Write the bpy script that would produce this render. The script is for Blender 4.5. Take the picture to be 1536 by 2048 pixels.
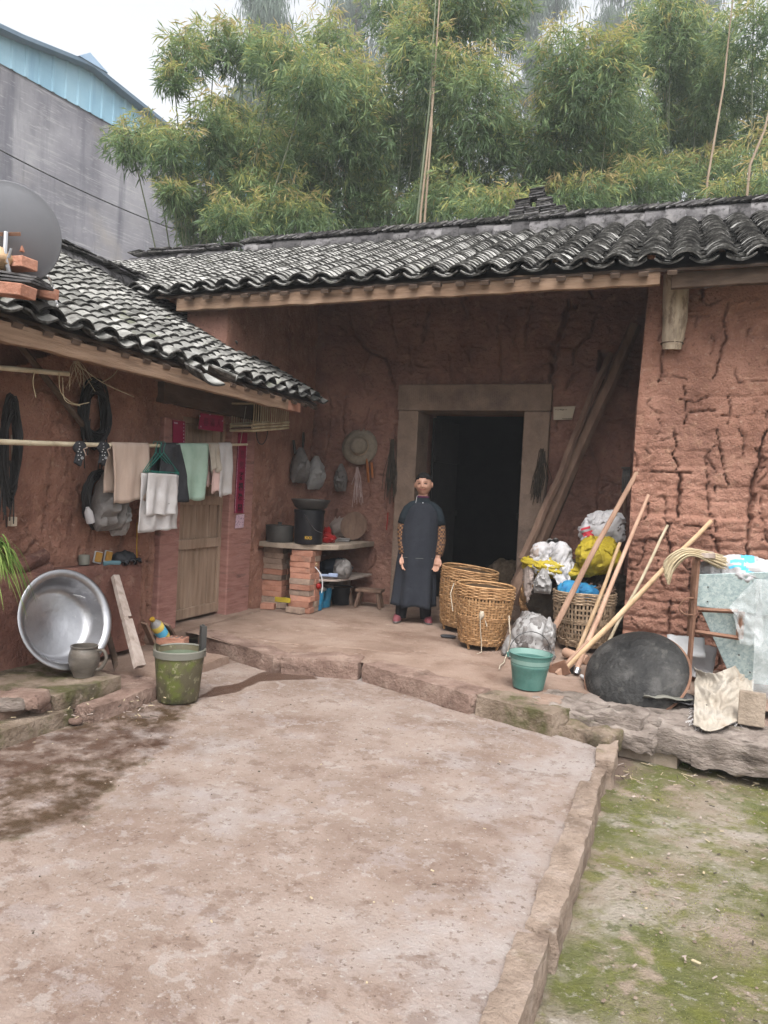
import bpy, math, random
import numpy as np
from mathutils import Vector, Matrix, noise as mnoise
random.seed(7); RNG=np.random.default_rng(11)
R_=math.radians
for o in list(bpy.data.objects): bpy.data.objects.remove(o)
scene=bpy.context.scene; COL=scene.collection
# ---------------------------------------------------------------- camera
FPX=1500.; YAW=R_(20.5); PIT=R_(-1.5); ROLL=.048; CAM=Vector((0,0,1.42))
_f=Vector((-math.sin(YAW)*math.cos(PIT),math.cos(YAW)*math.cos(PIT),math.sin(PIT)))
_r=Vector((math.cos(YAW),math.sin(YAW),0)); _u=_r.cross(_f)
CR=_r*math.cos(ROLL)+_u*math.sin(ROLL); CU=_u*math.cos(ROLL)-_r*math.sin(ROLL)
cd=bpy.data.cameras.new('camera'); cam=bpy.data.objects.new('camera',cd); COL.objects.link(cam)
m=Matrix.Identity(4)
for i in range(3): m[i][0]=CR[i]; m[i][1]=CU[i]; m[i][2]=-_f[i]; m[i][3]=CAM[i]
cam.matrix_world=m
cd.sensor_fit='VERTICAL'; cd.sensor_height=36; cd.sensor_width=27; cd.lens=36*FPX/2048; cd.clip_start=.05; cd.clip_end=2000
scene.camera=cam
# ---------------------------------------------------------------- sky, sun, exposure (overcast)
SUN_EL=R_(58); SUN_AZ=R_(160)          # azimuth clockwise from +Y: behind the camera, a little to the right
w=bpy.data.worlds.new('World'); scene.world=w; w.use_nodes=True
nt=w.node_tree; nt.nodes.clear()
sky=nt.nodes.new('ShaderNodeTexSky'); sky.sky_type='NISHITA'; sky.sun_disc=False
sky.sun_elevation=SUN_EL; sky.sun_rotation=SUN_AZ; sky.air_density=1.0; sky.dust_density=6.0; sky.ozone_density=1.0
hs=nt.nodes.new('ShaderNodeHueSaturation'); hs.inputs['Saturation'].default_value=.14; hs.inputs['Value'].default_value=1.0
bg=nt.nodes.new('ShaderNodeBackground'); bg.inputs['Strength'].default_value=.15
wo=nt.nodes.new('ShaderNodeOutputWorld')
nt.links.new(sky.outputs[0],hs.inputs['Color']); nt.links.new(hs.outputs[0],bg.inputs['Color']); nt.links.new(bg.outputs[0],wo.inputs['Surface'])
sl=bpy.data.lights.new('sun','SUN'); sl.energy=.55; sl.angle=R_(35); sl.color=(1,.97,.93)
so=bpy.data.objects.new('sun',sl); COL.objects.link(so)
sd=Vector((math.sin(SUN_AZ)*math.cos(SUN_EL),math.cos(SUN_AZ)*math.cos(SUN_EL),math.sin(SUN_EL)))
so.rotation_euler=sd.to_track_quat('Z','Y').to_euler(); so.location=(0,-5,12)
scene.view_settings.view_transform='Standard'; scene.view_settings.look='None'
scene.view_settings.exposure=1.46; scene.view_settings.gamma=1; scene.view_settings.use_curve_mapping=False
# ---------------------------------------------------------------- pixel rays -> places on known surfaces
def ray(x,y): return CR*((x-768)/FPX)-CU*((y-1024)/FPX)+_f
def pz(x,y,z): d=ray(x,y); return CAM+d*((z-CAM.z)/d.z)
def pY(x,y,Y): d=ray(x,y); return CAM+d*(Y/d.y)
def pX(x,y,X): d=ray(x,y); return CAM+d*(X/d.x)
def pd(x,y,t): return CAM+ray(x,y)*t
def pP(x,y,o,n): d=ray(x,y); return CAM+d*((o-CAM).dot(n)/d.dot(n))
ZP=.13; YW=8.15; XL=-4.0; YR=6.6
# ---------------------------------------------------------------- vectorised noise
_perm=np.random.default_rng(3).permutation(256); _perm=np.concatenate([_perm,_perm,_perm])
_g=np.random.default_rng(4).normal(size=(256,3)); _g/=np.linalg.norm(_g,axis=1)[:,None]
def pn(x,y,z=0.):
    x,y,z=np.broadcast_arrays(np.asarray(x,float),np.asarray(y,float),np.asarray(z,float))
    xi=np.floor(x).astype(int);yi=np.floor(y).astype(int);zi=np.floor(z).astype(int)
    fx,fy,fz=x-xi,y-yi,z-zi
    s=lambda t:t*t*t*(t*(t*6-15)+10)
    def h(a,b,c,dx,dy,dz):
        g=_g[_perm[_perm[_perm[(xi+a)&255]+((yi+b)&255)]+((zi+c)&255)]]
        return g[...,0]*dx+g[...,1]*dy+g[...,2]*dz
    u,v,ww=s(fx),s(fy),s(fz); L=lambda a,b,t:a+(b-a)*t
    return L(L(L(h(0,0,0,fx,fy,fz),h(1,0,0,fx-1,fy,fz),u),L(h(0,1,0,fx,fy-1,fz),h(1,1,0,fx-1,fy-1,fz),u),v),
             L(L(h(0,0,1,fx,fy,fz-1),h(1,0,1,fx-1,fy,fz-1),u),L(h(0,1,1,fx,fy-1,fz-1),h(1,1,1,fx-1,fy-1,fz-1),u),v),ww)*1.6
def fbm(x,y,z=0.,o=4):
    r=0;a=1.;f=1.
    for i in range(o): r=r+a*pn(x*f+i*17.3,y*f-i*9.1,np.asarray(z)*f+i*5.7); a*=.5; f*=2.03
    return r
def fv(p,s=1.,o=3,seed=0.): # scalar fbm on a Vector
    return float(fbm(p[0]*s+seed,p[1]*s-seed*.7,p[2]*s+seed*.3,o))
# ---------------------------------------------------------------- objects
def tag(o,label=None,cat=None,group=None,kind=None):
    if label:o['label']=label
    if cat:o['category']=cat
    if group:o['group']=group
    if kind:o['kind']=kind
    return o
def thing(name,label,cat,loc,group=None):
    o=bpy.data.objects.new(name,None); o.empty_display_size=.1; COL.objects.link(o); o.location=loc
    return tag(o,label,cat,group)
def adopt(o,parent):
    if parent is not None:
        o.parent=parent
        o.matrix_parent_inverse=Matrix.Translation(-parent.location)
    return o
class MB:
    def __init__(s): s.v=[];s.f=[];s.m=[]
    def add(s,vs,fs,mi=0):
        b=len(s.v); s.v.extend([tuple(p) for p in vs]); s.f.extend([tuple(i+b for i in f) for f in fs]); s.m.extend([mi]*len(fs)); return s
    def box(s,c,size,mat=None,mi=0,tap=1.):
        x,y,z=[k/2 for k in size]; P=[]
        for k,(sx,sy,sz) in enumerate([(-1,-1,-1),(1,-1,-1),(1,1,-1),(-1,1,-1),(-1,-1,1),(1,-1,1),(1,1,1),(-1,1,1)]):
            t=tap if sz>0 else 1
            p=Vector((sx*x*t,sy*y*t,sz*z))
            if mat is not None: p=mat@p
            P.append(p+Vector(c))
        return s.add(P,[(0,3,2,1),(4,5,6,7),(0,1,5,4),(1,2,6,5),(2,3,7,6),(3,0,4,7)],mi)
    def tube(s,pts,r,n=8,mi=0,cap=True,flat=1.,up=None):
        pts=[Vector(p) for p in pts]; N=len(pts)
        rs=r if isinstance(r,(list,tuple)) else [r]*N
        t0=(pts[1]-pts[0]).normalized(); a=Vector(up) if up else (Vector((0,0,1)) if abs(t0.z)<.9 else Vector((1,0,0)))
        x=(a-t0*a.dot(t0)).normalized(); V=[]
        for i,p in enumerate(pts):
            t=(pts[min(i+1,N-1)]-pts[max(i-1,0)])
            t=t.normalized() if t.length>1e-9 else t0
            x=(x-t*x.dot(t)); x=x.normalized() if x.length>1e-9 else t.orthogonal().normalized()
            y=t.cross(x)
            for k in range(n):
                an=2*math.pi*k/n; V.append(p+x*(math.cos(an)*rs[i])+y*(math.sin(an)*rs[i]*flat))
        F=[(i*n+k,i*n+(k+1)%n,(i+1)*n+(k+1)%n,(i+1)*n+k) for i in range(N-1) for k in range(n)]
        if cap: F+= [tuple(range(n-1,-1,-1)),tuple(range((N-1)*n,N*n))]
        return s.add(V,F,mi)
    def rings(s,rings,mi=0,cap0=True,cap1=True):
        n=len(rings[0]); V=[p for r in rings for p in r]
        F=[(i*n+k,i*n+(k+1)%n,(i+1)*n+(k+1)%n,(i+1)*n+k) for i in range(len(rings)-1) for k in range(n)]
        if cap0: F.append(tuple(range(n-1,-1,-1)))
        if cap1: F.append(tuple(range((len(rings)-1)*n,len(rings)*n)))
        return s.add(V,F,mi)
    def lathe(s,prof,n,c,M=None,mi=0,cap0=False,cap1=False,fn=None):
        M=M or Matrix.Identity(3); c=Vector(c); RR=[]
        for j,(r,z) in enumerate(prof):
            q=[]
            for k in range(n):
                a=2*math.pi*k/n; p=Vector((r*math.cos(a),r*math.sin(a),z))
                if fn: p=fn(p,a,j)
                q.append(M@p+c)
            RR.append(q)
        return s.rings(RR,mi,cap0,cap1)
    def grid(s,fn,nu,nv,mi=0,skip=None):
        V=[fn(i/nu,j/nv) for j in range(nv+1) for i in range(nu+1)]
        F=[(j*(nu+1)+i,j*(nu+1)+i+1,(j+1)*(nu+1)+i+1,(j+1)*(nu+1)+i) for j in range(nv) for i in range(nu) if not(skip and skip((i+.5)/nu,(j+.5)/nv))]
        return s.add(V,F,mi)
    def rock(s,c,size,M=None,seed=0,amp=.02,sc=4,n=6,mi=0,rnd=.25):
        # a stone: subdivided box, corners eased, surface broken by noise
        c=Vector(c); M=M or Matrix.Identity(3); hx,hy,hz=[k/2 for k in size]
        idx={};V=[];F=[]
        mx=max(size); nn=[max(2,int(round(n*k/mx+1))) for k in size]
        def vert(i,j,k):
            key=(i,j,k)
            if key in idx: return idx[key]
            q=Vector((i/nn[0]*2-1,j/nn[1]*2-1,k/nn[2]*2-1))
            e=Vector((q.x*math.sqrt(max(0,1-q.y*q.y/2-q.z*q.z/2+q.y*q.y*q.z*q.z/3)),q.y*math.sqrt(max(0,1-q.z*q.z/2-q.x*q.x/2+q.z*q.z*q.x*q.x/3)),q.z*math.sqrt(max(0,1-q.x*q.x/2-q.y*q.y/2+q.x*q.x*q.y*q.y/3))))
            q=q.lerp(e,rnd); p=Vector((q.x*hx,q.y*hy,q.z*hz))
            w=M@p+c
            d=fv(w,sc,3,seed); d2=fv(w,sc*2.7,2,seed+5)
            nrm=Vector((q.x/hx,q.y/hy,q.z/hz)).normalized()
            p=p+nrm*(d*amp+d2*amp*.4)
            idx[key]=len(V); V.append(M@p+c); return idx[key]
        for ax in range(3):
            a,b=[t for t in range(3) if t!=ax]
            for side in (0,nn[ax]):
                for i in range(nn[a]):
                    for j in range(nn[b]):
                        def g(ii,jj):
                            k=[0,0,0];k[ax]=side;k[a]=ii;k[b]=jj; return vert(*k)
                        q=(g(i,j),g(i+1,j),g(i+1,j+1),g(i,j+1))
                        flip=(side==0)!=(ax==1)
                        F.append(q[::-1] if flip else q)
        return s.add(V,F,mi)
    def lump(s,c,rad,seed=0,amp=.2,sc=3.,n=20,mi=0,M=None,ridge=True,flatb=None,crease=1.):
        # crumpled bag or bundle: a slack low-frequency body with sharp creases
        c=np.array(tuple(c));M=np.array(M or Matrix.Identity(3)); th,a=np.meshgrid(np.linspace(0,math.pi,n+1),np.arange(2*n)*math.pi/n,indexing='ij')
        d=np.stack([np.sin(th)*np.cos(a),np.sin(th)*np.sin(a),-np.cos(th)],-1); x,y,z=d[...,0],d[...,1],d[...,2]; q=seed*3.17
        lo=pn(x*1.1+q,y*1.1-q,z*1.1)+.5*pn(x*2.1-q,y*2.1,z*2.1+q); wx,wy,wz=[.55*pn(x*1.6+q+k*9,y*1.6,z*1.6) for k in range(3)]
        rg=lambda f,o:1-2.2*np.abs(pn((x+wx)*f+q+o,(y+wy)*f-o,(z+wz)*f*.7))
        r=1+amp*(.75*lo+crease*(.42*rg(1.5,1)+.34*rg(3.1,5)+.20*rg(6.3,8)))
        P=(d*np.array(rad)*r[...,None])@M.T+c
        if flatb is not None: P[...,2]=np.where(P[...,2]<flatb,flatb+(P[...,2]-flatb)*.06,P[...,2])
        return s.rings([[tuple(v) for v in row] for row in P],mi,False,False)
    def hangbag(s,c,out,w_,h,t,seed,n=22):
        # carrier bag on a nail: narrow handles, creases fanning down to two lower corners
        c=Vector(c);out=Vector(out).normalized();sd=Vector((0,0,1)).cross(out).normalized(); R=[]
        for j in range(n+1):
            v=j/n; wd=w_*(.16+.84*min(1,(v/.55))**.8)*(1-.10*max(0,v-.85)/.15); tk=t*(.25+1.0*math.sin(math.pi*min(1,v*.95)))
            if v>.9: tk*=max(.25,1-(v-.9)*7)
            row=[]
            for k in range(28):
                a=2*math.pi*k/28; cx=math.copysign(abs(math.cos(a))**.75,math.cos(a)); cr=.22*float(pn(a*2.2+seed,v*1.3+seed))+.30*(1-2.4*abs(float(pn(a*2.6+seed*2,v*3.2))))+.16*(1-2.4*abs(float(pn(a*5+seed*3,v*6.)))) 
                row.append(c+sd*(cx*wd*.5*(1+.10*float(pn(seed,v*3))))+out*(t*.5+math.sin(a)*tk*.5*(1+cr*2))-Vector((0,0,h*v*(1+.05*float(pn(k*.4,seed))))))
            R.append(row)
        return s.rings(R)
    def build(s,name,mats,parent=None,smooth=False,bevel=0,solid=0,sub=0,attrs=None):
        me=bpy.data.meshes.new(name); me.from_pydata(s.v,[],s.f)
        mats=mats if isinstance(mats,(list,tuple)) else [mats]
        for mm in mats: me.materials.append(MT[mm] if isinstance(mm,str) else mm)
        if len(mats)>1: me.polygons.foreach_set('material_index',s.m)
        if smooth:
            me.polygons.foreach_set('use_smooth',[True]*len(me.polygons))
            if smooth!=2:
                try: me.set_sharp_from_angle(angle=R_(42))
                except Exception: pass
        if attrs:
            for k,vals in attrs.items():
                a=me.attributes.new(k,'FLOAT','POINT'); a.data.foreach_set('value',np.asarray(vals,np.float32))
        me.update()
        o=bpy.data.objects.new(name,me); COL.objects.link(o); adopt(o,parent)
        if solid: q=o.modifiers.new('thick','SOLIDIFY'); q.thickness=solid; q.offset=0
        if bevel: q=o.modifiers.new('edge','BEVEL'); q.width=bevel; q.segments=2; q.limit_method='ANGLE'
        if sub: q=o.modifiers.new('sub','SUBSURF'); q.levels=sub; q.render_levels=sub
        return o
def solo(name,mb,mats,label,cat,group=None,**k):
    return tag(mb.build(name,mats,None,**k),label,cat,group)
def struct(name,mb,mats,parent=None,**k):
    o=mb.build(name,mats,parent,**k)
    if parent is None: o['kind']='structure'
    return o
def rotm(ex,ey=None,ez=None):
    m=Matrix.Identity(3)
    for i in range(3): m[i][0]=ex[i];m[i][1]=ey[i];m[i][2]=ez[i]
    return m
def frame_z(z,x=(1,0,0)):
    z=Vector(z).normalized(); x=Vector(x); x=(x-z*x.dot(z)).normalized(); return rotm(x,z.cross(x),z)
def RZ(a): return Matrix.Rotation(a,3,'Z')
def sag(a,b,d,n=10): # hanging line
    a=Vector(a);b=Vector(b); return [a.lerp(b,t/n)-Vector((0,0,1))*d*4*(t/n)*(1-t/n) for t in range(n+1)]
def curve(pts,n=6): # Catmull-Rom through points
    P=[Vector(p) for p in pts]; P=[P[0]*2-P[1]]+P+[P[-1]*2-P[-2]]; o=[]
    for i in range(1,len(P)-2):
        for k in range(n):
            t=k/n; a,b,c,d=P[i-1:i+3]
            o.append(.5*((2*b)+(c-a)*t+(2*a-5*b+4*c-d)*t*t+(3*b-a-3*c+d)*t**3))
    o.append(P[-2]); return o
# ---------------------------------------------------------------- materials
MT={}
# colour scales: open shade is put into the whites, corner shade into hat and slab
DIM={'concrete':.86,'porch':.95,'render_wall':1.15,'earth':1.36,'earth_shaded':1.38,'ridge_tile':.72,'tile_moss':.84,'culm_dry':.7,'teal_paint':.62,'teal_inside':.7,'cloth_blue':.75,'sack_yellow':.72,'red_paper':.5,'towel_mint':.9,'towel_beige':.95,'cloth_white':.82,'cloth_cream':.62,'bag_white':.7,'bag_clear':.72,'bag_pinkish':.75,'bag_dim':.7,'paper_white':.7,'galvanised':.78,'cast_iron':.68,'dish_grey':.62,'cable_black':.6,'beam_dark':.8,'olive_plastic':.8,'grey_plastic':.7,'jug_clay':.75,'apron_navy':.75,'twine':.8,'straw_hat':.62,'slab':.8,'pink_paper':.7,'gold_print':.7,'brick':.85,'pale_wood':.82,'handle_wood':.85,'boot_blue':.8,'red_plastic':.6,'orange_rubber':.7,'old_plank':.85,'film':.9,'plinth':.85,'dark_pot':.7,'black_plastic':.7,'wicker':1.0,'straw':.9,'tile_top':1.3,'aluminium':.72,'moss_ground':.95,'green_plastic':.7}
def mat(name,cols,scale=4.,detail=6,rough=.85,bump=.3,bscale=30.,stretch=(1,1,1),metal=0,spots=(),rand=0,alpha=1,trans=0,spec=.3,attr=None,dist=.0,coat=0,bdetail=6):
    """cols: list of colours along a noise ramp; spots: (colour, scale, lo, hi, strength[, stretch]); attr: (attribute, colour, roughness, lo, hi)"""
    k_=DIM.get(name,1.); cols=[tuple(v*k_ for v in c) for c in cols]; spots=[(tuple(v*k_ for v in sp[0]),)+tuple(sp[1:]) for sp in spots]
    M=bpy.data.materials.new(name); M.use_nodes=True; t=M.node_tree; N=t.nodes; L=t.links; b=N['Principled BSDF']
    tc=N.new('ShaderNodeTexCoord'); mp=N.new('ShaderNodeMapping'); mp.inputs['Scale'].default_value=stretch
    L.new(tc.outputs['Object'],mp.inputs['Vector'])
    vec=mp.outputs[0]
    if rand:
        oi=N.new('ShaderNodeObjectInfo'); va=N.new('ShaderNodeVectorMath'); va.operation='ADD'
        ml=N.new('ShaderNodeMath'); ml.operation='MULTIPLY'; ml.inputs[1].default_value=37.
        L.new(oi.outputs['Random'],ml.inputs[0]); L.new(vec,va.inputs[0]); L.new(ml.outputs[0],va.inputs[1]); vec=va.outputs[0]
    nz=N.new('ShaderNodeTexNoise'); nz.inputs['Scale'].default_value=scale; nz.inputs['Detail'].default_value=detail; nz.inputs['Distortion'].default_value=dist; nz.inputs['Roughness'].default_value=.6
    L.new(vec,nz.inputs['Vector'])
    rp=N.new('ShaderNodeValToRGB'); e=rp.color_ramp.elements
    n=len(cols)
    for i,c in enumerate(cols):
        pos=.3+.4*i/max(1,n-1)
        if i<2: el=e[i]; el.position=pos
        else: el=e.new(pos)
        el.color=(*c,1)
    if n==1: e[1].color=(*cols[0],1)
    L.new(nz.outputs['Fac'],rp.inputs[0]); col=rp.outputs[0]
    for sp in spots:
        c,sc,lo,hi,st=sp[:5]
        z=N.new('ShaderNodeTexNoise'); z.inputs['Scale'].default_value=sc; z.inputs['Detail'].default_value=7; z.inputs['Roughness'].default_value=.62
        if len(sp)>5:
            m2=N.new('ShaderNodeMapping'); m2.inputs['Scale'].default_value=sp[5]; m2.inputs['Location'].default_value=(3.1*sc,1.7,.9); L.new(tc.outputs['Object'],m2.inputs['Vector']); L.new(m2.outputs[0],z.inputs['Vector'])
        else:
            m2=N.new('ShaderNodeMapping'); m2.inputs['Location'].default_value=(3.1*sc,1.7,.9); L.new(vec,m2.inputs['Vector']); L.new(m2.outputs[0],z.inputs['Vector'])
        mr=N.new('ShaderNodeMapRange'); mr.inputs[1].default_value=lo; mr.inputs[2].default_value=hi; mr.inputs[4].default_value=st
        L.new(z.outputs['Fac'],mr.inputs[0])
        mx=N.new('ShaderNodeMix'); mx.data_type='RGBA'; L.new(mr.outputs[0],mx.inputs[0]); L.new(col,mx.inputs[6]); mx.inputs[7].default_value=(*c,1); col=mx.outputs[2]
    if rand:
        r2=N.new('ShaderNodeMapRange'); r2.inputs[3].default_value=1-rand; r2.inputs[4].default_value=1+rand; L.new(oi.outputs['Random'],r2.inputs[0])
        h=N.new('ShaderNodeHueSaturation'); L.new(r2.outputs[0],h.inputs['Value']); L.new(col,h.inputs['Color']); col=h.outputs[0]
    rgh=None
    for at in ([attr] if attr and isinstance(attr[0],str) else (attr or [])):
        an,c,rr,lo,hi=at
        A=N.new('ShaderNodeAttribute'); A.attribute_name=an
        z=N.new('ShaderNodeTexNoise'); z.inputs['Scale'].default_value=7; z.inputs['Detail'].default_value=9; z.inputs['Roughness'].default_value=.68; L.new(tc.outputs['Object'],z.inputs['Vector'])
        ad=N.new('ShaderNodeMath'); ad.operation='ADD'; L.new(A.outputs['Fac'],ad.inputs[0]); L.new(z.outputs['Fac'],ad.inputs[1])
        mr=N.new('ShaderNodeMapRange'); mr.inputs[1].default_value=lo; mr.inputs[2].default_value=hi; L.new(ad.outputs[0],mr.inputs[0])
        mx=N.new('ShaderNodeMix'); mx.data_type='RGBA'; L.new(mr.outputs[0],mx.inputs[0]); L.new(col,mx.inputs[6])
        if len(c)==4:  # multiply
            mx.blend_type='MULTIPLY'
        mx.inputs[7].default_value=(*c[:3],1); col=mx.outputs[2]
        q=N.new('ShaderNodeMapRange'); L.new(mr.outputs[0],q.inputs[0]); q.inputs[3].default_value=rough; q.inputs[4].default_value=rr
        if rr!=rough: rgh=q.outputs[0]
    L.new(col,b.inputs['Base Color'])
    b.inputs['Roughness'].default_value=rough
    if rgh is not None: L.new(rgh,b.inputs['Roughness'])
    b.inputs['Metallic'].default_value=metal; b.inputs['Specular IOR Level'].default_value=spec
    b.inputs['Alpha'].default_value=alpha; b.inputs['Coat Weight'].default_value=coat
    if bump:
        z=N.new('ShaderNodeTexNoise'); z.inputs['Scale'].default_value=bscale; z.inputs['Detail'].default_value=bdetail; z.inputs['Roughness'].default_value=.65; L.new(vec,z.inputs['Vector'])
        bp=N.new('ShaderNodeBump'); bp.inputs['Strength'].default_value=bump; bp.inputs['Distance'].default_value=.03
        L.new(z.outputs['Fac'],bp.inputs['Height']); L.new(bp.outputs[0],b.inputs['Normal'])
    if trans:
        tr=N.new('ShaderNodeBsdfTranslucent'); L.new(col,tr.inputs['Color']); mx=N.new('ShaderNodeMixShader'); mx.inputs[0].default_value=trans
        out=N['Material Output']; L.new(b.outputs[0],mx.inputs[1]); L.new(tr.outputs[0],mx.inputs[2]); L.new(mx.outputs[0],out.inputs['Surface'])
    MT[name]=M; return M
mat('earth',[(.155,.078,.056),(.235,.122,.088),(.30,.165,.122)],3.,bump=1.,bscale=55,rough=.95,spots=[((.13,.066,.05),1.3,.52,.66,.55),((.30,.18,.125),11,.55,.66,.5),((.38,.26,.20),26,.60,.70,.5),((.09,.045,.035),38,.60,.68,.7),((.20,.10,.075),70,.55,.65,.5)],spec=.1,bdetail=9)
mat('earth_shaded',[(.125,.066,.052),(.18,.097,.075),(.235,.13,.098)],2.4,bump=.9,bscale=50,rough=.95,spots=[((.10,.055,.045),1.1,.5,.66,.6),((.25,.145,.105),9,.57,.68,.5),((.075,.04,.032),34,.60,.68,.7),((.27,.17,.13),60,.60,.68,.4)],spec=.1,bdetail=9)  # same earth as the lit wall, porch shade put into the colour
mat('plinth',[(.15,.07,.054),(.22,.108,.084),(.29,.155,.12)],2.2,bump=.8,bscale=46,rough=.95,spots=[((.085,.046,.04),1.6,.50,.66,.75),((.30,.19,.145),9,.57,.66,.5),((.09,.048,.038),30,.6,.67,.6)],spec=.08,bdetail=9)
mat('red_stone',[(.22,.105,.085),(.29,.15,.125),(.33,.18,.15)],5,bump=.5,bscale=20,stretch=(1,1,5),rough=.9,spots=[((.07,.06,.05),2.4,.58,.7,.7)],spec=.15)
mat('door_stone',[(.17,.12,.092),(.235,.17,.13),(.28,.205,.16)],5,bump=.6,bscale=45,rough=.92,spots=[((.11,.08,.07),2.2,.55,.7,.6),((.33,.26,.2),30,.62,.72,.35)],spec=.12)
mat('concrete',[(.20,.145,.115),(.275,.21,.175),(.34,.28,.245)],1.6,detail=10,bump=.5,bscale=70,rough=.9,
    spots=[((.175,.115,.088),2.2,.49,.64,.65),((.35,.315,.30),1.7,.55,.66,.6),((.31,.265,.25),5,.56,.62,.5),((.155,.10,.076),7,.57,.63,.55),((.36,.32,.295),13,.59,.63,.5),((.145,.094,.07),20,.60,.64,.55),((.33,.29,.265),36,.58,.63,.45),((.10,.064,.048),44,.62,.65,.65),((.42,.39,.365),58,.63,.66,.6)],
    attr=[('moss',(.13,.12,.055),.9,.95,1.25),('wet',(.34,.26,.22,1),.42,.9,1.12)],spec=.25,bdetail=10)
mat('porch',[(.185,.125,.095),(.255,.18,.14),(.31,.23,.185)],2.2,detail=9,bump=.5,bscale=55,rough=.9,spots=[((.16,.098,.072),3.0,.52,.66,.65),((.37,.295,.25),12,.60,.70,.5),((.11,.07,.05),34,.62,.70,.6),((.36,.29,.245),70,.62,.68,.45)],attr=[('wet',(.5,.4,.36,1),.6,.9,1.1)],spec=.15,bdetail=9)
mat('edge_stone',[(.155,.10,.08),(.235,.16,.13),(.32,.235,.19)],6,bump=1.,bscale=34,rough=.93,spots=[((.10,.065,.05),4,.52,.66,.7),((.38,.30,.25),9,.60,.72,.5),((.07,.045,.035),26,.6,.68,.6)],spec=.1,bdetail=9)
mat('mossy_stone',[(.14,.105,.075),(.215,.165,.125),(.29,.23,.18)],6,bump=1.,bscale=34,rough=.93,spots=[((.075,.078,.028),5,.48,.62,.8),((.06,.048,.035),3,.56,.66,.7),((.34,.29,.24),18,.62,.7,.5)],spec=.1,bdetail=9)
mat('grey_rock',[(.14,.115,.097),(.235,.195,.17),(.33,.285,.25)],5,bump=1.,bscale=26,stretch=(1,1.3,2.4),rough=.93,spots=[((.075,.06,.05),4,.54,.66,.8),((.08,.088,.03),3,.60,.70,.6),((.40,.35,.31),20,.6,.7,.5)],spec=.1,bdetail=9)
mat('kerb_stone',[(.19,.14,.11),(.28,.215,.17),(.35,.28,.235)],6,bump=.9,bscale=40,rough=.92,spots=[((.12,.085,.065),4,.54,.68,.7),((.13,.12,.055),2.2,.60,.70,.6),((.40,.345,.30),14,.60,.70,.5),((.08,.055,.04),40,.62,.7,.6)],spec=.1,bdetail=9)
mat('moss_ground',[(.16,.125,.085),(.265,.215,.16),(.36,.31,.26)],2.6,detail=10,bump=.9,bscale=60,rough=.95,
    spots=[((.10,.115,.03),1.5,.44,.57,.85),((.36,.315,.27),2.2,.53,.64,.8),((.145,.15,.04),7,.50,.62,.75),((.37,.28,.24),5,.57,.66,.7),((.07,.08,.025),16,.56,.66,.6),((.40,.37,.32),28,.60,.68,.6),((.09,.07,.05),60,.62,.68,.6),((.42,.39,.34),90,.63,.68,.5)],attr=[('dirt',(.15,.11,.088),.95,.95,1.25)],spec=.1,bdetail=10)
mat('soil',[(.10,.085,.055),(.16,.14,.085)],.6,bump=.3,bscale=5,rough=1)
mat('tile_top',[(.115,.112,.105),(.20,.196,.185),(.29,.283,.27)],9,detail=6,bump=.3,bscale=60,rough=.95,rand=.3,spots=[((.05,.05,.045),6,.53,.66,.8),((.36,.35,.335),5,.60,.70,.6),((.10,.105,.05),3,.64,.74,.5)],spec=.04)
mat('tile_moss',[(.13,.128,.12),(.225,.22,.205),(.33,.325,.305)],9,detail=6,bump=.3,bscale=60,rough=.95,rand=.3,spots=[((.045,.046,.04),6,.53,.64,.8),((.41,.40,.38),5,.58,.68,.6),((.12,.135,.05),4,.60,.72,.6)],spec=.04)
mat('tile_edge',[(.02,.02,.019),(.05,.048,.045),(.17,.165,.155)],16,bump=.4,bscale=60,rough=1,rand=.5,spec=.02)
mat('ridge_tile',[(.10,.095,.098),(.17,.162,.165),(.25,.24,.238)],6,bump=.3,bscale=50,rough=.95,rand=.5,spots=[((.045,.042,.042),12,.48,.62,.9),((.22,.215,.21),25,.58,.66,.5)],spec=.04)
mat('room_shade',[(.012,.011,.011),(.02,.018,.017)],5,bump=.2,rough=.95)  # near-black colour carries the darkness of the unlit room and door leaves
mat('added_deck',[(.05,.035,.028),(.08,.058,.045)],5,bump=.2,rough=.95)
mat('beam_wood',[(.17,.108,.073),(.245,.163,.112),(.30,.21,.15)],3,bump=.5,bscale=20,stretch=(.5,.5,6),rough=.9,spots=[((.11,.072,.05),3,.54,.68,.7),((.09,.06,.042),14,.6,.7,.6)],spec=.1)
mat('beam_dark',[(.07,.045,.033),(.11,.075,.055),(.16,.11,.08)],4,bump=.4,bscale=16,stretch=(1,1,3),rough=.9)
mat('log_bark',[(.19,.15,.11),(.36,.29,.215),(.47,.39,.29)],6,detail=8,bump=.6,bscale=26,stretch=(2.5,2.5,.6),rough=.9,spots=[((.14,.10,.07),11,.52,.60,.7,(1,1,.5))])
mat('timber',[(.115,.07,.05),(.17,.108,.078),(.22,.145,.105)],5,bump=.5,bscale=20,stretch=(2,2,.5),rough=.9,spots=[((.09,.055,.04),3,.54,.66,.6)])
mat('door_wood',[(.17,.115,.078),(.245,.17,.12),(.31,.225,.165)],5,bump=.35,bscale=18,stretch=(3,3,.35),rough=.85,spots=[((.12,.08,.058),2,.54,.7,.6),((.36,.28,.215),4,.6,.72,.5,(2,2,.4))])
mat('old_plank',[(.28,.22,.185),(.38,.31,.27),(.46,.39,.345)],6,bump=.4,bscale=20,stretch=(3,3,.5),rough=.9,spots=[((.20,.15,.12),5,.58,.68,.6,(3,3,.4))])
mat('handle_wood',[(.30,.18,.125),(.40,.25,.175),(.46,.31,.22)],7,bump=.2,bscale=30,stretch=(1,1,.3),rough=.7,rand=.12,spots=[((.22,.13,.09),6,.56,.68,.6)])
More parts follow.
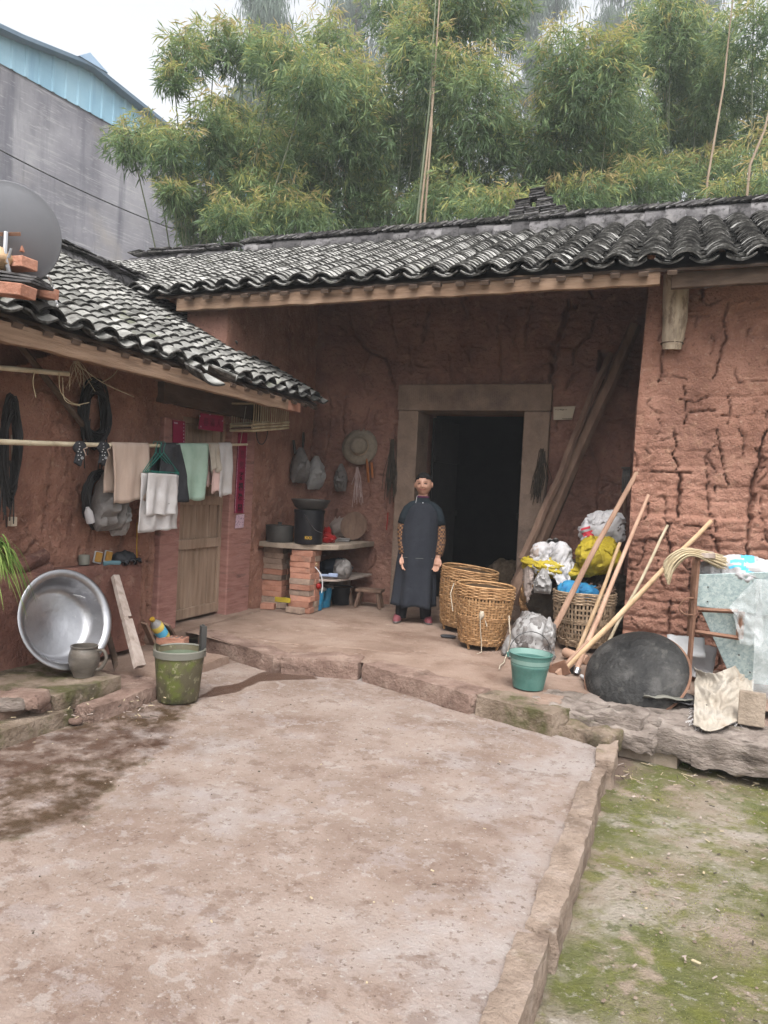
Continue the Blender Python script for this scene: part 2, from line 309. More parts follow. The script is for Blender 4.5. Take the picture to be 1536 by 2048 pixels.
mat('pale_wood',[(.38,.25,.14),(.50,.34,.20),(.55,.40,.26)],7,bump=.2,bscale=30,rough=.65,rand=.08,spots=[((.28,.18,.10),6,.58,.7,.6)])
mat('dead_bamboo',[(.33,.27,.18),(.45,.38,.27),(.52,.46,.34)],8,bump=.15,bscale=40,rough=.6,rand=.1,spots=[((.25,.20,.13),7,.56,.68,.6)])
mat('wicker',[(.20,.105,.045),(.31,.175,.08),(.40,.25,.13)],18,bump=.3,bscale=80,rough=.6,rand=.1,spots=[((.13,.07,.03),9,.53,.66,.65)])
mat('weave_gap_shade',[(.05,.03,.016),(.08,.05,.028)],18,bump=.2,rough=.9)  # colour stands for the shade seen through the weave gaps
mat('wicker_old',[(.17,.115,.07),(.26,.185,.12),(.34,.25,.17)],18,bump=.3,bscale=80,rough=.8,rand=.1,spots=[((.10,.07,.045),9,.52,.66,.7)])
mat('brick',[(.33,.155,.105),(.43,.215,.15),(.50,.27,.195)],7,bump=.45,bscale=40,rough=.92,rand=.2,spots=[((.19,.13,.10),5,.56,.68,.65),((.5,.36,.28),12,.62,.72,.5)],spec=.12)
mat('brick_grey',[(.20,.145,.115),(.28,.205,.16),(.36,.27,.21)],7,bump=.45,bscale=40,rough=.92,rand=.2,spots=[((.12,.09,.07),5,.54,.66,.6)],spec=.12)
mat('slab',[(.24,.19,.145),(.33,.265,.205),(.38,.31,.25)],8,bump=.5,bscale=40,rough=.92)

def simcloth(o,ex,ey,w_,h_,n,cols,floor,steps=70,comp=.85,seed=0,lift=.03,wr=.016):
    """drop a slack sheet on ellipsoids and a floor (position-based): folds and sags like real plastic or cloth"""
    rg=np.random.default_rng(seed); m=max(6,int(n*h_/w_)); o,ex,ey=[np.array(tuple(k),float) for k in (o,ex,ey)]
    u,v=np.meshgrid(np.linspace(-.5,.5,n),np.linspace(-.5,.5,m)); P=o+u[...,None]*ex*w_*comp+v[...,None]*ey*h_*comp
    P[...,2]+=lift*fbm(u*5+seed,v*5,seed*1.3)*2; P+=rg.normal(size=P.shape)*.002; Q=P.copy(); dx=w_/(n-1); dy=h_/(m-1); dd=math.hypot(dx,dy)
    C=[(np.array(tuple(c),float),np.array(r,float)) for c,r in cols]
    def con(a,b,L,k):
        d=b-a; l=np.linalg.norm(d,axis=-1,keepdims=True)+1e-9; c=d*(np.where(l>L,k,k*.035)*.5*(l-L)/l); a+=c; b-=c
    for st in range(steps):
        N=P+(P-Q)*.96; N[...,2]-=.0016; Q=P; P=N
        for it in range(8):
            for s0 in (0,1):
                k=(P.shape[1]-s0)//2; con(P[:,s0:s0+2*k:2],P[:,s0+1:s0+2*k:2],dx,1.)
                k=(P.shape[0]-s0)//2; con(P[s0:s0+2*k:2],P[s0+1:s0+2*k:2],dy,1.)
                k=(P.shape[0]-s0)//2; con(P[s0:s0+2*k:2,:-1],P[s0+1:s0+2*k:2,1:],dd,.4); con(P[s0:s0+2*k:2,1:],P[s0+1:s0+2*k:2,:-1],dd,.4)
            con(P[:,:-3:4],P[:,2:-1:4][:,:P[:,:-3:4].shape[1]],2*dx,.12); con(P[:-3:4],P[2:-1:4][:P[:-3:4].shape[0]],2*dy,.12)
            for c,r in C:
                q=(P-c)/r; l=np.linalg.norm(q,axis=-1); hit=l<1
                if hit.any(): P[hit]=c+(q[hit]/l[hit][:,None])*r; Q[hit]=P[hit]*.95+Q[hit]*.05
            low=P[...,2]<floor; P[...,2][low]=floor; Q[low]=P[low]
    gu=np.gradient(P,axis=1); gv=np.gradient(P,axis=0); Nn=np.cross(gu,gv); Nn/=np.linalg.norm(Nn,axis=-1,keepdims=True)+1e-9
    U=u*w_*(1/.5); V_=v*h_*(1/.5); wx=.25*pn(U*3+seed,V_*3); wy=.25*pn(U*3,V_*3+seed+7); cz=lambda f,o:1-2.5*np.abs(pn((U+wx)*f+o,(V_+wy)*f*1.3-o,seed*.7))
    P=P+Nn*(wr*(cz(5.,1)+.55*cz(11.,4)+.3*cz(20.,9)))[...,None]
    b=MB(); b.add(P.reshape(-1,3),[tuple(int(t) for t in r) for r in _gq(n-1,m-1)]); return b
def _gq(nu,nv): return [(j*(nu+1)+i,j*(nu+1)+i+1,(j+1)*(nu+1)+i+1,(j+1)*(nu+1)+i) for j in range(nv) for i in range(nu)]
# ================================================================ ground, yard, porch
def fastmesh(name,V,Q,mats,parent=None,mi=None,smooth=True,attrs=None):
    me=bpy.data.meshes.new(name); V=np.asarray(V,np.float32); Q=np.asarray(Q,np.int32); k=Q.shape[1]
    me.vertices.add(len(V)); me.vertices.foreach_set('co',V.ravel())
    me.loops.add(Q.size); me.loops.foreach_set('vertex_index',Q.ravel())
    me.polygons.add(len(Q)); me.polygons.foreach_set('loop_start',np.arange(0,Q.size,k,dtype=np.int32))
    for mm in (mats if isinstance(mats,(list,tuple)) else [mats]): me.materials.append(MT[mm])
    if mi is not None: me.polygons.foreach_set('material_index',np.asarray(mi,np.int32))
    me.polygons.foreach_set('use_smooth',np.full(len(Q),bool(smooth)))
    if attrs:
        for kk,vals in attrs.items():
            a=me.attributes.new(kk,'FLOAT','POINT'); a.data.foreach_set('value',np.asarray(vals,np.float32).ravel())
    me.update(calc_edges=True); me.validate()
    o=bpy.data.objects.new(name,me); COL.objects.link(o); return adopt(o,parent)
def gridquads(nu,nv,keep=None):
    i,j=np.meshgrid(np.arange(nu),np.arange(nv)); a=j*(nu+1)+i
    q=np.stack([a,a+1,a+nu+2,a+nu+1],-1).reshape(-1,4)
    return q if keep is None else q[keep.ravel()]
def jitter(poly,step=.028,amp=.013,seed=0):
    out=[]
    for (a,b) in zip(poly[:-1],poly[1:]):
        a=np.array(a,float);b=np.array(b,float);n=max(1,int(np.linalg.norm(b-a)/step))
        for k in range(n): out.append(a+(b-a)*k/n)
    out.append(np.array(poly[-1],float)); out=np.array(out)
    t=np.arange(len(out))
    out[:,0]+=amp*1.6*pn(t*.35,seed*7.7)+amp*1.2*pn(t*1.9,seed*3.1+9); out[:,1]+=amp*pn(t*.9,seed*5.3+40)
    return out
def crackh(U,V,cracks,wmin=.0045):
    H=np.zeros_like(U)
    for n,(poly,wd,dp) in enumerate(cracks):
        P=jitter(poly,seed=n+1)
        m=(U>P[:,0].min()-.1)&(U<P[:,0].max()+.1)&(V>P[:,1].min()-.1)&(V<P[:,1].max()+.1)
        if not m.any(): continue
        u,v=U[m],V[m]; best=np.full(u.shape,9.)
        L=len(P)
        for k in range(L-1):
            a,b=P[k],P[k+1]; d=b-a; t=np.clip(((u-a[0])*d[0]+(v-a[1])*d[1])/(d@d+1e-9),0,1)
            wv=.5*wd*(.25+.6*math.sin(math.pi*(k+.5)/L))*(1+.9*float(pn(k*.33,n*3.3)))
            best=np.minimum(best,np.hypot(u-a[0]-t*d[0],v-a[1]-t*d[1])/max(wv,wmin))
        h=-dp*np.clip(1.25-best,0,1); H[m]=np.minimum(H[m],h)
    return H
def fine_cracks(rg,n,u0,u1,v0,v1,wd=.010,dp=.035,horiz=.3):
    out=[]
    for _ in range(n):
        u,v=rg.uniform(u0,u1),rg.uniform(v0,v1); L=rg.uniform(.05,.28)
        if rg.random()<horiz: p=[(u,v),(u+L*.5,v+rg.uniform(-.03,.03)),(u+L,v+rg.uniform(-.05,.05))]
        else: p=[(u,v),(u+rg.uniform(-.04,.04),v-L*.5),(u+rg.uniform(-.06,.06),v-L)]
        out.append((p,wd*rg.uniform(.7,1.5),dp*rg.uniform(.5,1.2)))
    return out
def inpoly(X,Y,P):
    ins=np.zeros(X.shape,bool); D=np.full(X.shape,1e9); n=len(P)
    for k in range(n):
        (x1,y1),(x2,y2)=P[k],P[(k+1)%n]
        c=((y1>Y)!=(y2>Y))&(X<(x2-x1)*(Y-y1)/(y2-y1+1e-12)+x1); ins^=c
        dx,dy=x2-x1,y2-y1; t=np.clip(((X-x1)*dx+(Y-y1)*dy)/(dx*dx+dy*dy+1e-12),0,1); D=np.minimum(D,np.hypot(X-x1-t*dx,Y-y1-t*dy))
    return np.where(ins,-D,D)
def P2(pts,z): return [tuple(pz(x,y,z))[:2] for x,y in pts]
# terrain to the horizon
g=MB(); g.add([(-900,-900,-.3),(900,-900,-.3),(900,900,-.3),(-900,900,-.3)],[(0,1,2,3)]); struct('ground',g,'soil')
# concrete yard
def XK(Y): return -.445+.030*Y
nu,nv=170,210
uu,vv=np.meshgrid(np.linspace(0,1,nu+1),np.linspace(0,1,nv+1)); Yy=-2.5+vv*8.3; Xx=-5.3+uu*(XK(Yy)+5.34)
Z=.012*fbm(Xx*.5,Yy*.5)+.004*fbm(Xx*2.2,Yy*2.2,3.)+.0022*fbm(Xx*7,Yy*7,5.)
wet1=P2([(-60,1500),(180,1440),(300,1400),(395,1402),(330,1500),(265,1545),(215,1590),(200,1640),(90,1665),(0,1688),(-120,1720)],0)
wet2=P2([(388,1396),(470,1384),(520,1364),(640,1359),(620,1348),(560,1338),(520,1345),(480,1366),(430,1374)],0)
wet=np.maximum(np.clip(.36-inpoly(Xx,Yy,wet1)/.25,0,.56),np.clip(.5-inpoly(Xx,Yy,wet2)/.06,0,.8))
V=np.stack([Xx,Yy,Z-.004],-1).reshape(-1,3)
yard=fastmesh('yard',V,gridquads(nu,nv),'concrete',attrs={'wet':wet,'moss':np.clip(.42-inpoly(Xx,Yy,wet1)/.3,0,.5)*(pn(Xx*1.1,Yy*1.1)>-.1)}); yard['kind']='structure'
# lower mossy ground to the right of the kerb
nu,nv=120,190
uu,vv=np.meshgrid(np.linspace(0,1,nu+1),np.linspace(0,1,nv+1)); Yy=-2.5+vv*7.6; Xx=XK(Yy)-.05+uu*4.2
Z=-.125+.015*fbm(Xx*.8,Yy*.8)+.006*fbm(Xx*4,Yy*4)+.006*np.abs(fbm(Xx*9,Yy*9))
dirt=np.clip(.42-(Xx-XK(Yy)-.12)/.35,0,.55)+np.clip((Yy-4.05)/.9,0,.5)
V=np.stack([Xx,Yy,Z],-1).reshape(-1,3)
mg=fastmesh('mossy_ground',V,gridquads(nu,nv),'moss_ground',attrs={'dirt':dirt}); mg['kind']='structure'
# kerb stones, each its own
kerb=bpy.data.objects.new('kerb',None); COL.objects.link(kerb); kerb.location=(-.3,3,-.1); kerb['kind']='structure'
for k,(y0,y1,dx,dz) in enumerate([(4.22,4.70,.02,.014),(3.92,4.21,-.012,-.02),(3.45,3.915,-.002,.004),(2.47,3.445,.006,.002),(1.75,2.465,-.012,.0),(.9,1.745,.0,.0),(0.,.895,0,0)]):
    yc=(y0+y1)/2; a=math.atan(.03)
    b=MB(); b.rock((XK(yc)+.055+dx,yc,-.085+dz),(.105,y1-y0,.19),RZ(-a+[.03,-.02,.015,.0,.012,0,0][k]),seed=k*3+1,amp=.014,sc=6,n=26,rnd=.10)
    b.build('kerb_stone','kerb_stone',kerb,smooth=True)
# porch platform
edge_px=[(395,1262),(440,1284),(520,1308),(555,1312),(640,1318),(720,1325),(750,1335),(850,1365),(945,1390),(1000,1400),(1110,1418),(1140,1392),(1250,1396),(1400,1410),(1536,1424)]
EP=np.array(P2(edge_px,ZP)); EP[0,0]=-4.2
def edgeY(x): return np.interp(x,EP[:,0],EP[:,1])
nu,nv=300,150
uu,vv=np.meshgrid(np.linspace(0,1,nu+1),np.linspace(0,1,nv+1)); Xx=-4.3+uu*7.3; e=edgeY(Xx)+.05; Yy=e+(vv**1.2)*(8.5-e)
cr=[(P2(p,ZP),w_,d_) for p,w_,d_ in [([(430,1268),(560,1285),(640,1291),(720,1297),(800,1306),(832,1299),(910,1318),(1000,1335)],.02,.03),([(600,1287),(556,1312)],.014,.03),([(640,1250),(760,1257),(880,1290)],.012,.02),([(720,1299),(742,1332)],.014,.03),([(1080,1392),(1140,1424)],.016,.03),([(832,1299),(836,1280),(790,1262)],.012,.02)]]
Z=ZP-.006+.010*fbm(Xx*1.3,Yy*1.3)+.003*fbm(Xx*6,Yy*6)+crackh(Xx,Yy,cr)
wet=np.clip(.5-np.hypot(Xx+3.45,Yy-6.9)/.5,0,.5)
pf=fastmesh('porch_floor',np.stack([Xx,Yy,Z],-1).reshape(-1,3),gridquads(nu,nv),'porch',attrs={'wet':wet}); pf['kind']='structure'
def seg_stone(pxa,pxb,za,h,dep,matn,seed,amp=.014,out=.02,n=14,par=pf,name='edge_stone',zt=.004,rnd=.14,sc=5):
    a=pz(*pxa,za);b=pz(*pxb,za); d=(b-a); d.z=0; L=d.length; d.normalize(); nrm=Vector((-d.y,d.x,0))
    if nrm.y<0: nrm=-nrm
    c=(a+b)/2+nrm*(dep/2-out); c.z=za+zt-h/2
    bb=MB(); bb.rock(c,(L-.008,dep,h),rotm(d,nrm,Vector((0,0,1))),seed=seed,amp=amp,sc=sc,n=n,rnd=rnd)
    return bb.build(name,matn,par,smooth=True)
seg_stone((395,1264),(556,1313),ZP,.15,.20,'edge_stone',1)
seg_stone((558,1312),(722,1326),ZP,.16,.26,'edge_stone',2,.02)
seg_stone((724,1326),(948,1391),ZP,.16,.24,'edge_stone',3,.018)
seg_stone((952,1388),(1112,1430),ZP,.17,.24,'mossy_stone',4,.014)
# rough ledge rocks to the right
for k,(c,sz,rz,sd) in enumerate([((1140,1404),(.46,.44,.12),-.30,1),((1225,1416),(.46,.46,.13),-.2,2),((1330,1424),(.50,.46,.12),-.25,3),((1255,1452),(.40,.26,.11),-.3,4),((1345,1466),(.34,.26,.11),-.15,5),((1450,1462),(.70,.42,.13),-.2,6),((1165,1452),(.44,.20,.12),-.35,7),((1560,1480),(.5,.42,.14),-.2,8),((1390,1440),(.4,.3,.1),-.1,9),((1500,1500),(.6,.22,.13),-.18,10)]):
    p=pz(c[0],c[1],.115-(.055 if k in(3,4,6,9) else 0)); p.z-=sz[2]*.46
    b=MB(); b.rock(p,sz,RZ(rz)@Matrix.Rotation(.05*math.sin(sd*2.3),3,'X'),seed=sd*5,amp=.026,sc=6.5,n=24,rnd=.10); b.build('ledge_rock','mossy_stone' if k==6 else 'grey_rock',pf,smooth=True)
b=MB()   # fill below the porch edge
b.box((1.2,6.75,-.12),(3.6,3.5,.36)); b.build('porch_fill','edge_stone',pf)
b=MB(); p=pz(1300,1512,-.11); b.rock(p+Vector((0,-.02,.05)),(.34,.16,.16),RZ(-.16),seed=77,amp=.006,n=8,rnd=.06)
solo('concrete_block',b,'slab','small grey concrete block on the ground below the rough ledge rocks','block',smooth=True)
# low ledges along the left house
lst=bpy.data.objects.new('left_ledge',None); COL.objects.link(lst); lst.location=(-3.6,3.6,0); lst['kind']='structure'
ZL1=.095; ZL2=.175
def ledge(y0,y1,x0,x1,zt,matn,seed,h=.2,amp=.012,rz=0,n=18):
    b=MB(); b.rock(((x0+x1)/2,(y0+y1)/2,zt-h/2),(x1-x0,y1-y0,h),RZ(rz),seed=seed,amp=amp,sc=4,n=n,rnd=.08); return b.build('ledge_slab',matn,lst,smooth=True)
fy=lambda px,z:pz(*px,z)
a=fy((0,1457),ZL1); c=fy((168,1412),ZL1); d=fy((300,1375),ZL1); e2=fy((480,1313),.06)
ledge(1.2,c.y,-4.1,(a.x+c.x)/2,ZL1,'mossy_stone',21,rz=-.02)
ledge(c.y+.01,d.y+.25,-4.1,d.x+.0,ZL1-.012,'edge_stone',22,rz=-.0)
ledge(d.y+.26,e2.y+.02,-4.1,(e2.x+d.x)/2-.12,.055,'porch',23)
f1=fy((100,1390),ZL2);f2=fy((262,1353),ZL2)
ledge(1.2,f1.y-.02,-4.1,f1.x-.06,ZL2-.01,'porch',24,h=.12,amp=.02)
ledge(f1.y-.01,f2.y,-4.1,(f1.x+f2.x)/2,ZL2,'mossy_stone',25,h=.12)
# ================================================================ main house
SM=.445; ZE=3.22; YE=6.05; YRG=9.0
def zmain(Y): return ZE+(Y-YE)*SM
SL=.55; XE=-3.40; ZEL=2.30; XRG=-5.5
def zleft(X): return ZEL+(XE-X)*SL if X>XRG else ZEL+(XE-XRG)*SL-(XRG-X)*SL
house=thing('farmhouse','red earth farmhouse with a dark open stone doorway and long grey tiled roof','house',(-2,8.2,ZP))
def wallsheet(name,matn,parent,o,du,dv,nrm,lu,lv,res,hf,keepf=None,uedge=None):
    nu,nv=int(lu/res),int(lv/res)
    uu,vv=np.meshgrid(np.linspace(0,lu,nu+1),np.linspace(0,lv,nv+1))
    if uedge is not None: e=uedge(vv); uu=e+(uu/lu)*(lu-e)
    H=hf(uu,vv); o,du,dv,nrm=[np.array(tuple(k),float) for k in (o,du,dv,nrm)]
    P=o+uu[...,None]*du+vv[...,None]*dv+H[...,None]*nrm
    keep=None
    if keepf is not None:
        keep=keepf((uu[:-1,:-1]+uu[1:,1:])/2,(vv[:-1,:-1]+vv[1:,1:])/2)
    return fastmesh(name,P.reshape(-1,3),gridquads(nu,nv,keep),matn,parent)
# recessed wall, u = X+4.05, v = z-ZP
JLo=pY(793,900,YW-.07).x; JLi=pY(833,900,YW-.07).x; JRi=pY(1044,900,YW-.07).x; JRo=pY(1096,900,YW-.07).x
ZT=pY(940,769,YW-.07).z; ZB=pY(940,822,YW-.07).z
MU=lambda pts:[(pY(x,y,YW).x+4.05,pY(x,y,YW).z-ZP) for x,y in pts]
cr=[(MU(p),w_,d_) for p,w_,d_ in [([(700,620),(706,660),(735,690),(770,705),(782,730),(790,765)],.02,.05),([(770,560),(785,640),(800,700)],.012,.03),([(860,600),(852,630),(846,672)],.03,.06),([(1140,590),(1128,640),(1112,680),(1106,720),(1098,752)],.035,.07),([(1065,590),(1052,650),(1050,690)],.014,.04),([(1130,770),(1150,740),(1160,730)],.016,.04),
  ([(1195,620),(1180,660),(1150,690),(1148,720)],.016,.05),([(995,620),(1000,690),(1003,760)],.012,.03),([(900,700),(905,765)],.014,.03),([(655,760),(660,860),(650,900)],.012,.03),([(790,840),(780,930),(770,1010)],.016,.03),([(745,690),(720,740),(735,780)],.01,.03),([(660,640),(680,640),(695,660)],.01,.03),([(820,680),(822,740)],.012,.03),([(1120,800),(1112,850)],.012,.03),([(1180,880),(1200,940),(1195,1010)],.012,.03)]]
cr=[(p_,w_*2.2,d_*1.8) for p_,w_,d_ in cr]+fine_cracks(random.Random(5),120,.2,3.8,.6,3.9,.018,.06)
hole=MU([(1195,735),(1238,690)])
def hmain(u,v):
    h=.014*fbm(u*1.3,v*1.3,1.)+.006*fbm(u*5,v*5,2.)-.026*np.abs(fbm(u*8,v*13,7.,4))+.004*np.abs(np.sin(v*math.pi/.32+.5*pn(u*.7,v*.3)))
    h+=crackh(u,v,cr,.0075)
    ins=(u>hole[0][0]+.012*pn(v*20,1.))&(u<hole[1][0]+.01*pn(v*17,4.))&(v>hole[0][1]+.015*pn(u*22,2.))&(v<hole[1][1])
    return np.where(ins,-.3,h)
wl=wallsheet('wall','earth_shaded',house,(-4.05,YW,ZP-.05),(1,0,0),(0,0,1),(0,-1,0),3.95,3.97,.0125,hmain,lambda u,v:~((u>JLi+4.05-.03)&(u<JRi+4.05+.03)&(v<ZB-ZP+.08)))
b=MB()
for x0,x1,z0,z1 in [(-7.4,JLi,-.2,4.1),(JRi,-.05,-.2,4.1),(JLi+.002,JRi-.002,ZB+.02,4.1)]: b.box(((x0+x1)/2,YW+.5,(z0+z1)/2),(x1-x0-.001,.30,z1-z0))
b.build('wall_core','earth_shaded',house)
# room behind the door
b=MB(); b.box((-2.5,11.9,1.9),(7,.2,4.2)); b.box((-5.2,10.2,1.9),(.2,3.1,4.2)); b.box((-.2,10.2,1.9),(.2,3.1,4.2)); b.box((-2.7,10.2,3.0),(4.8,3.1,.08)); b.build('inner_room','room_shade',house)
b=MB(); b.box((-2.5,10.1,.08),(5.2,3.6,.1)); b.build('inner_floor','room_shade',house)
# stone door frame
fr=MB(); fr.box(((JLo+JLi)/2,YW+.14,(ZP+ZB)/2-.03),(JLi-JLo,.42,ZB-ZP+.06)); fr.build('door_jamb','door_stone',house,bevel=.012)
fr=MB(); fr.box(((JRo+JRi)/2,YW+.14,(ZP+ZB)/2-.03),(JRo-JRi,.42,ZB-ZP+.06)); fr.build('door_jamb','door_stone',house,bevel=.012)
fr=MB(); fr.box(((JLo+JRo)/2+.0,YW+.137,(ZT+ZB)/2+.003),(JRo-JLo+.02,.44,ZT-ZB)); lt=fr.build('door_lintel','door_stone',house,bevel=.012)
fr=MB()
for k in range(70):
    x=JLo+.03+(JRo-JLo-.06)*k/69; fr.box((x,YW-.0855,(ZT+ZB)/2+random.uniform(-.02,.02)),(.006,.006,(ZT-ZB)*random.uniform(.6,.85)))
fr.build('chisel_ridges','door_stone',lt)
fr=MB(); fr.box(((JLi+JRi)/2,YW+.12,ZP+.04),(JRi-JLi-.004,.26,.14)); fr.build('threshold','door_stone',house,bevel=.01)
# open plank door leaves inside
for x,a in ((JLi+.05,1.45),(JRi-.04,-1.35)):
    dl=MB(); s_=1 if a>0 else -1
    M=RZ(a if s_>0 else math.pi+a)
    for k in range(4): dl.box(Vector((x,YW+.40,(ZP+ZB)/2))+M@Vector((.09+.19*k,0,0)),(.186,.03,ZB-ZP-.06),M)
    for z in (.45,1.2,1.85): dl.box(Vector((x,YW+.40,z))+M@Vector((.38,.03*-s_,0)),(.74,.03,.07),M)
    dl.build('door_leaf','room_shade',house)
# front pier / right wall
RZs=[.0,.35,1.0,1.35,2.2,2.9,3.4]; RXs=[pY(*p,YR).x for p in ((1243,1300),(1246,1255),(1262,1030),(1264,960),(1276,780),(1290,640),(1300,560))]
RX=lambda v:np.interp(v+ZP-.05,RZs,RXs)
RU=lambda pts:[(pY(x,y,YR).x+.4,pY(x,y,YR).z-ZP+.05) for x,y in pts]
cr=[(RU(p),w_,d_) for p,w_,d_ in [([(1325,700),(1320,745),(1316,768)],.02,.06),([(1370,772),(1371,815),(1368,857)],.016,.06),([(1348,858),(1349,900),(1351,940)],.018,.06),([(1362,945),(1358,1000),(1352,1035)],.028,.09),([(1335,1045),(1338,1110)],.025,.08),([(1340,1200),(1338,1265)],.02,.07),
 ([(1410,560),(1403,598)],.03,.08),([(1398,600),(1418,612),(1440,600)],.012,.04),([(1458,605),(1447,640),(1452,670),(1442,700),(1436,735),(1430,765)],.016,.06),([(1455,790),(1462,815),(1453,852)],.014,.05),([(1434,860),(1440,890),(1450,940),(1455,975)],.016,.06),([(1532,860),(1520,895),(1516,940),(1504,960),(1502,1000),(1494,1060),(1492,1110)],.03,.10),
 ([(1412,910),(1415,1000),(1424,1080)],.012,.05),([(1430,1040),(1432,1090),(1440,1120)],.018,.06),([(1380,1120),(1382,1180),(1375,1260)],.02,.07),([(1300,640),(1320,650),(1360,632),(1420,630)],.010,.03),([(1470,740),(1475,765),(1530,762)],.012,.03),([(1385,1210),(1384,1262)],.02,.07),([(1310,1085),(1335,1060)],.012,.05),([(1280,944),(1330,944),(1380,946)],.014,.05),([(1280,1080),(1330,1078),(1345,1045)],.012,.04)]]
cr+=fine_cracks(random.Random(8),130,.1,2.2,.1,3.0,.012,.045,.25)
lay=np.array([.0,.17,.30,.42,.55,.66,.80,.93,1.03,1.16,1.27,1.40,1.52,1.66,1.80,1.92,2.08,2.25,2.45,2.7,2.95,3.3,3.7])
def hright(u,v):
    vv=v+.018*pn(u*1.6,v*.6)+.006*pn(u*9,v*3)
    k=np.clip(np.searchsorted(lay,vv)-1,0,len(lay)-2); t=(vv-lay[k])/(lay[k+1]-lay[k])
    bulge=np.sqrt(np.clip(1-(2*t-1)**2,0,1)); fade=np.clip(1.25-v/2.6,.18,1)
    h=.011*fade*bulge+.012*fbm(u*2,v*2,4.)-.024*np.abs(fbm(u*8,v*14,3.,4))*np.clip(1.2-v/3.2,.4,1)+.007*fbm(u*16,v*24,8.,3)+.016*pn(k*3.7,u*.5)
    edge=np.minimum(t,1-t)*(lay[k+1]-lay[k]); h-=.014*np.clip(1.35-v/2.2,.15,1)*np.exp(-(edge/.010)**2)*np.clip(.55+1.3*pn(u*3.1,k*2.7),0,1)
    h+=.03*np.clip((1.27-vv)/.02,0,1)
    return h+crackh(u,v,cr)
wallsheet('front_wall','earth',house,(-.4,YR,ZP-.05),(1,0,0),(0,0,1),(0,-1,0),3.2,3.3,.013,hright,None,lambda v:RX(v)+.4)
def hside(u,v): return .02*fbm(u*2,v*2,9.)+.008*fbm(u*8,v*8,3.)+(RX(v)+.27)*-1*0
nv_=120;nu_=70
uu,vv=np.meshgrid(np.linspace(0,1,nu_+1),np.linspace(0,3.3,nv_+1)); Yy=YR-.02+uu*(YW-YR+.1); Xs=RX(vv)-.004+.02*fbm(Yy*3,vv*3)*np.clip(uu*8,0,1)
fastmesh('side_wall',np.stack([Xs,Yy,vv+ZP-.05],-1).reshape(-1,3),gridquads(nu_,nv_),'earth_shaded',house)
b=MB(); b.box((1.5,YR+.45,1.75),(2.9,.7,3.2)); b.build('wall_core','earth_shaded',house)
# log strut and eave beams
p=pY(1345,688,YR-.12); b=MB(); pts=[(p.x-.004,YR-.06,p.z-.03),(p.x,YR-.075,p.z+.06),(p.x+.008,YR-.085,p.z+.2),(p.x+.002,YR-.10,p.z+.36),(p.x,YR-.11,p.z+.56)]
b.tube(pts,[.072,.086,.094,.098,.098],14); sto=b.build('strut_post','log_bark',house,smooth=True)
b=MB(); b.tube([Vector(pts[0])+Vector((.085*math.cos(t),.085*math.sin(t),.045)) for t in np.linspace(0,6.28,18)],.006,5,cap=False); b.build('wire_tie','beam_dark',sto)
def plank(name,a,bb,h,t,matn,par,seed,nseg=24,amp=.012):
    a=Vector(a);bb=Vector(bb);d=(bb-a).normalized();n=Vector((0,0,1)).cross(d).normalized();R=[]
    for k in range(nseg+1):
        q=a.lerp(bb,k/nseg); w0=amp*float(pn(k*.5,seed));w1=amp*float(pn(k*.35,seed+20.)); e=amp*.7*float(pn(k*.3,seed+40.))
        R.append([q+n*(t/2+e)+Vector((0,0,-h/2+w0)),q+n*(t/2+e)+Vector((0,0,h/2+w1)),q+n*(-t/2+e)+Vector((0,0,h/2+w1)),q+n*(-t/2+e)+Vector((0,0,-h/2+w0))])
    m_=MB(); m_.rings(R); return m_.build(name,matn,par,bevel=.006)
plank('eave_beam',(-4.52,YE+.07,ZE-.085),(-.13,YE+.07,ZE-.055),.125,.055,'beam_wood',house,3,40,.016)
plank('eave_beam',(-.05,YE+.13,ZE-.075),(3.,YE+.13,ZE-.045),.12,.06,'beam_dark',house,5,20)
b=MB(); b.tube([(-4.4,YR+.05,ZE+.10),(-.2,YR+.05,ZE+.10)],.06,10); b.tube([(-7.2,7.6,zmain(7.6)-.16),(-.1,7.6,zmain(7.6)-.16)],.06,10); b.build('purlin','beam_dark',house,smooth=True)
for k in range(22):
    x=-4.35+k*.205; r_=MB(); r_.box((x,(YE+8.2)/2,(zmain(YE)+zmain(8.2))/2-.045),(.07,2.4,.03),Matrix.Rotation(math.atan(SM),3,'X')); r_.build('rafter','beam_dark',house)
# ================================================================ tiles
def tilemesh(name,wd=.205,ln=.2,rise=.052,th=.013,lip=.008,concave=False,seg=6,mt='tile_top'):
    V=[];F=[];MI=[]
    ys=[0,lip,ln]
    def arc(y,off):
        o=[]
        for k in range(seg+1):
            t=-1+2*k/seg; tp=1-.10*(y/ln) ; z=rise*(math.cos(t*math.pi/2)**.85 if not concave else 1-math.cos(t*math.pi/2)**.9)
            o.append((t*wd/2*tp,y,z+off))
        return o
    n=seg+1
    for y in ys: V+=arc(y,th)
    for y in (0,ln): V+=arc(y,0)
    for r in range(2):
        for k in range(seg): a=r*n+k; F.append((a,a+1,a+n+1,a+n)); MI.append(1 if r==0 else 0)
    B=3*n
    for k in range(seg):
        F.append((B+k,B+n+k,B+n+k+1,B+k+1)); MI.append(1)
        F.append((k,B+k,B+k+1,k+1)); MI.append(1)
        F.append((2*n+k,2*n+k+1,B+n+k+1,B+n+k)); MI.append(1)
    for k,d in ((0,0),(seg,1)):
        q=(k,2*n+k,B+n+k,B+k); F.append(q if d==0 else q[::-1]); MI.append(1)
    V=np.array(V); F=np.array(F); 
    me=bpy.data.meshes.new(name); me.from_pydata(V.tolist(),[],F.tolist()); me.materials.append(MT[mt]); me.materials.append(MT['tile_edge']); me.polygons.foreach_set('material_index',MI); me.update()
    return me,V,F,np.array(MI)
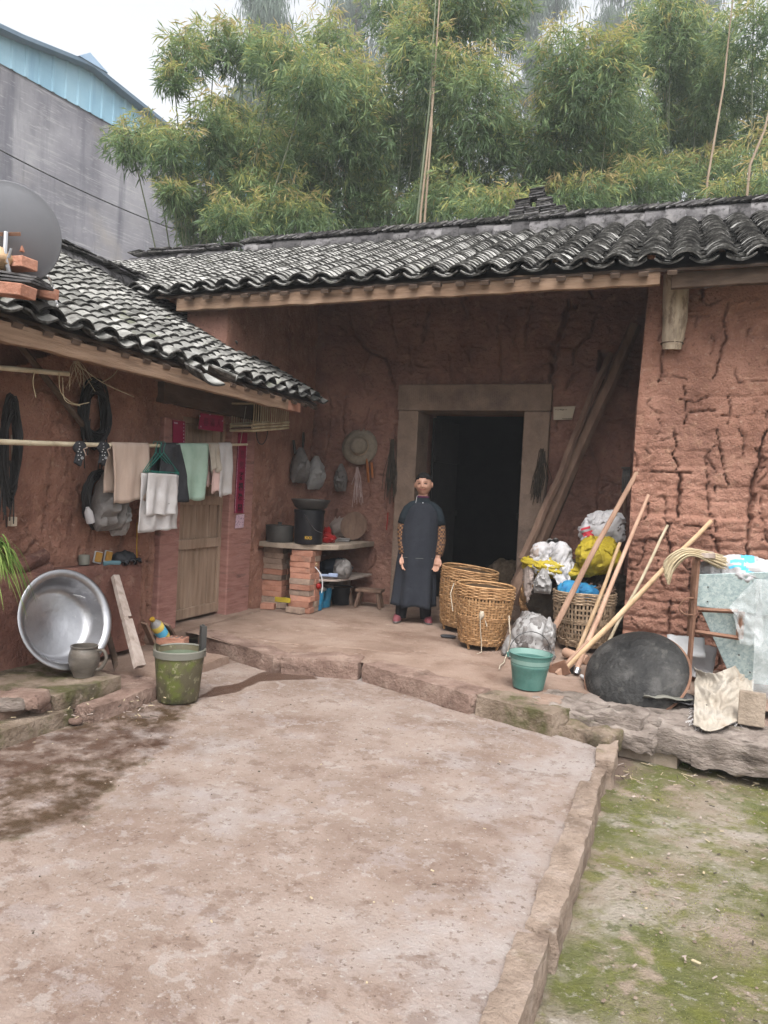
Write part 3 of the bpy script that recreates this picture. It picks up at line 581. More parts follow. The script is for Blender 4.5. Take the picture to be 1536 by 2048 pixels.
def place_tiles(prefix,roof,recs,mt,nmax=300,frame=lambda p:True):
    """recs: list of (kind, 4x4 matrix); the nearest in view become objects of their own, the rest one stuff mesh"""
    T={'cover':tilemesh('cover_tile',mt=mt),'channel':tilemesh('channel_tile',rise=.04,concave=True,mt=mt)}
    for kind in T:
        me,V,F,MI=T[kind]; rs=[m_ for k_,m_ in recs if k_==kind]
        def sc(m_):
            p=m_.translation-CAM; w_=p.dot(_f); x=768+FPX*p.dot(CR)/w_; y=1024-FPX*p.dot(CU)/w_
            return p.length+(0 if (-40<x<1580 and y>0) else 100)
        rs.sort(key=sc)
        for m_ in rs[:nmax]:
            o=bpy.data.objects.new(kind+'_tile',me); COL.objects.link(o); o.matrix_world=m_; o.parent=roof
        rest=rs[nmax:]
        if rest:
            A=np.array([np.array(m_) for m_ in rest]); Vh=np.c_[V,np.ones(len(V))]
            W=np.einsum('nij,vj->nvi',A,Vh)[...,:3].reshape(-1,3)
            FF=(F[None]+ (np.arange(len(rest))*len(V))[:,None,None]).reshape(-1,4)
            o=fastmesh(kind+'_tiles',W,FF,[mt,'tile_edge'],roof,np.tile(MI,len(rest)),False); o['kind']='stuff'
def tmat(p,up,across,tilt,yaw,roll=0):
    # local y up the slope, x across, z out of the roof
    y=Vector(up).normalized(); x=Vector(across).normalized(); z=x.cross(y).normalized()
    m_=rotm(x,y,z)@Matrix.Rotation(yaw,3,'Z')@Matrix.Rotation(-tilt,3,'X')@Matrix.Rotation(roll,3,'Y')
    M4=m_.to_4x4(); M4.translation=p; return M4
rd=MB()
def deckpoly(P): rd.add(P,[(0,1,2,3)])
rd.add([(-8,YE+.03,zmain(YE+.03)-.03),(3.2,YE+.03,zmain(YE+.03)-.03),(3.2,YRG,zmain(YRG)-.03),(-8,YRG,zmain(YRG)-.03)],[(0,1,2,3)])
rd.add([(-8,13,zmain(YRG)-1.85),(3.2,13,zmain(YRG)-1.85),(3.2,YRG,zmain(YRG)-.03),(-8,YRG,zmain(YRG)-.03)],[(0,3,2,1)])
# clip the deck so that it does not run through the left roof
rd=MB()
def mdeck(x0,x1,y0,y1): rd.add([(x0,y0,zmain(y0)-.03),(x1,y0,zmain(y0)-.03),(x1,y1,zmain(y1)-.03),(x0,y1,zmain(y1)-.03)],[(0,1,2,3)])
mdeck(-4.75,3.2,YE+.03,YRG); mdeck(-8,-4.752,6.75,YRG)
rd.add([(-8,13,zmain(YRG)-1.85),(3.2,13,zmain(YRG)-1.85),(3.2,YRG,zmain(YRG)-.03),(-8,YRG,zmain(YRG)-.03)],[(0,3,2,1)])
roof=rd.build('roof','added_deck',house,solid=.02)  # sheet added under the tiles to keep light from leaking through gaps
rec=[]; ua=Vector((0,1,SM)).normalized(); ac=Vector((1,0,0)); cs=1/math.sqrt(1+SM*SM); EXP=.092
ncol=int((3.0+7.7)/.25)
sagf=lambda x:.025*float(pn(x*.45,2.2))
for c in range(ncol):
    x=-7.7+c*.25+random.uniform(-.012,.012)
    y0=YE-.02+random.uniform(-.025,.02)
    if x<-4.85: y0=max(y0,YE+ (min(zleft(x),3.5)+.05-ZE)/SM)
    s=0; n=0; drift=random.uniform(-.01,.01)
    while True:
        y=y0+s*cs
        if y>YRG-.1: break
        z=zmain(y)+.035+sagf(x+y*.7)
        rec.append(('cover',tmat(Vector((x+drift*n*.04+random.uniform(-.006,.006),y,z+.018)),ua,ac,.13+random.uniform(-.03,.05),random.gauss(0,.06),random.gauss(0,.06))))
        if n%3!=2:
            rec.append(('channel',tmat(Vector((x+.125+random.uniform(-.006,.006),y-.02,z-.03)),ua,ac,.12,random.uniform(-.04,.04),random.uniform(-.06,.06))))
        s+=EXP*random.uniform(.72,1.28); n+=1
place_tiles('main',roof,rec,'tile_top')
# ridge of the main roof: half-round caps, leaning slates, a stacked ornament
def ridge(parent,p0,p1,r,lean,mtn,step=.215,slate=True,zoff=0,sl_step=.07,dens=1):
    p0=Vector(p0);p1=Vector(p1);d=(p1-p0);L=d.length;d.normalize();nrm=Vector((0,0,1)).cross(d).normalized();n=int(L/step)
    for k in range(n):
        q=p0+d*(k*step); b=MB(); j=random.uniform(-.012,.012); rr=r*random.uniform(.94,1.05)
        R=[]
        for t,s_ in ((0,1.0),(step*.5,.985),(step*.99,.955)):
            R.append([q+d*t+nrm*(math.cos(a)*rr*s_*.85)+Vector((0,0,math.sin(a)*rr*s_*1.25+j)) for a in np.linspace(-.35,math.pi+.35,10)])
        b.rings(R); b.build('ridge_cap',mtn,parent,smooth=True)
    if slate:
        n=int(L/sl_step)
        for k in range(n):
            q=p0+d*(k*sl_step+random.uniform(-.01,.01))+Vector((0,0,r*1.25+.028+zoff)); a=lean+random.uniform(-.07,.07)
            M=rotm(d,nrm,Vector((0,0,1)))@Matrix.Rotation(-a,3,'Y')
            b=MB(); b.box(q,(.19*random.uniform(.85,1.1),.17,.014),M); o=b.build('ridge_slate','tile_edge' if random.random()<.5 else 'ridge_tile',parent)
zr=zmain(YRG)-.02
xs=pY(495,490,YRG).x
ridge(roof,(xs,YRG,zr+.075),(2.9,YRG,zr+.075),.115,.28,'ridge_tile',sl_step=.058)
ridge(roof,(-7.5,YRG,zr+.03),(xs-.02,YRG,zr+.03),.10,0,'ridge_tile',slate=False)
for k in range(44):   # loose slates lying flat on the left part of the ridge
    x=-7.4+random.random()*(xs+7.2); b=MB(); b.box((x,YRG+random.uniform(-.03,.03),zr+.17+random.random()*.06),(.22,.16,.013),RZ(random.uniform(-.2,.2))@Matrix.Rotation(random.uniform(-.06,.06),3,'Y')); b.build('ridge_slate','tile_edge' if k%2 else 'ridge_tile',roof)
for (px,lv,h) in [(1035,0,7),(1065,0,7),(1098,0,7),(1045,1,6),(1072,2,6),(1088,1,6),(1118,0,6)]:
    q=pY(px,440,YRG); z0=zr+.24+lv*.115
    for k in range(h):
        b=MB(); b.box((q.x+random.uniform(-.012,.012),YRG+random.uniform(-.015,.015),z0+k*.0185),(.17,.17,.012),Matrix.Rotation(-.06+random.uniform(-.03,.03),3,'Y')@RZ(random.uniform(-.1,.1))); b.build('ridge_slate','tile_edge' if k%2 else 'ridge_tile',roof)
for _ in range(90):  # fallen dry leaves and lime crumbs caught in the channels of the near tiles
    x=random.choice([.06,.31,.56,-.19,.81,-.44,-.69,-.94])+.125*0+random.uniform(-.03,.03)+.0; y=YE+.1+random.random()*1.5
    b=MB(); b.rock((x,y,zmain(y)+.06),(random.uniform(.02,.06),random.uniform(.02,.05),.02),RZ(random.random()*3),seed=_,amp=.006,sc=20,n=3); b.build('debris','brick' if _%3==0 else ('pale_wood' if _%3==1 else 'old_plank'),roof)
# ================================================================ left house
lh=thing('side_house','low red earth side house with plank door, red banners and mossy tiled roof','house',(-4,5,ZL2))
LU=lambda pts:[(pX(x,y,XL).y-1.0,pX(x,y,XL).z-.05) for x,y in pts]
cr=[(LU(p),w_,d_) for p,w_,d_ in [([(105,830),(125,855),(122,880)],.01,.03),([(110,890),(105,930),(108,960),(100,1000),(95,1030),(85,1060)],.018,.05),([(120,880),(108,930)],.012,.04),([(295,780),(302,820),(300,850)],.025,.06),([(250,1030),(245,1060),(240,1100)],.03,.08),([(185,1040),(180,1085)],.02,.05),([(305,1060),(300,1120),(296,1180),(300,1230)],.03,.08),
   ([(30,960),(27,1000),(25,1040)],.016,.05),([(12,800),(16,830)],.02,.05),([(45,1035),(60,1075)],.014,.04),([(510,900),(505,1000),(500,1100)],.012,.03),([(545,820),(548,900),(540,1000)],.012,.03),([(200,740),(230,770)],.012,.03),([(60,740),(65,800)],.01,.03),([(525,640),(530,740)],.012,.03),([(580,620),(575,720)],.014,.04),([(330,1070),(325,1150)],.02,.06),([(275,1075),(285,1130),(280,1190),(292,1250)],.035,.08)]]
cr+=fine_cracks(random.Random(9),120,1.2,6.8,.5,2.5,.014,.045)
DY0=pX(352,1100,XL).y; DY1=pX(452,1100,XL).y; DZ1=pX(400,838,XL).z
def hleft(u,v):
    h=.012*fbm(u*1.4,v*1.4,11.)+.006*fbm(u*5,v*5,12.)
    rough=np.clip((1.15-v)/.35,0,1)*np.clip((v-.55)/.2,0,1)+np.clip((u-2.7)/.4,0,1)*np.clip((4.4-u)/.1,0,1)*.9+np.clip((u-5.7)/.2,0,1)*.5
    h-=(.006+.026*np.clip(rough,0,1))*np.abs(fbm(u*9,v*9,13.))
    return h+crackh(u,v,cr)
wallsheet('wall','earth',lh,(XL,1.0,.05),(0,1,0),(0,0,1),(1,0,0),7.15,4.1,.016,hleft,lambda u,v:~((u>DY0-1+.02)&(u<DY1-1-.02)&(v<DZ1-.05))&~((u<5.2)&(v>2.58))&(v+.05<ZE+(u+1-YE)*SM-.07))
b=MB(); b.box((XL-.35,1+(DY0-1)/2,1.3),(.5,DY0-1,2.5)); b.box((XL-.35,(DY1+8.3)/2,1.3),(.5,8.3-DY1,2.4)); b.add([(x,y,z) for x in (-4.5,-4.03) for y,z in ((6.25,2.5),(8.3,2.5),(8.3,zmain(8.3)-.08),(6.25,zmain(6.25)-.08))],[(0,1,2,3),(7,6,5,4),(0,4,5,1),(1,5,6,2),(2,6,7,3),(3,7,4,0)]); b.box((XL-.35,(DY0+DY1)/2,2.5),(.5,DY1-DY0-.004,.5)); b.box((XL-.55,(DY0+DY1)/2,1.2),(.1,DY1-DY0,2.2)); b.build('wall_core','earth_shaded',lh)
# low plinth bench under the drying pole
XP=-3.86; q=pX(283,1131,XP); PZ=pX(230,1128,XP).z; PY1=q.y
nu_,nv_=150,50
uu,vv=np.meshgrid(np.linspace(0,1,nu_+1),np.linspace(0,1,nv_+1)); Yy=1.0+uu*(PY1-1.0); Zz=.1+vv*(PZ-.1)
Xx=XP+.010*fbm(Yy*2,Zz*2,3.)+.004*fbm(Yy*9,Zz*9,3.)-.03*np.clip((vv-.93)/.07,0,1)**2
pl=fastmesh('plinth',np.stack([Xx,Yy,Zz],-1).reshape(-1,3),gridquads(nu_,nv_),'plinth',lh)
b=MB(); b.box(((XP+XL)/2-.06,(1+PY1)/2,(PZ+.1)/2-.004),(XP-XL+.07,PY1-1.002,PZ-.1)); b.build('plinth_core','plinth',lh)
# stone pilasters of the door
def pil(xa,xb,X,ztop,name,matn='red_stone',z0=.06,dep=.3):
    y0=pX(xa,1200,X).y;y1=pX(xb,1200,X).y; b=MB(); b.box((X-dep/2,(y0+y1)/2,(ztop+z0)/2),(dep,y1-y0,ztop-z0)); o=b.build(name,matn,lh,bevel=.012)
    c=MB()
    for k in range(26):
        z=z0+.12+k*.028
        if z>z0+1.0: break
        c.box((X+.0015,(y0+y1)/2,z),(.004,(y1-y0)*random.uniform(.75,.93),.007))
    c.build('chisel_ridges',matn,o); return y0,y1
PX_=XL+.05
a0,a1=pil(316,354,PX_,pX(340,835,PX_).z,'door_jamb'); b0,b1=pil(452,497,PX_,pX(470,830,PX_).z,'door_jamb')
zl=pX(420,820,PX_).z
plank('door_lintel',(PX_-.05,a0-.05,zl+.07),(PX_-.05,b1+.05,zl+.07),.17,.14,'beam_dark',lh,9)
plank('fascia_board',(PX_+.02,a0-.1,zl+.24),(PX_+.02,b1+.06,zl+.24),.17,.03,'door_wood',lh,12)
# plank door
XD=XL-.06; dy0=a1; dy1=pX(440,1100,XD).y; dz0=.17; dz1=zl-.02
dr=MB(); n=4
for k in range(n):
    w_=(dy1-dy0)/n; dr.box((XD-.02,dy0+w_*(k+.5),(dz0+dz1)/2),(.03,w_-.006,dz1-dz0))
do=dr.build('door','door_wood',lh,bevel=.003)
for zc in (dz0+.06,pX(400,1086,XD).z,pX(400,1000,XD).z,dz1-.08):
    b=MB(); b.box((XD+.012,(dy0+dy1)/2,zc),(.03,dy1-dy0-.02,.09)); b.build('door_rail','door_wood',do,bevel=.004)
for yc in (dy0+.035,dy1-.035):
    b=MB(); b.box((XD+.010,yc,(dz0+dz1)/2),(.027,.07,dz1-dz0-.01)); b.build('door_stile','door_wood',do,bevel=.004)
b=MB(); b.box((XD-.05,(dy1+b0)/2,(dz0+dz1)/2),(.05,b0-dy1-.004,dz1-dz0)); b.build('door_reveal','beam_dark',lh)
b=MB(); b.rock((XL-.05,(a0+b1)/2,.10),(.42,b1-a0+.2,.1),None,seed=31,amp=.01,n=12,rnd=.1); b.build('threshold','porch',lh,smooth=True)
# eave beams and rafters
plank('eave_beam',(XE-.02,1.2,ZEL-.115),(XE-.02,6.35,ZEL-.095),.105,.06,'beam_wood',lh,14,40,.016)
b=MB(); b.rock((XE-.05,6.45,ZEL-.09),(.09,.42,.10),None,seed=8,amp=.01,n=8); b.build('eave_stone','brick',lh,smooth=True)
for k in range(26):
    y=1.4+k*.22; r_=MB(); r_.box(((XE+XRG)/2,y,(zleft(XE)+zleft(XRG+.001))/2-.05),(2.45,.07,.03),Matrix.Rotation(math.atan(SL),3,'Y')); r_.build('rafter','beam_dark',lh)
plank('wall_plate',(XL+.06,1.2,2.44),(XL+.06,b0,2.44),.14,.1,'beam_dark',lh,17)
b=MB(); p0=pX(20,665,-3.9);p1=pX(165,850,-3.93); b.tube([p0,p1],.022,8); b.build('brace_pole','beam_dark',lh,smooth=True)
# roof deck, tiles
rd=MB(); XRr=XRG
ym=YE+.0
def ldeck(x0,x1,y0,y1): rd.add([(x0,y0,zleft(x0)-.03),(x0,y1,zleft(x0)-.03),(x1,y1,zleft(x1)-.03),(x1,y0,zleft(x1)-.03)],[(0,3,2,1)])
ldeck(XE-.02,XRG,1.0,YE+.15); ldeck(XE-.02,-4.85,YE+.151,7.02); ldeck(XRG-.001,-7.4,1.0,6.4)
lroof=rd.build('roof','added_deck',lh,solid=.02)  # added sheet again, blocks light between the tiles of the low roof
rec=[]; ua=Vector((-1,0,SL)).normalized(); ac=Vector((0,1,0)); cs=1/math.sqrt(1+SL*SL)
ncol=int((7.0-1.0)/.235)
for c in range(ncol+1):
    y=1.05+c*.235+random.uniform(-.012,.012); x0=XE+.02+random.uniform(-.02,.03); s=0;n=0; dr_=random.uniform(-.02,.02)
    while True:
        x=x0-s*cs
        if x<XRG+.08: break
        z=zleft(x)+.035+.03*float(pn(y*.6,x*.5))-.02*max(0,(y-5.4))*(0)
        if not(y>YE-.05 and z>zmain(y)-.09):
            rec.append(('cover',tmat(Vector((x,y+dr_*n*.05+random.uniform(-.008,.008),z+.018)),ua,ac,.15+random.uniform(-.03,.05),random.uniform(-.08,.08),random.uniform(-.08,.08))))
            if n%3!=2: rec.append(('channel',tmat(Vector((x+.02,y+.117+random.uniform(-.008,.008),z-.03)),ua,ac,.12,random.uniform(-.06,.06),random.uniform(-.08,.08))))
        s+=.092*random.uniform(.8,1.25); n+=1
# a couple of slipped, tilted tiles at the eave end
for (px,py,yaw) in [(470,765,.5),(420,770,-.3),(475,695,.4)]:
    o=pP(px,py,Vector((XE,0,ZEL+.13)),Vector((SL,0,1)).normalized()); rec.append(('channel',tmat(o,ua,ac,.1,yaw,.1)))
place_tiles('left',lroof,rec,'tile_moss')
zr=zleft(XRG+.001)
ridge(lroof,(XRG,3.4,zr+.03),(XRG,6.75,zr+.03),.085,.0,'ridge_tile',slate=False)
for k in range(58):
    y=3.4+3.5*k/57; b=MB(); b.box((XRG+random.uniform(-.03,.03),y,zr+.155+.03*(k%2)),(.17,.2,.014),Matrix.Rotation(random.uniform(-.12,.04),3,'X')); b.build('ridge_slate','tile_edge' if k%3 else 'ridge_tile',lroof)
# ================================================================ warehouse behind
mat('render_wall',[(.13,.128,.145),(.205,.20,.22),(.275,.27,.285)],.5,detail=10,bump=.4,bscale=8,rough=.95,spots=[((.085,.083,.10),.45,.50,.66,.8,(1,1,.4)),((.33,.325,.33),1.4,.55,.66,.6,(.5,.5,14)),((.10,.10,.12),.9,.53,.68,.7,(2.2,2.2,.18)),((.34,.335,.34),3,.58,.68,.5,(1,1,6)),((.29,.265,.24),.3,.56,.68,.6)],spec=.05)
mat('blue_sheet',[(.20,.36,.47),(.25,.42,.53),(.30,.47,.57)],.8,bump=.05,bscale=10,rough=.5,spots=[((.14,.28,.42),1.2,.55,.68,.6,(2,2,.2))])
mat('blue_edge',[(.13,.20,.28),(.19,.26,.34)],1.,bump=.05,rough=.5)
wdir=Vector((math.sin(R_(9)),math.cos(R_(9)),0)); wn=Vector((wdir.y,-wdir.x,0))
W0=pd(-60,600,19.0); W0.z=-.3
def wp(x,y): return pP(x,y,W0,wn)
wh=thing('warehouse','tall grey rendered warehouse wall with blue sheet metal cladding under its roof edge','building',W0)
A=wp(-60,85);B=wp(150,200);C_=wp(275,272);D_=wp(420,355)
def wz(p,z): return Vector((p.x,p.y,z))
slope=(wp(270,268).z-wp(0,118).z)/((wp(270,268)-wp(0,118)).dot(wdir))
s_of=lambda p:(p-W0).dot(wdir)
zb=lambda s:wp(0,118).z+(s-s_of(wp(0,118)))*slope
b=MB(); s0,s1=-4.,24.
P=lambda s,z,o=0:W0+wdir*s+wn*o+Vector((0,0,z+.3))
b.add([P(s0,-.3),P(s1,-.3),P(s1,zb(s1)),P(s0,zb(s0)),P(s0,-.3,-.3),P(s1,-.3,-.3),P(s1,zb(s1),-.3),P(s0,zb(s0),-.3)],[(0,1,2,3),(5,4,7,6),(0,3,7,4),(1,5,6,2),(3,2,6,7),(0,4,5,1)]); b.build('wall','render_wall',wh)
zt1=lambda s:np.interp(s,[s_of(wp(0,72)),s_of(wp(170,138)),s_of(wp(300,240)),s_of(wp(420,335))],[wp(0,72).z,wp(170,138).z,wp(300,240).z,wp(420,335).z])
k=0; s=s0
while s<s1-.1:
    b=MB(); w_=.82; pr=[(0,.0),(.30,.0),(.33,.035),(.39,.035),(.42,0),(.72,0),(.75,.035),(.81,.035),(.82,0)]
    Vv=[P(s+a,zb(s+a)-.12,.03+o) for a,o in pr]+[P(s+a,float(zt1(s+a)),.03+o) for a,o in pr]
    b.add(Vv,[(i,i+1,i+10,i+9) for i in range(8)]); b.build('cladding_sheet','blue_sheet',wh); s+=.822; k+=1
b=MB(); sp=np.linspace(s0,s1,40)
R=[[P(s,float(zt1(s)),-.35),P(s,float(zt1(s)),.34),P(s,float(zt1(s))+.09,.36),P(s,float(zt1(s))+.12,-.35)] for s in sp]; b.rings(R); b.build('roof_edge','blue_edge',wh)
R=[[P(s,float(zt1(s))+.11,-8.),P(s,float(zt1(s))+.10,.3),P(s,float(zt1(s))+.13,.3),P(s,float(zt1(s))+.14,-8.)] for s in sp]; b=MB(); b.rings(R); b.build('roof_sheet','blue_edge',wh)
sk=s_of(wp(170,138)); b=MB(); b.add([P(sk-.5,float(zt1(sk-.5))+.12,.38),P(sk+.5,float(zt1(sk+.5))+.12,.38),P(sk,float(zt1(sk))+.42,.2),P(sk-.5,float(zt1(sk-.5))+.12,-1),P(sk+.5,float(zt1(sk+.5))+.12,-1),P(sk,float(zt1(sk))+.42,-1)],[(0,1,2),(3,5,4),(0,2,5,3),(1,4,5,2)]); b.build('ridge_end','blue_edge',wh)
a=wp(-30,290);c=wp(385,475); b=MB(); b.tube(sag(a+wn*.15,c+wn*.15,.15,16),.018,5)
solo('power_cable',b,'tile_edge','thin black cable strung along the grey warehouse wall','cable')
# ================================================================ bamboo and cypress behind the roofs
def leafmat(name,stops,trans=.35,rough=.55):
    M=bpy.data.materials.new(name); M.use_nodes=True; t=M.node_tree; N=t.nodes; L=t.links; b=N['Principled BSDF']
    A=N.new('ShaderNodeAttribute'); A.attribute_name='tint'; rp=N.new('ShaderNodeValToRGB'); e=rp.color_ramp.elements
    for i,(p,c) in enumerate(stops):
        el=e[i] if i<2 else e.new(p); el.position=p; el.color=(*c,1)
    L.new(A.outputs['Fac'],rp.inputs[0]); L.new(rp.outputs[0],b.inputs['Base Color']); b.inputs['Roughness'].default_value=rough; b.inputs['Specular IOR Level'].default_value=.35
    tr=N.new('ShaderNodeBsdfTranslucent'); L.new(rp.outputs[0],tr.inputs['Color']); mx=N.new('ShaderNodeMixShader'); mx.inputs[0].default_value=trans
    L.new(b.outputs[0],mx.inputs[1]); L.new(tr.outputs[0],mx.inputs[2]); L.new(mx.outputs[0],N['Material Output'].inputs['Surface']); MT[name]=M
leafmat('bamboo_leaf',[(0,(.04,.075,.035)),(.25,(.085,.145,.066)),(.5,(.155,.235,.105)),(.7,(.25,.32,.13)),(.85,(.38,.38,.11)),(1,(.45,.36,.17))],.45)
leafmat('cypress_leaf',[(0,(.06,.09,.07)),(.5,(.11,.15,.115)),(1,(.17,.21,.15))],.25,.8)
leafmat('grass_leaf',[(0,(.06,.11,.02)),(.5,(.14,.24,.05)),(1,(.28,.36,.10))],.3)
leafmat('moss_leaf',[(0,(.10,.11,.03)),(.5,(.19,.20,.06)),(1,(.32,.30,.13))],.3,.9)
mat('culm_green',[(.06,.08,.045),(.10,.12,.07),(.16,.16,.10)],6,bump=.1,rough=.6)
mat('culm_dry',[(.30,.22,.15),(.40,.31,.22)],6,bump=.1,rough=.7)
mat('bark',[(.07,.06,.05),(.12,.10,.085)],4,bump=.5,rough=.95)
def quadleaves(B,D,S,L,W,bend=.0):
    """kite-shaped blades: base B, direction D, side S (unit), length L, width W"""
    L=L[:,None];W=W[:,None]; n=np.cross(D,S)
    mid=B+D*L*.42; tip=B+D*L+np.array([0,0,-1.])*L*bend
    V=np.stack([B,mid+S*W/2+n*W*.12,tip,mid-S*W/2+n*W*.12],1)
    return V.reshape(-1,3)
def norm(a): return a/np.maximum(np.linalg.norm(a,axis=-1,keepdims=True),1e-9)
def plume(c,rx,ry,rz,nspr,young=.0,per=9,seed=0,ll=(.11,.22)):
    rg=np.random.default_rng(seed)
    right=np.array(CR);up=np.array([0,0,1.]);fw=np.array(_f)
    d=norm(rg.normal(size=(nspr,3))); rad=rg.random(nspr)**.38
    # lumpy outline
    lum=1+.5*fbm(d[:,0]*1.7+seed,d[:,1]*1.7,d[:,2]*1.7,3)
    loc=d*(rad*lum)[:,None]
    P=np.array(c)+right*(loc[:,:1]*rx)+up*(loc[:,1:2]*ry)+fw*(loc[:,2:]*rz)
    P=np.repeat(P,per,0); dd=np.repeat(d,per,0); n=len(P)
    out=right*dd[:,:1]+fw*dd[:,2:]+up*dd[:,1:2]*.25
    tw=rg.normal(size=(n//per,3))*.55; tw=np.repeat(tw,per,0)
    D=norm(out*.55+tw+rg.normal(size=(n,3))*.55+np.array([0,0,-.62]))
    S=norm(np.cross(D,rg.normal(size=(n,3))))
    L=rg.uniform(*ll,n); W=L*rg.uniform(.10,.15,n)
    P=P+D*rg.uniform(-.05,.12,n)[:,None]+rg.normal(size=(n,3))*.03
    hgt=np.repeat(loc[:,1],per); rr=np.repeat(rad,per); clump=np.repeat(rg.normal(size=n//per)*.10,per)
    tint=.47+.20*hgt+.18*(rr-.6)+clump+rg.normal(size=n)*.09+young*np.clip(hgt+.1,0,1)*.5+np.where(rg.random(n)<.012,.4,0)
    return quadleaves(P,D,S,L,W,.12),np.repeat(np.clip(tint,0,1),4)
def foliage(name,parts,matn,parent):
    V=np.concatenate([p[0] for p in parts]);T=np.concatenate([p[1] for p in parts]); Q=np.arange(len(V)).reshape(-1,4)
    o=fastmesh(name,V,Q,matn,parent,smooth=False,attrs={'tint':T}); return o
BAM=[('bamboo_clump','arching bamboo reaching over the grey warehouse wall',13.2,[(372,112,48,42,1),(430,88,55,42,1),(495,105,62,48,1),(560,120,60,52,1),(625,165,62,60,1),(345,155,24,26,1),(255,285,44,36,1),(300,285,55,50,1),(345,300,48,48,1),(420,255,46,66,1),(455,235,40,45,0),(375,392,44,42,1),(400,452,50,42,1),(445,335,62,60,0),(348,385,24,24,1)]),
 ('bamboo_clump','bushy bamboo rising behind the low left end of the main roof ridge',13.8,[(500,300,72,62,0),(565,250,72,72,0),(520,395,76,70,1),(605,345,82,80,0),(470,440,56,45,1),(590,440,85,52,1),(655,95,48,66,1),(685,175,62,66,1),(640,250,70,70,0)]),
 ('bamboo_clump','bamboo with tall bare thin culms behind the middle of the ridge',14.4,[(705,265,82,82,1),(760,200,62,70,1),(780,330,92,90,0),(690,395,84,70,0),(765,440,88,48,0),(850,55,56,66,2),(865,150,62,72,1),(860,290,72,92,0),(815,90,40,60,1),(780,20,50,60,0)]),
 ('bamboo_clump','tall dense bamboo column left of the stacked tile ornament',13.6,[(930,75,72,92,1),(950,200,76,92,1),(940,325,82,92,0),(895,405,82,60,0),(985,425,84,46,1),(1000,270,36,80,1),(915,-20,70,60,1),(1000,10,60,60,0)]),
 ('bamboo_clump','broad bamboo mound behind the stacked tile ornament',14.0,[(1130,125,68,76,1),(1180,185,84,82,1),(1110,255,72,80,1),(1220,245,82,80,0),(1150,325,92,72,0),(1250,325,82,62,0),(1085,335,52,62,0),(1060,405,74,46,1),(1160,392,86,44,2),(1230,120,46,50,1)]),
 ('bamboo_clump','bamboo with one long slanting dry culm behind the right roof end',14.6,[(1330,110,66,66,0),(1400,95,60,70,0),(1370,205,84,80,0),(1320,275,76,70,0),(1440,270,66,58,0),(1290,365,94,44,1),(1400,345,94,50,2),(1340,30,40,50,0),(1440,170,60,70,0),(1290,60,50,60,0)]),
 ('bamboo_clump','loose sparse bamboo at the far right end of the roof',13.4,[(1505,55,56,72,1),(1525,180,46,70,0),(1500,335,74,58,1),(1540,260,44,80,0),(1470,395,70,36,1),(1560,380,60,60,1)])]
sd_=100
for nm,lab,dep,pls in BAM:
    ctr=pd(sum(p[0] for p in pls)/len(pls),500,dep+1.2); base=Vector((ctr.x,ctr.y,-.3))
    t_=thing(nm,lab,'bamboo',base,'bamboo clumps behind the roofs'); parts=[]
    for (x,y,rx,ry,yg) in pls:
        sd_+=1; dj=dep+random.uniform(-.9,.9)+(1.0 if yg==0 else 0); c=pd(x,y,dj); k=dj/FPX
        a=rx*ry*k*k; nsp=int(740*a)+60
        if x<330 or x>1480: nsp=int(nsp*.8)
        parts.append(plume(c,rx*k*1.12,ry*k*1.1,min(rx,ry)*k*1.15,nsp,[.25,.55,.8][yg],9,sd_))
        cu=MB(); pts=curve([base+Vector((random.uniform(-.5,.5),random.uniform(-.4,.4),0)),base.lerp(c,.45)+Vector((0,0,1.5*(1 if y<350 else .2))),c+Vector((0,0,.2)),c+(c-base)*.03+Vector((0,0,-.1))],6)
        cu.tube(pts,list(np.linspace(.022,.004,len(pts))),6); cu.build('culm','culm_green',t_,smooth=True)
        if yg>=0: # fine side branches that carry the plume
            br=MB()
            for _ in range(5):
                e_=c+Vector((random.uniform(-1,1)*rx*k*.8,random.uniform(-.4,.4),random.uniform(-.7,.6)*ry*k)); br.tube(sag(c,e_,-.12,5),[.010,.009,.008,.007,.006,.004],4)
            br.build('branch','culm_green',t_)
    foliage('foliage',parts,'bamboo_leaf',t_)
    extra={'bamboo with tall':[((872,-10),(835,432),'culm_green'),((866,80),(850,430),'culm_dry'),((880,-20),(842,420),'culm_dry')],'bamboo with one':[((1467,-15),(1415,360),'culm_dry')],'loose sparse':[((1545,190),(1500,330),'culm_dry')]}
    for kk,ls in extra.items():
        if lab.startswith(kk):
            for (a_,b_,mm) in ls:
                cu=MB(); A_=pd(*a_,dep-1.1);B_=pd(*b_,dep-1.1); G=B_+(B_-A_)*.9; G.z=-.3
                cu.tube([G,B_,A_.lerp(B_,.5)+Vector((.05,0,0)),A_],[.026,.022,.018,.012],7); cu.build('culm',mm,t_,smooth=True)
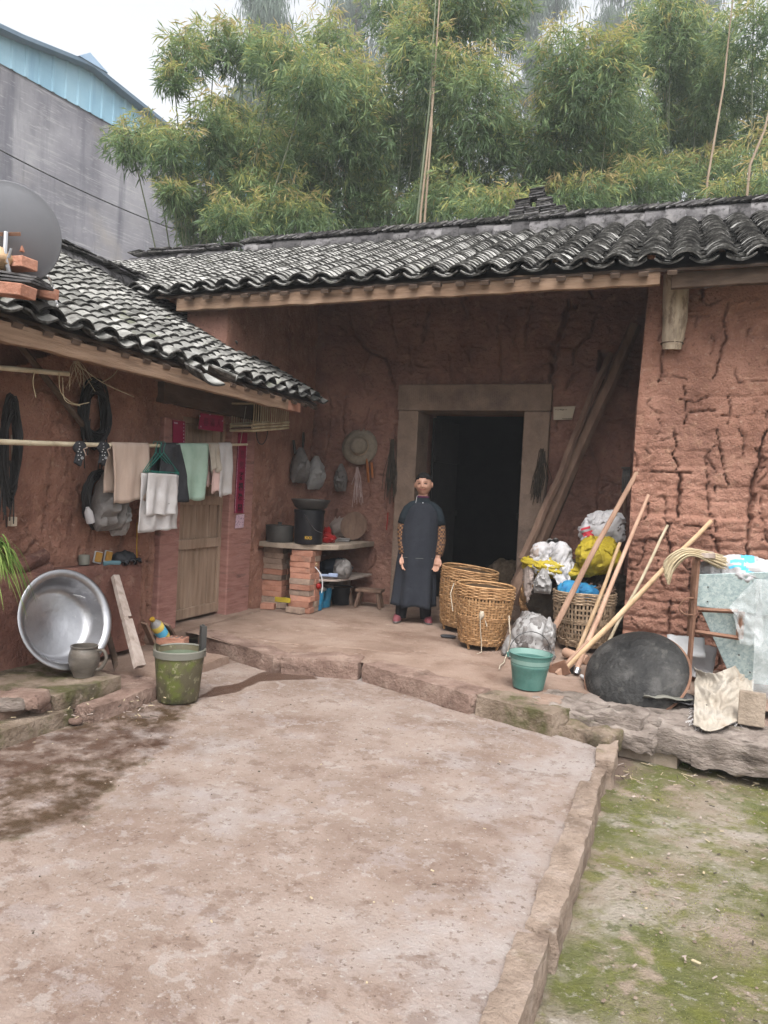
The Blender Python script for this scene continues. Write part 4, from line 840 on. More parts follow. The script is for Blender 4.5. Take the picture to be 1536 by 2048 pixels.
def cypress(lab,x,top,dep,wid,seed,n=8000):
    dep*=1.8; wid*=1.8
    rg=np.random.default_rng(seed); T=pd(x,top,dep); base=Vector((T.x,T.y,-.3)); H=T.z+.3
    t_=thing('cypress_tree',lab,'tree',base,'tall weeping cypress trees in the distance')
    tr=MB(); tr.tube([base,base+Vector((.1,0,H*.5)),T],[.28,.18,.03],8); tr.build('trunk','bark',t_,smooth=True)
    lb=MB(); nb=70; ends=[]
    for k in range(nb):
        z=H*(.18+.8*(k/nb)); a=rg.random()*6.28; ln=wid*(1-(z/H)*.62)*rg.uniform(.55,1.1)
        s_=base+Vector((0,0,z)); e_=s_+Vector((math.cos(a)*ln,math.sin(a)*ln,ln*rg.uniform(.05,.45))); lb.tube(sag(s_,e_,-.15*ln,5),[.05,.045,.04,.03,.02,.01],4); ends.append((np.array(s_),np.array(e_),ln))
    lb.build('limb','bark',t_)
    idx=rg.integers(0,nb,n); t=rg.random(n)**.55; S0=np.array([ends[i][0] for i in idx]);E0=np.array([ends[i][1] for i in idx]); ln=np.array([ends[i][2] for i in idx])
    P=S0+(E0-S0)*t[:,None]; P[:,2]+=.6*ln*t*(1-t)*.6; P+=rg.normal(size=(n,3))*np.array([.5,.5,.32])
    D=norm(np.c_[rg.normal(size=(n,2))*.22,-np.ones(n)]); S=norm(np.cross(D,rg.normal(size=(n,3)))); L=rg.uniform(.4,1.2,n); W=rg.uniform(.04,.085,n)
    foliage('foliage',[(quadleaves(P,D,S,L,W),np.repeat(np.clip(.45+rg.normal(size=n)*.2,0,1),4))],'cypress_leaf',t_)
for k,(lab,x,top,dep,wid) in enumerate([('slim weeping cypress beside the open white sky',535,-60,27,1.7),('weeping cypress between the arching bamboo and the upright plume',725,-260,30,3.2),('bare-topped weeping cypress behind the dense bamboo column',1075,-220,31,2.9),('dark weeping cypress behind the broad bamboo mound',1250,-160,33,3.0),('wide weeping cypress at the right behind the slanting culm',1410,-180,34,3.6),('thin weeping cypress peeping over the warehouse end',490,190,29,1.5),('small weeping cypress low behind the bushy bamboo',560,250,28,2.2),('far weeping cypress between two bamboo plumes',880,-150,33,2.4)]):
    cypress(lab,x,top,dep,wid,500+k,30000)
# ================================================================ object materials
mat('aluminium',[(.40,.40,.42),(.50,.50,.52),(.58,.58,.60)],4,bump=.10,bscale=30,rough=.36,metal=1,spots=[((.45,.44,.44),5,.55,.7,.5),((.85,.84,.82),14,.64,.72,.5)])
mat('jug_clay',[(.075,.065,.055),(.125,.108,.09),(.18,.155,.13)],7,bump=.2,bscale=30,rough=.38,stretch=(1,1,2.5),spots=[((.25,.19,.15),8,.62,.72,.5)])
mat('olive_plastic',[(.085,.075,.045),(.12,.105,.062),(.16,.14,.085)],4,bump=.15,bscale=30,rough=.55,spots=[((.12,.145,.03),4.2,.50,.60,.85),((.30,.28,.18),26,.57,.63,.7),((.035,.03,.022),5,.54,.64,.8),((.05,.04,.03),18,.6,.66,.6)])
mat('olive_inside',[(.10,.125,.085),(.15,.18,.125)],6,bump=.1,rough=.5,spots=[((.22,.24,.14),14,.6,.7,.5)])
mat('grey_plastic',[(.16,.155,.13),(.22,.215,.18)],5,bump=.1,rough=.5)
mat('teal_paint',[(.075,.19,.165),(.105,.25,.215),(.15,.31,.27)],6,bump=.15,bscale=40,rough=.45,spots=[((.28,.40,.36),20,.62,.7,.5),((.06,.10,.09),5,.6,.72,.5)])
mat('teal_inside',[(.22,.38,.33),(.30,.46,.41)],6,bump=.1,rough=.45)
mat('cast_iron',[(.014,.014,.014),(.03,.029,.028),(.055,.053,.05)],6,bump=.7,bscale=20,rough=.6,spots=[((.14,.09,.065),2.4,.58,.66,.8),((.11,.105,.10),4,.55,.64,.6),((.10,.095,.085),16,.57,.64,.6),((.008,.008,.008),3,.55,.65,.7)])
mat('rust',[(.11,.055,.035),(.17,.09,.058),(.22,.125,.085)],9,bump=.3,rough=.85)
mat('dark_metal',[(.03,.029,.028),(.055,.052,.05)],8,bump=.2,rough=.6)
mat('galvanised',[(.30,.38,.38),(.40,.48,.475),(.50,.57,.555)],34,detail=2,bump=.06,bscale=40,rough=.42,metal=.35,spots=[((.24,.31,.32),50,.52,.58,.6),((.56,.62,.60),44,.58,.63,.6),((.2,.18,.16),6,.66,.72,.6)])
mat('paper_white',[(.62,.62,.62),(.72,.72,.73)],6,bump=.1,rough=.7)
mat('towel_beige',[(.46,.34,.275),(.55,.425,.35),(.60,.48,.41)],5,bump=.5,bscale=160,rough=.95,stretch=(1.6,1.6,.35),spots=[((.38,.26,.20),3,.56,.7,.5,(2,2,.3))],trans=.12)
mat('towel_mint',[(.30,.44,.35),(.38,.53,.43),(.44,.58,.49)],6,bump=.4,bscale=150,rough=.95,trans=.12)
mat('cloth_white',[(.55,.52,.50),(.66,.63,.62),(.74,.72,.72)],5,bump=.3,bscale=60,rough=.9,trans=.15,spots=[((.50,.40,.33),3,.58,.72,.5)])
mat('cloth_cream',[(.50,.43,.35),(.60,.53,.44),(.66,.60,.52)],5,bump=.3,bscale=60,rough=.9,trans=.1,spots=[((.38,.24,.14),2.6,.58,.68,.7)])
mat('cloth_black',[(.013,.014,.017),(.025,.026,.03),(.045,.046,.05)],6,bump=.4,bscale=50,rough=.8)
mat('cloth_pink',[(.50,.33,.30),(.60,.44,.40)],5,bump=.2,rough=.9,trans=.1)
mat('green_plastic',[(.02,.20,.16),(.03,.26,.21)],5,bump=0,rough=.4)
mat('bag_clear',[(.48,.46,.45),(.58,.56,.55),(.70,.69,.68)],6,bump=.5,bscale=26,rough=.35,trans=.35,spec=.5,spots=[((.36,.34,.31),4,.55,.68,.5)])
mat('bag_dim',[(.15,.135,.125),(.23,.21,.20),(.36,.34,.325)],5,bump=.5,bscale=22,rough=.4,trans=.2,spec=.5)
mat('bag_white',[(.58,.56,.57),(.70,.68,.69),(.78,.77,.78)],5,bump=.4,bscale=20,rough=.5,trans=.2,spec=.4,spots=[((.52,.42,.38),3,.58,.7,.5)])
mat('bag_pinkish',[(.46,.37,.33),(.58,.48,.43)],6,bump=.5,bscale=26,rough=.45,trans=.25)
mat('sack_yellow',[(.40,.29,.02),(.54,.41,.03),(.60,.48,.07)],4,bump=.5,bscale=90,rough=.7,spots=[((.34,.24,.03),3,.58,.7,.6),((.45,.07,.03),2.3,.66,.69,.7)],trans=.1)
mat('cloth_blue',[(.02,.12,.30),(.03,.22,.42),(.06,.33,.52)],7,bump=.4,bscale=40,rough=.7)
mat('print_blue',[(.08,.40,.62),(.12,.46,.68)],9,bump=0,rough=.5)
mat('print_red',[(.45,.03,.05),(.5,.05,.07)],9,bump=0,rough=.6)
mat('straw',[(.33,.26,.16),(.45,.37,.24),(.55,.47,.33)],12,bump=.2,rough=.8,rand=.12)
mat('straw_hat',[(.27,.22,.165),(.34,.285,.22),(.40,.34,.27)],22,bump=.5,bscale=90,rough=.85)
mat('red_paper',[(.36,.012,.06),(.44,.02,.09),(.47,.04,.13)],3,bump=.1,rough=.75,spots=[((.20,.015,.04),2,.56,.7,.5)])
mat('pink_paper',[(.62,.40,.48),(.70,.52,.58)],30,bump=0,rough=.8,spots=[((.10,.08,.16),60,.54,.6,.8)])
mat('ink',[(.02,.012,.015)],3,bump=0,rough=.8); mat('ink_soft',[(.12,.01,.03)],3,bump=0,rough=.8)
mat('gold_print',[(.50,.30,.03)],3,bump=0,rough=.6)
mat('card',[(.36,.30,.23),(.43,.365,.285)],5,bump=0,rough=.8)
mat('dish_grey',[(.19,.195,.215),(.22,.225,.245)],3,bump=.04,rough=.5)
mat('black_plastic',[(.012,.013,.016),(.02,.021,.025)],5,bump=.05,rough=.35)
mat('dark_pot',[(.035,.034,.033),(.055,.053,.05),(.075,.07,.066)],5,bump=.1,rough=.5)
mat('boot_blue',[(.015,.13,.26),(.025,.19,.34),(.05,.25,.40)],5,bump=.05,rough=.35)
mat('orange_rubber',[(.42,.14,.04),(.5,.19,.07)],6,bump=.1,rough=.6)
mat('red_plastic',[(.38,.015,.015),(.48,.03,.025)],5,bump=.1,rough=.4)
mat('twine',[(.42,.36,.28),(.5,.44,.35)],20,bump=0,rough=.9)
mat('twine_pink',[(.33,.24,.22),(.42,.31,.29)],20,bump=0,rough=.9)
mat('dry_herb',[(.035,.028,.022),(.075,.06,.045)],20,bump=0,rough=.95)
mat('cable_black',[(.014,.013,.014),(.03,.028,.027)],9,bump=.1,rough=.6)
mat('bristle',[(.30,.15,.03),(.42,.23,.05)],30,bump=.5,bscale=200,rough=.8)
mat('yellow_label',[(.50,.37,.06),(.6,.46,.12)],6,bump=0,rough=.35)
mat('yellow_cord',[(.48,.28,.02)],6,bump=0,rough=.6)
mat('film',[(.5,.53,.53),(.62,.65,.65)],3,bump=.3,bscale=9,rough=.25,trans=0,alpha=.36,spec=.5)
mat('navy',[(.012,.016,.024),(.02,.026,.036)],6,bump=.2,bscale=50,rough=.9)
# ---------------------------------------------------------------- helpers
def projx(p):
    q=Vector(p)-CAM; w_=q.dot(_f); return 768+FPX*q.dot(CR)/w_
def online(a,b,x): # point of a 3-D line seen at column x
    lo,hi=0.,1.
    for _ in range(40):
        mdl=(lo+hi)/2
        if projx(a.lerp(b,mdl))<x: lo=mdl
        else: hi=mdl
    return a.lerp(b,lo)
def text(name,s,size,o,ex,ey,matn,parent,bold=0):
    cu=bpy.data.curves.new(name,'FONT'); cu.body=s; cu.size=size; cu.align_x='CENTER'; cu.align_y='CENTER'; cu.extrude=.0006; cu.offset=bold
    to=bpy.data.objects.new(name,cu); COL.objects.link(to); dg=bpy.context.evaluated_depsgraph_get(); me=bpy.data.meshes.new_from_object(to.evaluated_get(dg)); bpy.data.objects.remove(to)
    me.name=name; me.materials.clear(); me.materials.append(MT[matn]); ex=Vector(ex).normalized(); ey=Vector(ey).normalized()
    M4=rotm(ex,ey,ex.cross(ey)).to_4x4(); M4.translation=o; me.transform(M4)
    ob=bpy.data.objects.new(name,me); COL.objects.link(ob); return adopt(ob,parent)
def noisy(pts,amp,seed): return [p+Vector((fv(p,3,2,seed),fv(p,3,2,seed+3),fv(p,3,2,seed+6)))*amp for p in pts]
# ================================================================ drying pole and washing
PA=pd(0,876,4.3); PB=pX(494,889,PX_+.10); PA0=PA+(PA-PB)*.35
b=MB(); n=18; pts=[PA0.lerp(PB,k/n)-Vector((0,0,.03*math.sin(math.pi*k/n))) for k in range(n+1)]
b.tube(pts,[.0185-.007*k/n for k in range(n+1)],10); pole=solo('drying_pole',b,'dead_bamboo','long bamboo drying pole hung along the side house with washing over it','pole',smooth=True)
b=MB()
for t in np.linspace(.1,.95,9):
    q=PA0.lerp(PB,t)-Vector((0,0,.03*math.sin(math.pi*t))); d_=(PB-PA0).normalized(); b.tube([q-d_*.006,q+d_*.006],.0205-.007*t,10)
b.build('node_ring','dead_bamboo',pole,smooth=True)
b=MB(); b.tube([PB+Vector((0,-.12,0)),Vector((PB.x+.05,PB.y-.13,ZEL-.12))],.003,4); b.tube([PA0+Vector((0,.1,0)),Vector((XE-.1,PA0.y,ZEL-.1))],.003,4); b.build('hanging_string','twine',pole)
def pol(x): return online(PA0,PB,x)-Vector((0,0,.03*math.sin(math.pi*((online(PA0,PB,x)-PA0).length/(PB-PA0).length))))
PDIR=(PB-PA0).normalized(); PN=Vector((PDIR.y,-PDIR.x,0)).normalized()   # towards the yard
def drape(x0,x1,front,back,seed,amp=.02,nf=3.,taper=0,r=.021,nu=18,nv=30,hem=.02):
    a=pol(x0);c=pol(x1); tot=back+math.pi*r+front; b=MB()
    def fn(u,v):
        s=v*tot; p=a.lerp(c,u)
        if s<back: d=back-s; q=p-PN*r-Vector((0,0,d)); dd=d
        elif s<back+math.pi*r: an=(s-back)/r; q=p-PN*(r*math.cos(an))+Vector((0,0,r*math.sin(an))); dd=0
        else: d=s-back-math.pi*r; q=p+PN*r-Vector((0,0,d)); dd=d
        g=min(1,dd/.25)
        off=amp*g*(math.sin(nf*2*math.pi*u+seed+dd*3)+.6*float(pn(u*4+seed,dd*5)))
        sgn=-1 if s<back else 1
        q=q+PN*(sgn*off*.8+ sgn*amp*g)+PDIR*((u-.5)*-taper*dd)
        if v in(0,1): q.z+=hem*float(pn(u*3,seed*1.3))
        q.z+=hem*.8*g*float(pn(u*2+seed,seed))
        return q
    return b.grid(fn,nu,nv)
solo('beige_towel',drape(220,294,.41,.34,1,.014,2.2,.05),'towel_beige','long beige bath towel folded over the drying pole beside the dotted slippers','towel',smooth=2,solid=.004)
solo('mint_towel',drape(349,413,.46,.36,4,.012,1.6,.25),'towel_mint','pale mint green towel over the drying pole','towel',smooth=2,solid=.004)
solo('white_cloth',drape(432,460,.46,.25,6,.016,1.3,.03),'cloth_white','narrow white cloth hanging at the door end of the drying pole','cloth',smooth=2,solid=.004)
solo('cream_glove',drape(413,434,.22,.2,8,.03,2,.1,hem=.06),'cloth_cream','crumpled cream work glove between the mint towel and the white cloth','glove',smooth=2,solid=.006)
b=drape(424,436,.42,.36,9,.012,1.,-.1); solo('pink_rag',b,'cloth_pink','thin pink rag showing behind the cream glove','cloth',smooth=2,solid=.004)
b=drape(318,356,.46,.30,3,.03,1.6,-.35); solo('black_trousers',b,'cloth_black','black garment slung over the drying pole behind the green hangers','garment',smooth=2,solid=.006)
# two layered white cloth clipped to green hangers
hx0,hx1=274,346; q0=pol(312); hg=thing('clothes_hanger','bundle of green plastic clothes hangers holding white washing','hanger',q0)
for k in range(3):
    h0=pol(306+k*5)+PN*(.03+.012*k); L_=pol(276+k*2)+PN*(.05+.01*k);R_2=pol(349-k*2)+PN*(.05+.01*k); L_.z=R_2.z=h0.z-.21+.004*k
    b=MB(); b.tube(curve([h0+Vector((0,0,.0))-PN*.03,h0+Vector((0,0,.03))-PN*.02,h0+Vector((0,0,.025))+PN*.01,h0-Vector((0,0,.02)),h0-Vector((0,0,.05))],4),.0028,5)
    b.tube([h0-Vector((0,0,.05)),L_],.003,5); b.tube([h0-Vector((0,0,.05)),R_2],.003,5); b.tube([L_,R_2],.003,5); b.build('hanger_wire','green_plastic',hg)
def hang(x0,x1,ztop,ln,off,seed,amp=.012,flare=.0,nf=2.5):
    a=pol(x0)+PN*off;c=pol(x1)+PN*off; a.z=c.z=ztop; b=MB()
    def fn(u,v):
        q=a.lerp(c,u)-Vector((0,0,ln*v)); g=min(1,v*2)
        q=q+PN*(amp*g*(math.sin(nf*6.28*u+seed+v)+.7*float(pn(u*4,v*4+seed))))+PDIR*((u-.5)*flare*v)
        if v==1: q.z+=.015*float(pn(u*4,seed*2.2))
        return q
    return b.grid(fn,18,20)
zt=q0.z-.215
solo('white_sheet',hang(272,348,zt-.005,.44,.055,2,.014,.03),'cloth_white','larger white cloth hung from the green hangers','cloth',smooth=2,solid=.003)
solo('cream_sheet',hang(280,338,zt,.32,.085,5,.012,.02),'cloth_white','shorter white cloth in front of the larger one on the green hangers','cloth',smooth=2,solid=.003)
# dotted slippers pegged on the pole
for k,(x,lab) in enumerate([(155,'black dotted slipper on the drying pole, away from the beige towel'),(203,'black dotted slipper on the drying pole, touching the beige towel')]):
    c=pol(x); s=thing('slipper',lab,'slipper',c,'slippers hung on the drying pole')
    def M_(a): return rotm(PDIR,-PN,Vector((0,0,1)))@Matrix.Rotation(a,3,'Y')
    b=MB()
    out=[(-.055,.0),(-.06,-.03),(-.04,-.05),(-.025,-.055),(-.045,-.12),(.01,-.145),(.03,-.09),(.05,-.06),(.06,-.02),(.05,.005),(.02,.022),(-.02,.022)]
    Vf=[c+PN*.030+PDIR*p[0]+Vector((0,0,p[1])) for p in out]; Vb=[p-PN*.022 for p in Vf]; n=len(out)
    b.add(Vf+Vb,[tuple(range(n)),tuple(range(2*n-1,n-1,-1))]+[(i,i+n,(i+1)%n+n,(i+1)%n) for i in range(n)]); b.build('sole','cloth_black',s,bevel=.004)
    b=MB(); f=lambda p,o=.036:c+PN*o+PDIR*p[0]+Vector((0,0,p[1]))
    b.tube([f((.055,-.018)),f((.018,-.030)),f((.045,-.072))],.0042,5); b.build('strap','towel_beige',s)
    b=MB()
    for p in [(-.022,.008),(-.015,-.012),(-.02,-.03),(-.03,-.045),(-.028,-.07),(-.02,-.1),(.0,-.05),(-.005,-.07)]: b.box(f(p,.032),(.006,.004,.006),rotm(PDIR,-PN,Vector((0,0,1))))
    b.tube([f((.012+.012*math.cos(t),-.088+.007*math.sin(t)),.032) for t in np.linspace(0,6.28,9)],.0022,4); b.build('white_dots','paper_white',s)
# ================================================================ things hung on the left wall
def coil(name,label,cx,cy,X,rx,rz,n,matn,cat,seed,thick=.006,sp=.25,tails=0):
    c=pX(cx,cy,X); rg=random.Random(seed); b=MB()
    for k in range(n):
        a=rg.uniform(1-sp,1+sp*.4);e=rg.uniform(1-sp,1+sp*.4);ph=rg.random()*6; o=rg.uniform(0,.05)
        b.tube([c+Vector((o+.012*math.sin(t*3+ph),math.cos(t)*rx*a,math.sin(t)*rz*e+.02*math.sin(t*2+ph))) for t in np.linspace(0,6.283,22)],thick,5,cap=False)
    for k in range(tails):
        y=rg.uniform(-rx,rx); b.tube([c+Vector((.03,y,-rz*.2)),c+Vector((.03,y+rg.uniform(-.04,.04),-rz-.05-rg.random()*.15))],thick*.8,4)
    return solo(name,b,matn,label,cat)
coil('cable_coil','dark tangled coil of rope hung high on the earth wall above the slippers',185,828,XL+.04,.13,.22,46,'cable_black','coil',3,.007,.3,8)
coil('hose_coil','black ring of hose hung on the wall behind the grey plastic bag',188,1000,XL+.05,.115,.20,16,'cable_black','coil',5,.008,.14)
coil('wire_bundle','long dark bundle of wires hanging by the left edge of the wall',14,900,XL+.05,.06,.33,30,'cable_black','coil',8,.006,.3,10)
b=MB(); p=pX(23,870,XL+.03); b.tube([p,pX(27,1030,XL+.03)],.005,5); b.box(pX(25,1043,XL+.035),(.03,.045,.06)); solo('socket_cable',b,'card','thin white cable with a small socket hanging down the wall','cable')
st=thing('straw_wisps','wisps of dry straw and bent canes hanging from the low eave','straw',pX(155,735,-3.7))
for k in range(13):
    a=pX(150+random.uniform(-6,6),722,-3.62); e_=a+Vector((random.uniform(-.05,.08),random.uniform(-.09,.12),-random.uniform(.08,.2))); b=MB(); b.tube(curve([a,a.lerp(e_,.4)+Vector((0,random.uniform(-.03,.03),.02)),e_],4),.0015,4); b.build('stalk','straw',st)
for P_ in ([(118,745),(122,785),(150,808),(178,805)],[(125,755),(130,800),(160,812)],[(150,725),(205,765),(268,794)],[(240,712),(237,735),(225,752),(205,764)],[(70,740),(66,765),(72,795)]):
    b=MB(); b.tube(curve([pX(x,y,-3.64) for x,y in P_],6),.003,5); b.build('cane','straw',st,smooth=True)
b=MB(); b.tube([pX(-60,730,-3.66),pX(136,748,-3.66)],.016,9); solo('short_pole',b,'dead_bamboo','short bamboo pole tucked under the low eave above the drying pole','pole',smooth=True)
b=MB(); c=pX(208,1000,XL+.13)
b.hangbag(c+Vector((0,0,.24)),(1,-.2,0),.26,.46,.13,4); gb=solo('grey_bag',b,'bag_dim','grey plastic bag hung on the earth wall with a bottle under it','bag',smooth=True)
b=MB(); q=pX(178,1030,XL+.16); b.lathe([(.0,-.06),(.03,-.058),(.032,-.02),(.03,.02),(.014,.05),(.012,.06),(0,.06)],12,q,Matrix.Rotation(.35,3,'X')); solo('small_bottle',b,'bag_white','small white plastic bottle poking from the grey bag on the wall','bottle',smooth=True)
b=MB(); b.hangbag(pX(232,985,XL+.12),(1,-.2,0),.15,.32,.09,8); solo('white_bag',b,'bag_clear','limp pale plastic bag hanging under the beige towel','bag',smooth=True)
b=MB(); b.tube(noisy([pX(274,y,XL+.06) for y in range(1045,1270,25)],.006,2),.004,5); solo('yellow_rope',b,'yellow_cord','thin yellow cord hanging down the wall by the plank door','cord')
# red paper banners at the plank door
def strip(px4,X,t=.004): # quad given by pixels on plane X, thick
    P_=[pX(x,y,X) for x,y in px4]; Q=[p-Vector((t,0,0)) for p in P_]; b=MB(); b.add(P_+Q,[(0,1,2,3),(7,6,5,4),(0,4,5,1),(1,5,6,2),(2,6,7,3),(3,7,4,0)]); return b
XB=PX_+.012
cp=strip([(469,1026),(488,1026),(495,866),(477,866)],XB).build('banner','red_paper',None); tag(cp,'tall red paper couplet with black characters on the right door jamb','banner')
for s_,a,bq in ((0,(470,1024),(477,890)),(1,(487,1024),(493.5,890))):
    b=MB()
    for k in range(60):
        t=k/59; q=pX(a[0]+(bq[0]-a[0])*t,a[1]+(bq[1]-a[1])*t,XB+.0025); b.box(q,(.002,.008*random.uniform(.6,1.3),.008))
    b.build('border_dots','pink_paper',cp)
strip([(470,1057),(487,1055),(489,1028),(473,1030)],XB+.002).build('printed_foot','pink_paper',cp)
for k,ch in enumerate('喜氣祥福盈園'):
    y=910+k*21.5; q=pX(486.5-(y-890)*.048-.8,y,XB+.0035); text('character',ch,.085,q,(0,1,0),(0,0,1),'ink' if k>1 else 'ink_soft',cp,.002)
c2=strip([(346,905),(369,905),(370,843),(346,840)],XB).build('banner','red_paper',None); tag(c2,'upper piece of a red paper couplet on the left jamb above the mint towel','banner')
b=MB()
for k in range(8): b.box(pX(367.5,848+k*7,XB+.0025),(.002,.012,.012))
b.box(pX(352,846,XB+.0025),(.002,.05,.012)); b.build('border_dots','pink_paper',c2)
c3=strip([(397,858),(446,864),(447,833),(401,826)],XB+.02).build('banner','red_paper',None); tag(c3,'wide red paper banner nailed above the plank door','banner')
for k,ch in enumerate('春滿人'): text('character',ch,.085,pX(412+k*13,845+k*1.5,XB+.0235),(0,1,0),(0,0,1),'ink_soft',c3,.001)
b=MB()
for x,y in ((400,832),(445,842),(402,853),(420,829)): b.box(pX(x,y,XB+.0225),(.002,.016,.012))
b.build('border_dots','pink_paper',c3)
# ================================================================ left ledge: basin, jug, plank, bucket
n_=Vector((.92,-.22,.32)).normalized(); bc=pd(134,1238,4.76); M=frame_z(n_,(0,0,1)); b=MB(); rr=.315
prof=[(.0,-.19),(.10,-.19),(.105,-.187),(.15,-.19),(.155,-.187),(.20,-.188),(.235,-.17),(.258,-.10),(.282,-.03),(.292,-.004),(.33,.004),(.336,.0),(.333,-.006),(.296,-.014),(.265,-.10),(.24,-.178),(.2,-.196),(.0,-.198)]
prof=[(r*.965,z*.78) for r,z in prof]; b.lathe(prof,56,bc,M,cap0=False,cap1=False); bs=thing('wash_basin','large round aluminium wash basin leaning on edge against the plinth','basin',(bc.x,bc.y,ZL2))
bowl=b.build('bowl','aluminium',bs,smooth=2)
b=MB(); b.box(bc+M@Vector((.15,-.16,-.075)),(.11,.035,.004),M@Matrix.Rotation(-.45,3,'Z')@Matrix.Rotation(1.25,3,'Y')); b.build('sticker','paper_white',bs)
jc=pz(167,1352,ZL2); b=MB(); b.lathe([(.0,.004),(.058,.004),(.062,.0),(.064,.015),(.085,.06),(.094,.10),(.092,.14),(.083,.172),(.078,.18),(.084,.186),(.084,.194),(.076,.195),(.074,.18),(.086,.14),(.085,.08),(.055,.015),(0,.012)],32,jc)
jg=thing('clay_jug','squat dark glazed clay jug standing before the aluminium basin','jug',jc); b.build('body','jug_clay',jg,smooth=True)
jd=Vector((.95,.25,0)).normalized(); b=MB(); b.tube(curve([jc+jd*.08+Vector((0,0,.165)),jc+jd*.125+Vector((0,0,.17)),jc+jd*.145+Vector((0,0,.12)),jc+jd*.115+Vector((0,0,.06)),jc+jd*.082+Vector((0,0,.045))],5),.0105,8); b.build('handle','jug_clay',jg,smooth=True)
a=pz(280,1334,.165);t_=pX(230,1152,XP+.03); wv=pX(247,1152,XP+.03)-t_; wv.normalize(); up=(t_-a).normalized(); nn=wv.cross(up).normalized(); b=MB(); L_=(t_-a).length
for z0,z1,w0,w1 in ((.0,.49,.098,.086),(.515,1.,.085,.066)):
    P_=[a+up*(L_*z)+wv*(s*w/1.0)+nn*o for z,w in ((z0,w0),(z1,w1)) for s,o in ((-.5,-.018),(.5,-.018),(.5,.018),(-.5,.018))]
    b.add(P_,[(0,3,2,1),(4,5,6,7),(0,1,5,4),(1,2,6,5),(2,3,7,6),(3,0,4,7)])
b.box(a+up*(L_*.502)-wv*.018,(.05,.028,.04),rotm(wv,nn,up)); solo('leaning_plank',b,'old_plank','weathered grey notched plank leaning on the plinth beside the basin','plank',bevel=.004)
a=pz(232,1330,.17);t_=pX(215,1265,XP+.03); b=MB(); b.tube([a,t_,t_+(t_-a)*.5],.012,4,flat=4.,up=(0,1,0)); solo('thin_board',b,'beam_dark','thin dark board leaning between the basin and the notched plank','board')
bo=pz(352,1400,0)+Vector((0,.02,.0)); bk=thing('scoop_bucket','olive plastic bucket with mossy stains and one tall upright grip','bucket',bo)
HB=.335
def bfn(p,a,j):
    if j>=2 and j<=9:
        q=math.cos(a-math.pi*1.02); p=p.copy()
        if j in (4,5,6,7,8): p.z+= .026*max(0,math.cos((a-3.5)))**26
    return p
b=MB(); b.lathe([(.0,.002),(.128,.002),(.132,.008),(.158,HB-.045),(.164,HB-.045),(.166,HB-.02),(.167,HB),(.160,HB+.002),(.155,HB-.006),(.150,HB-.05)],48,bo,fn=bfn); b.build('body','olive_plastic',bk,smooth=True)
b=MB(); b.lathe([(.1505,HB-.04),(.126,.02),(.0,.018)],48,bo); b.build('inside','olive_inside',bk,smooth=True)
b=MB(); b.lathe([(.159,HB-.043),(.1665,HB-.043),(.169,HB-.002),(.162,HB+.004),(.152,HB-.004)],48,bo,fn=bfn); b.build('rim','grey_plastic',bk,smooth=True)
gd=(CR*.86+Vector((-.15,.42,0))); gd.z=0; gd.normalize(); gt=Vector((-gd.y,gd.x,0)); b=MB()
for s_,w_,o in ((-.026,.014,.0),(.026,.014,.0),(0,.05,-.006)): b.box(bo+gd*(.148+o)+gt*s_+Vector((0,0,HB+.045)),(.034 if w_<.02 else .026,w_,.20),rotm(gd,gt,Vector((0,0,1))))
b.tube([bo+gd*.15-gt*.026+Vector((0,0,HB+.143)),bo+gd*.15+gt*.026+Vector((0,0,HB+.143))],.009,8); b.build('grip','dark_pot',bk,bevel=.002)
# small things on and around the plinth
def onpl(x,dx=-.1): p=pX(x,1125,XP+dx); p.z=PZ; return p
p=onpl(168); b=MB(); b.lathe([(.03,0),(.038,.005),(.04,.07),(.036,.075),(.033,.07),(.032,.01),(0,.01)],16,p,cap0=True); solo('glass_jar',b,'grey_plastic','small dull grey pot standing on the plinth left of the brushes','pot',smooth=True)
for k,(x,lab) in enumerate([(193,'scrubbing brush with amber bristles standing on the plinth next to the dull pot'),(213,'scrubbing brush with amber bristles standing on the plinth next to the black rag')]):
    p=onpl(x,-.10); M=Matrix.Rotation(-.25,3,'X')@RZ(-.5+.1*k); bt=thing('scrub_brush',lab,'brush',p,'brushes on the plinth')
    b=MB(); b.box(p+M@Vector((0,0,.048)),(.02,.062,.09),M); b.build('back','paper_white',bt,bevel=.006); b=MB(); b.box(p+M@Vector((.014,0,.05)),(.016,.05,.075),M); b.build('bristles','bristle',bt,bevel=.004)
b=MB(); p=onpl(248,-.06); b=simcloth(p+Vector((0,0,.14)),(1,0,0),(0,1,0),.28,.30,26,[(p+Vector((0,0,.02)),(.05,.10,.05))],PZ+.004,50,.7,3); solo('black_rag',b,'cloth_black','crumpled black rag lying on the plinth beside the brushes','rag',smooth=2,solid=.004)
b=MB(); b.tube(noisy([onpl(205,.0)+Vector((.01,0,.012)),onpl(222,.02)+Vector((0,0,.012)),onpl(240,.03)+Vector((0,0,.004))],.01,3),.016,6,flat=.4); mat('teal_cloth',[(.06,.12,.14),(.09,.17,.2)],6,bump=.2,rough=.8); solo('teal_strap',b,'teal_cloth','teal fabric strap hanging over the plinth edge under the brushes','strap',smooth=True)
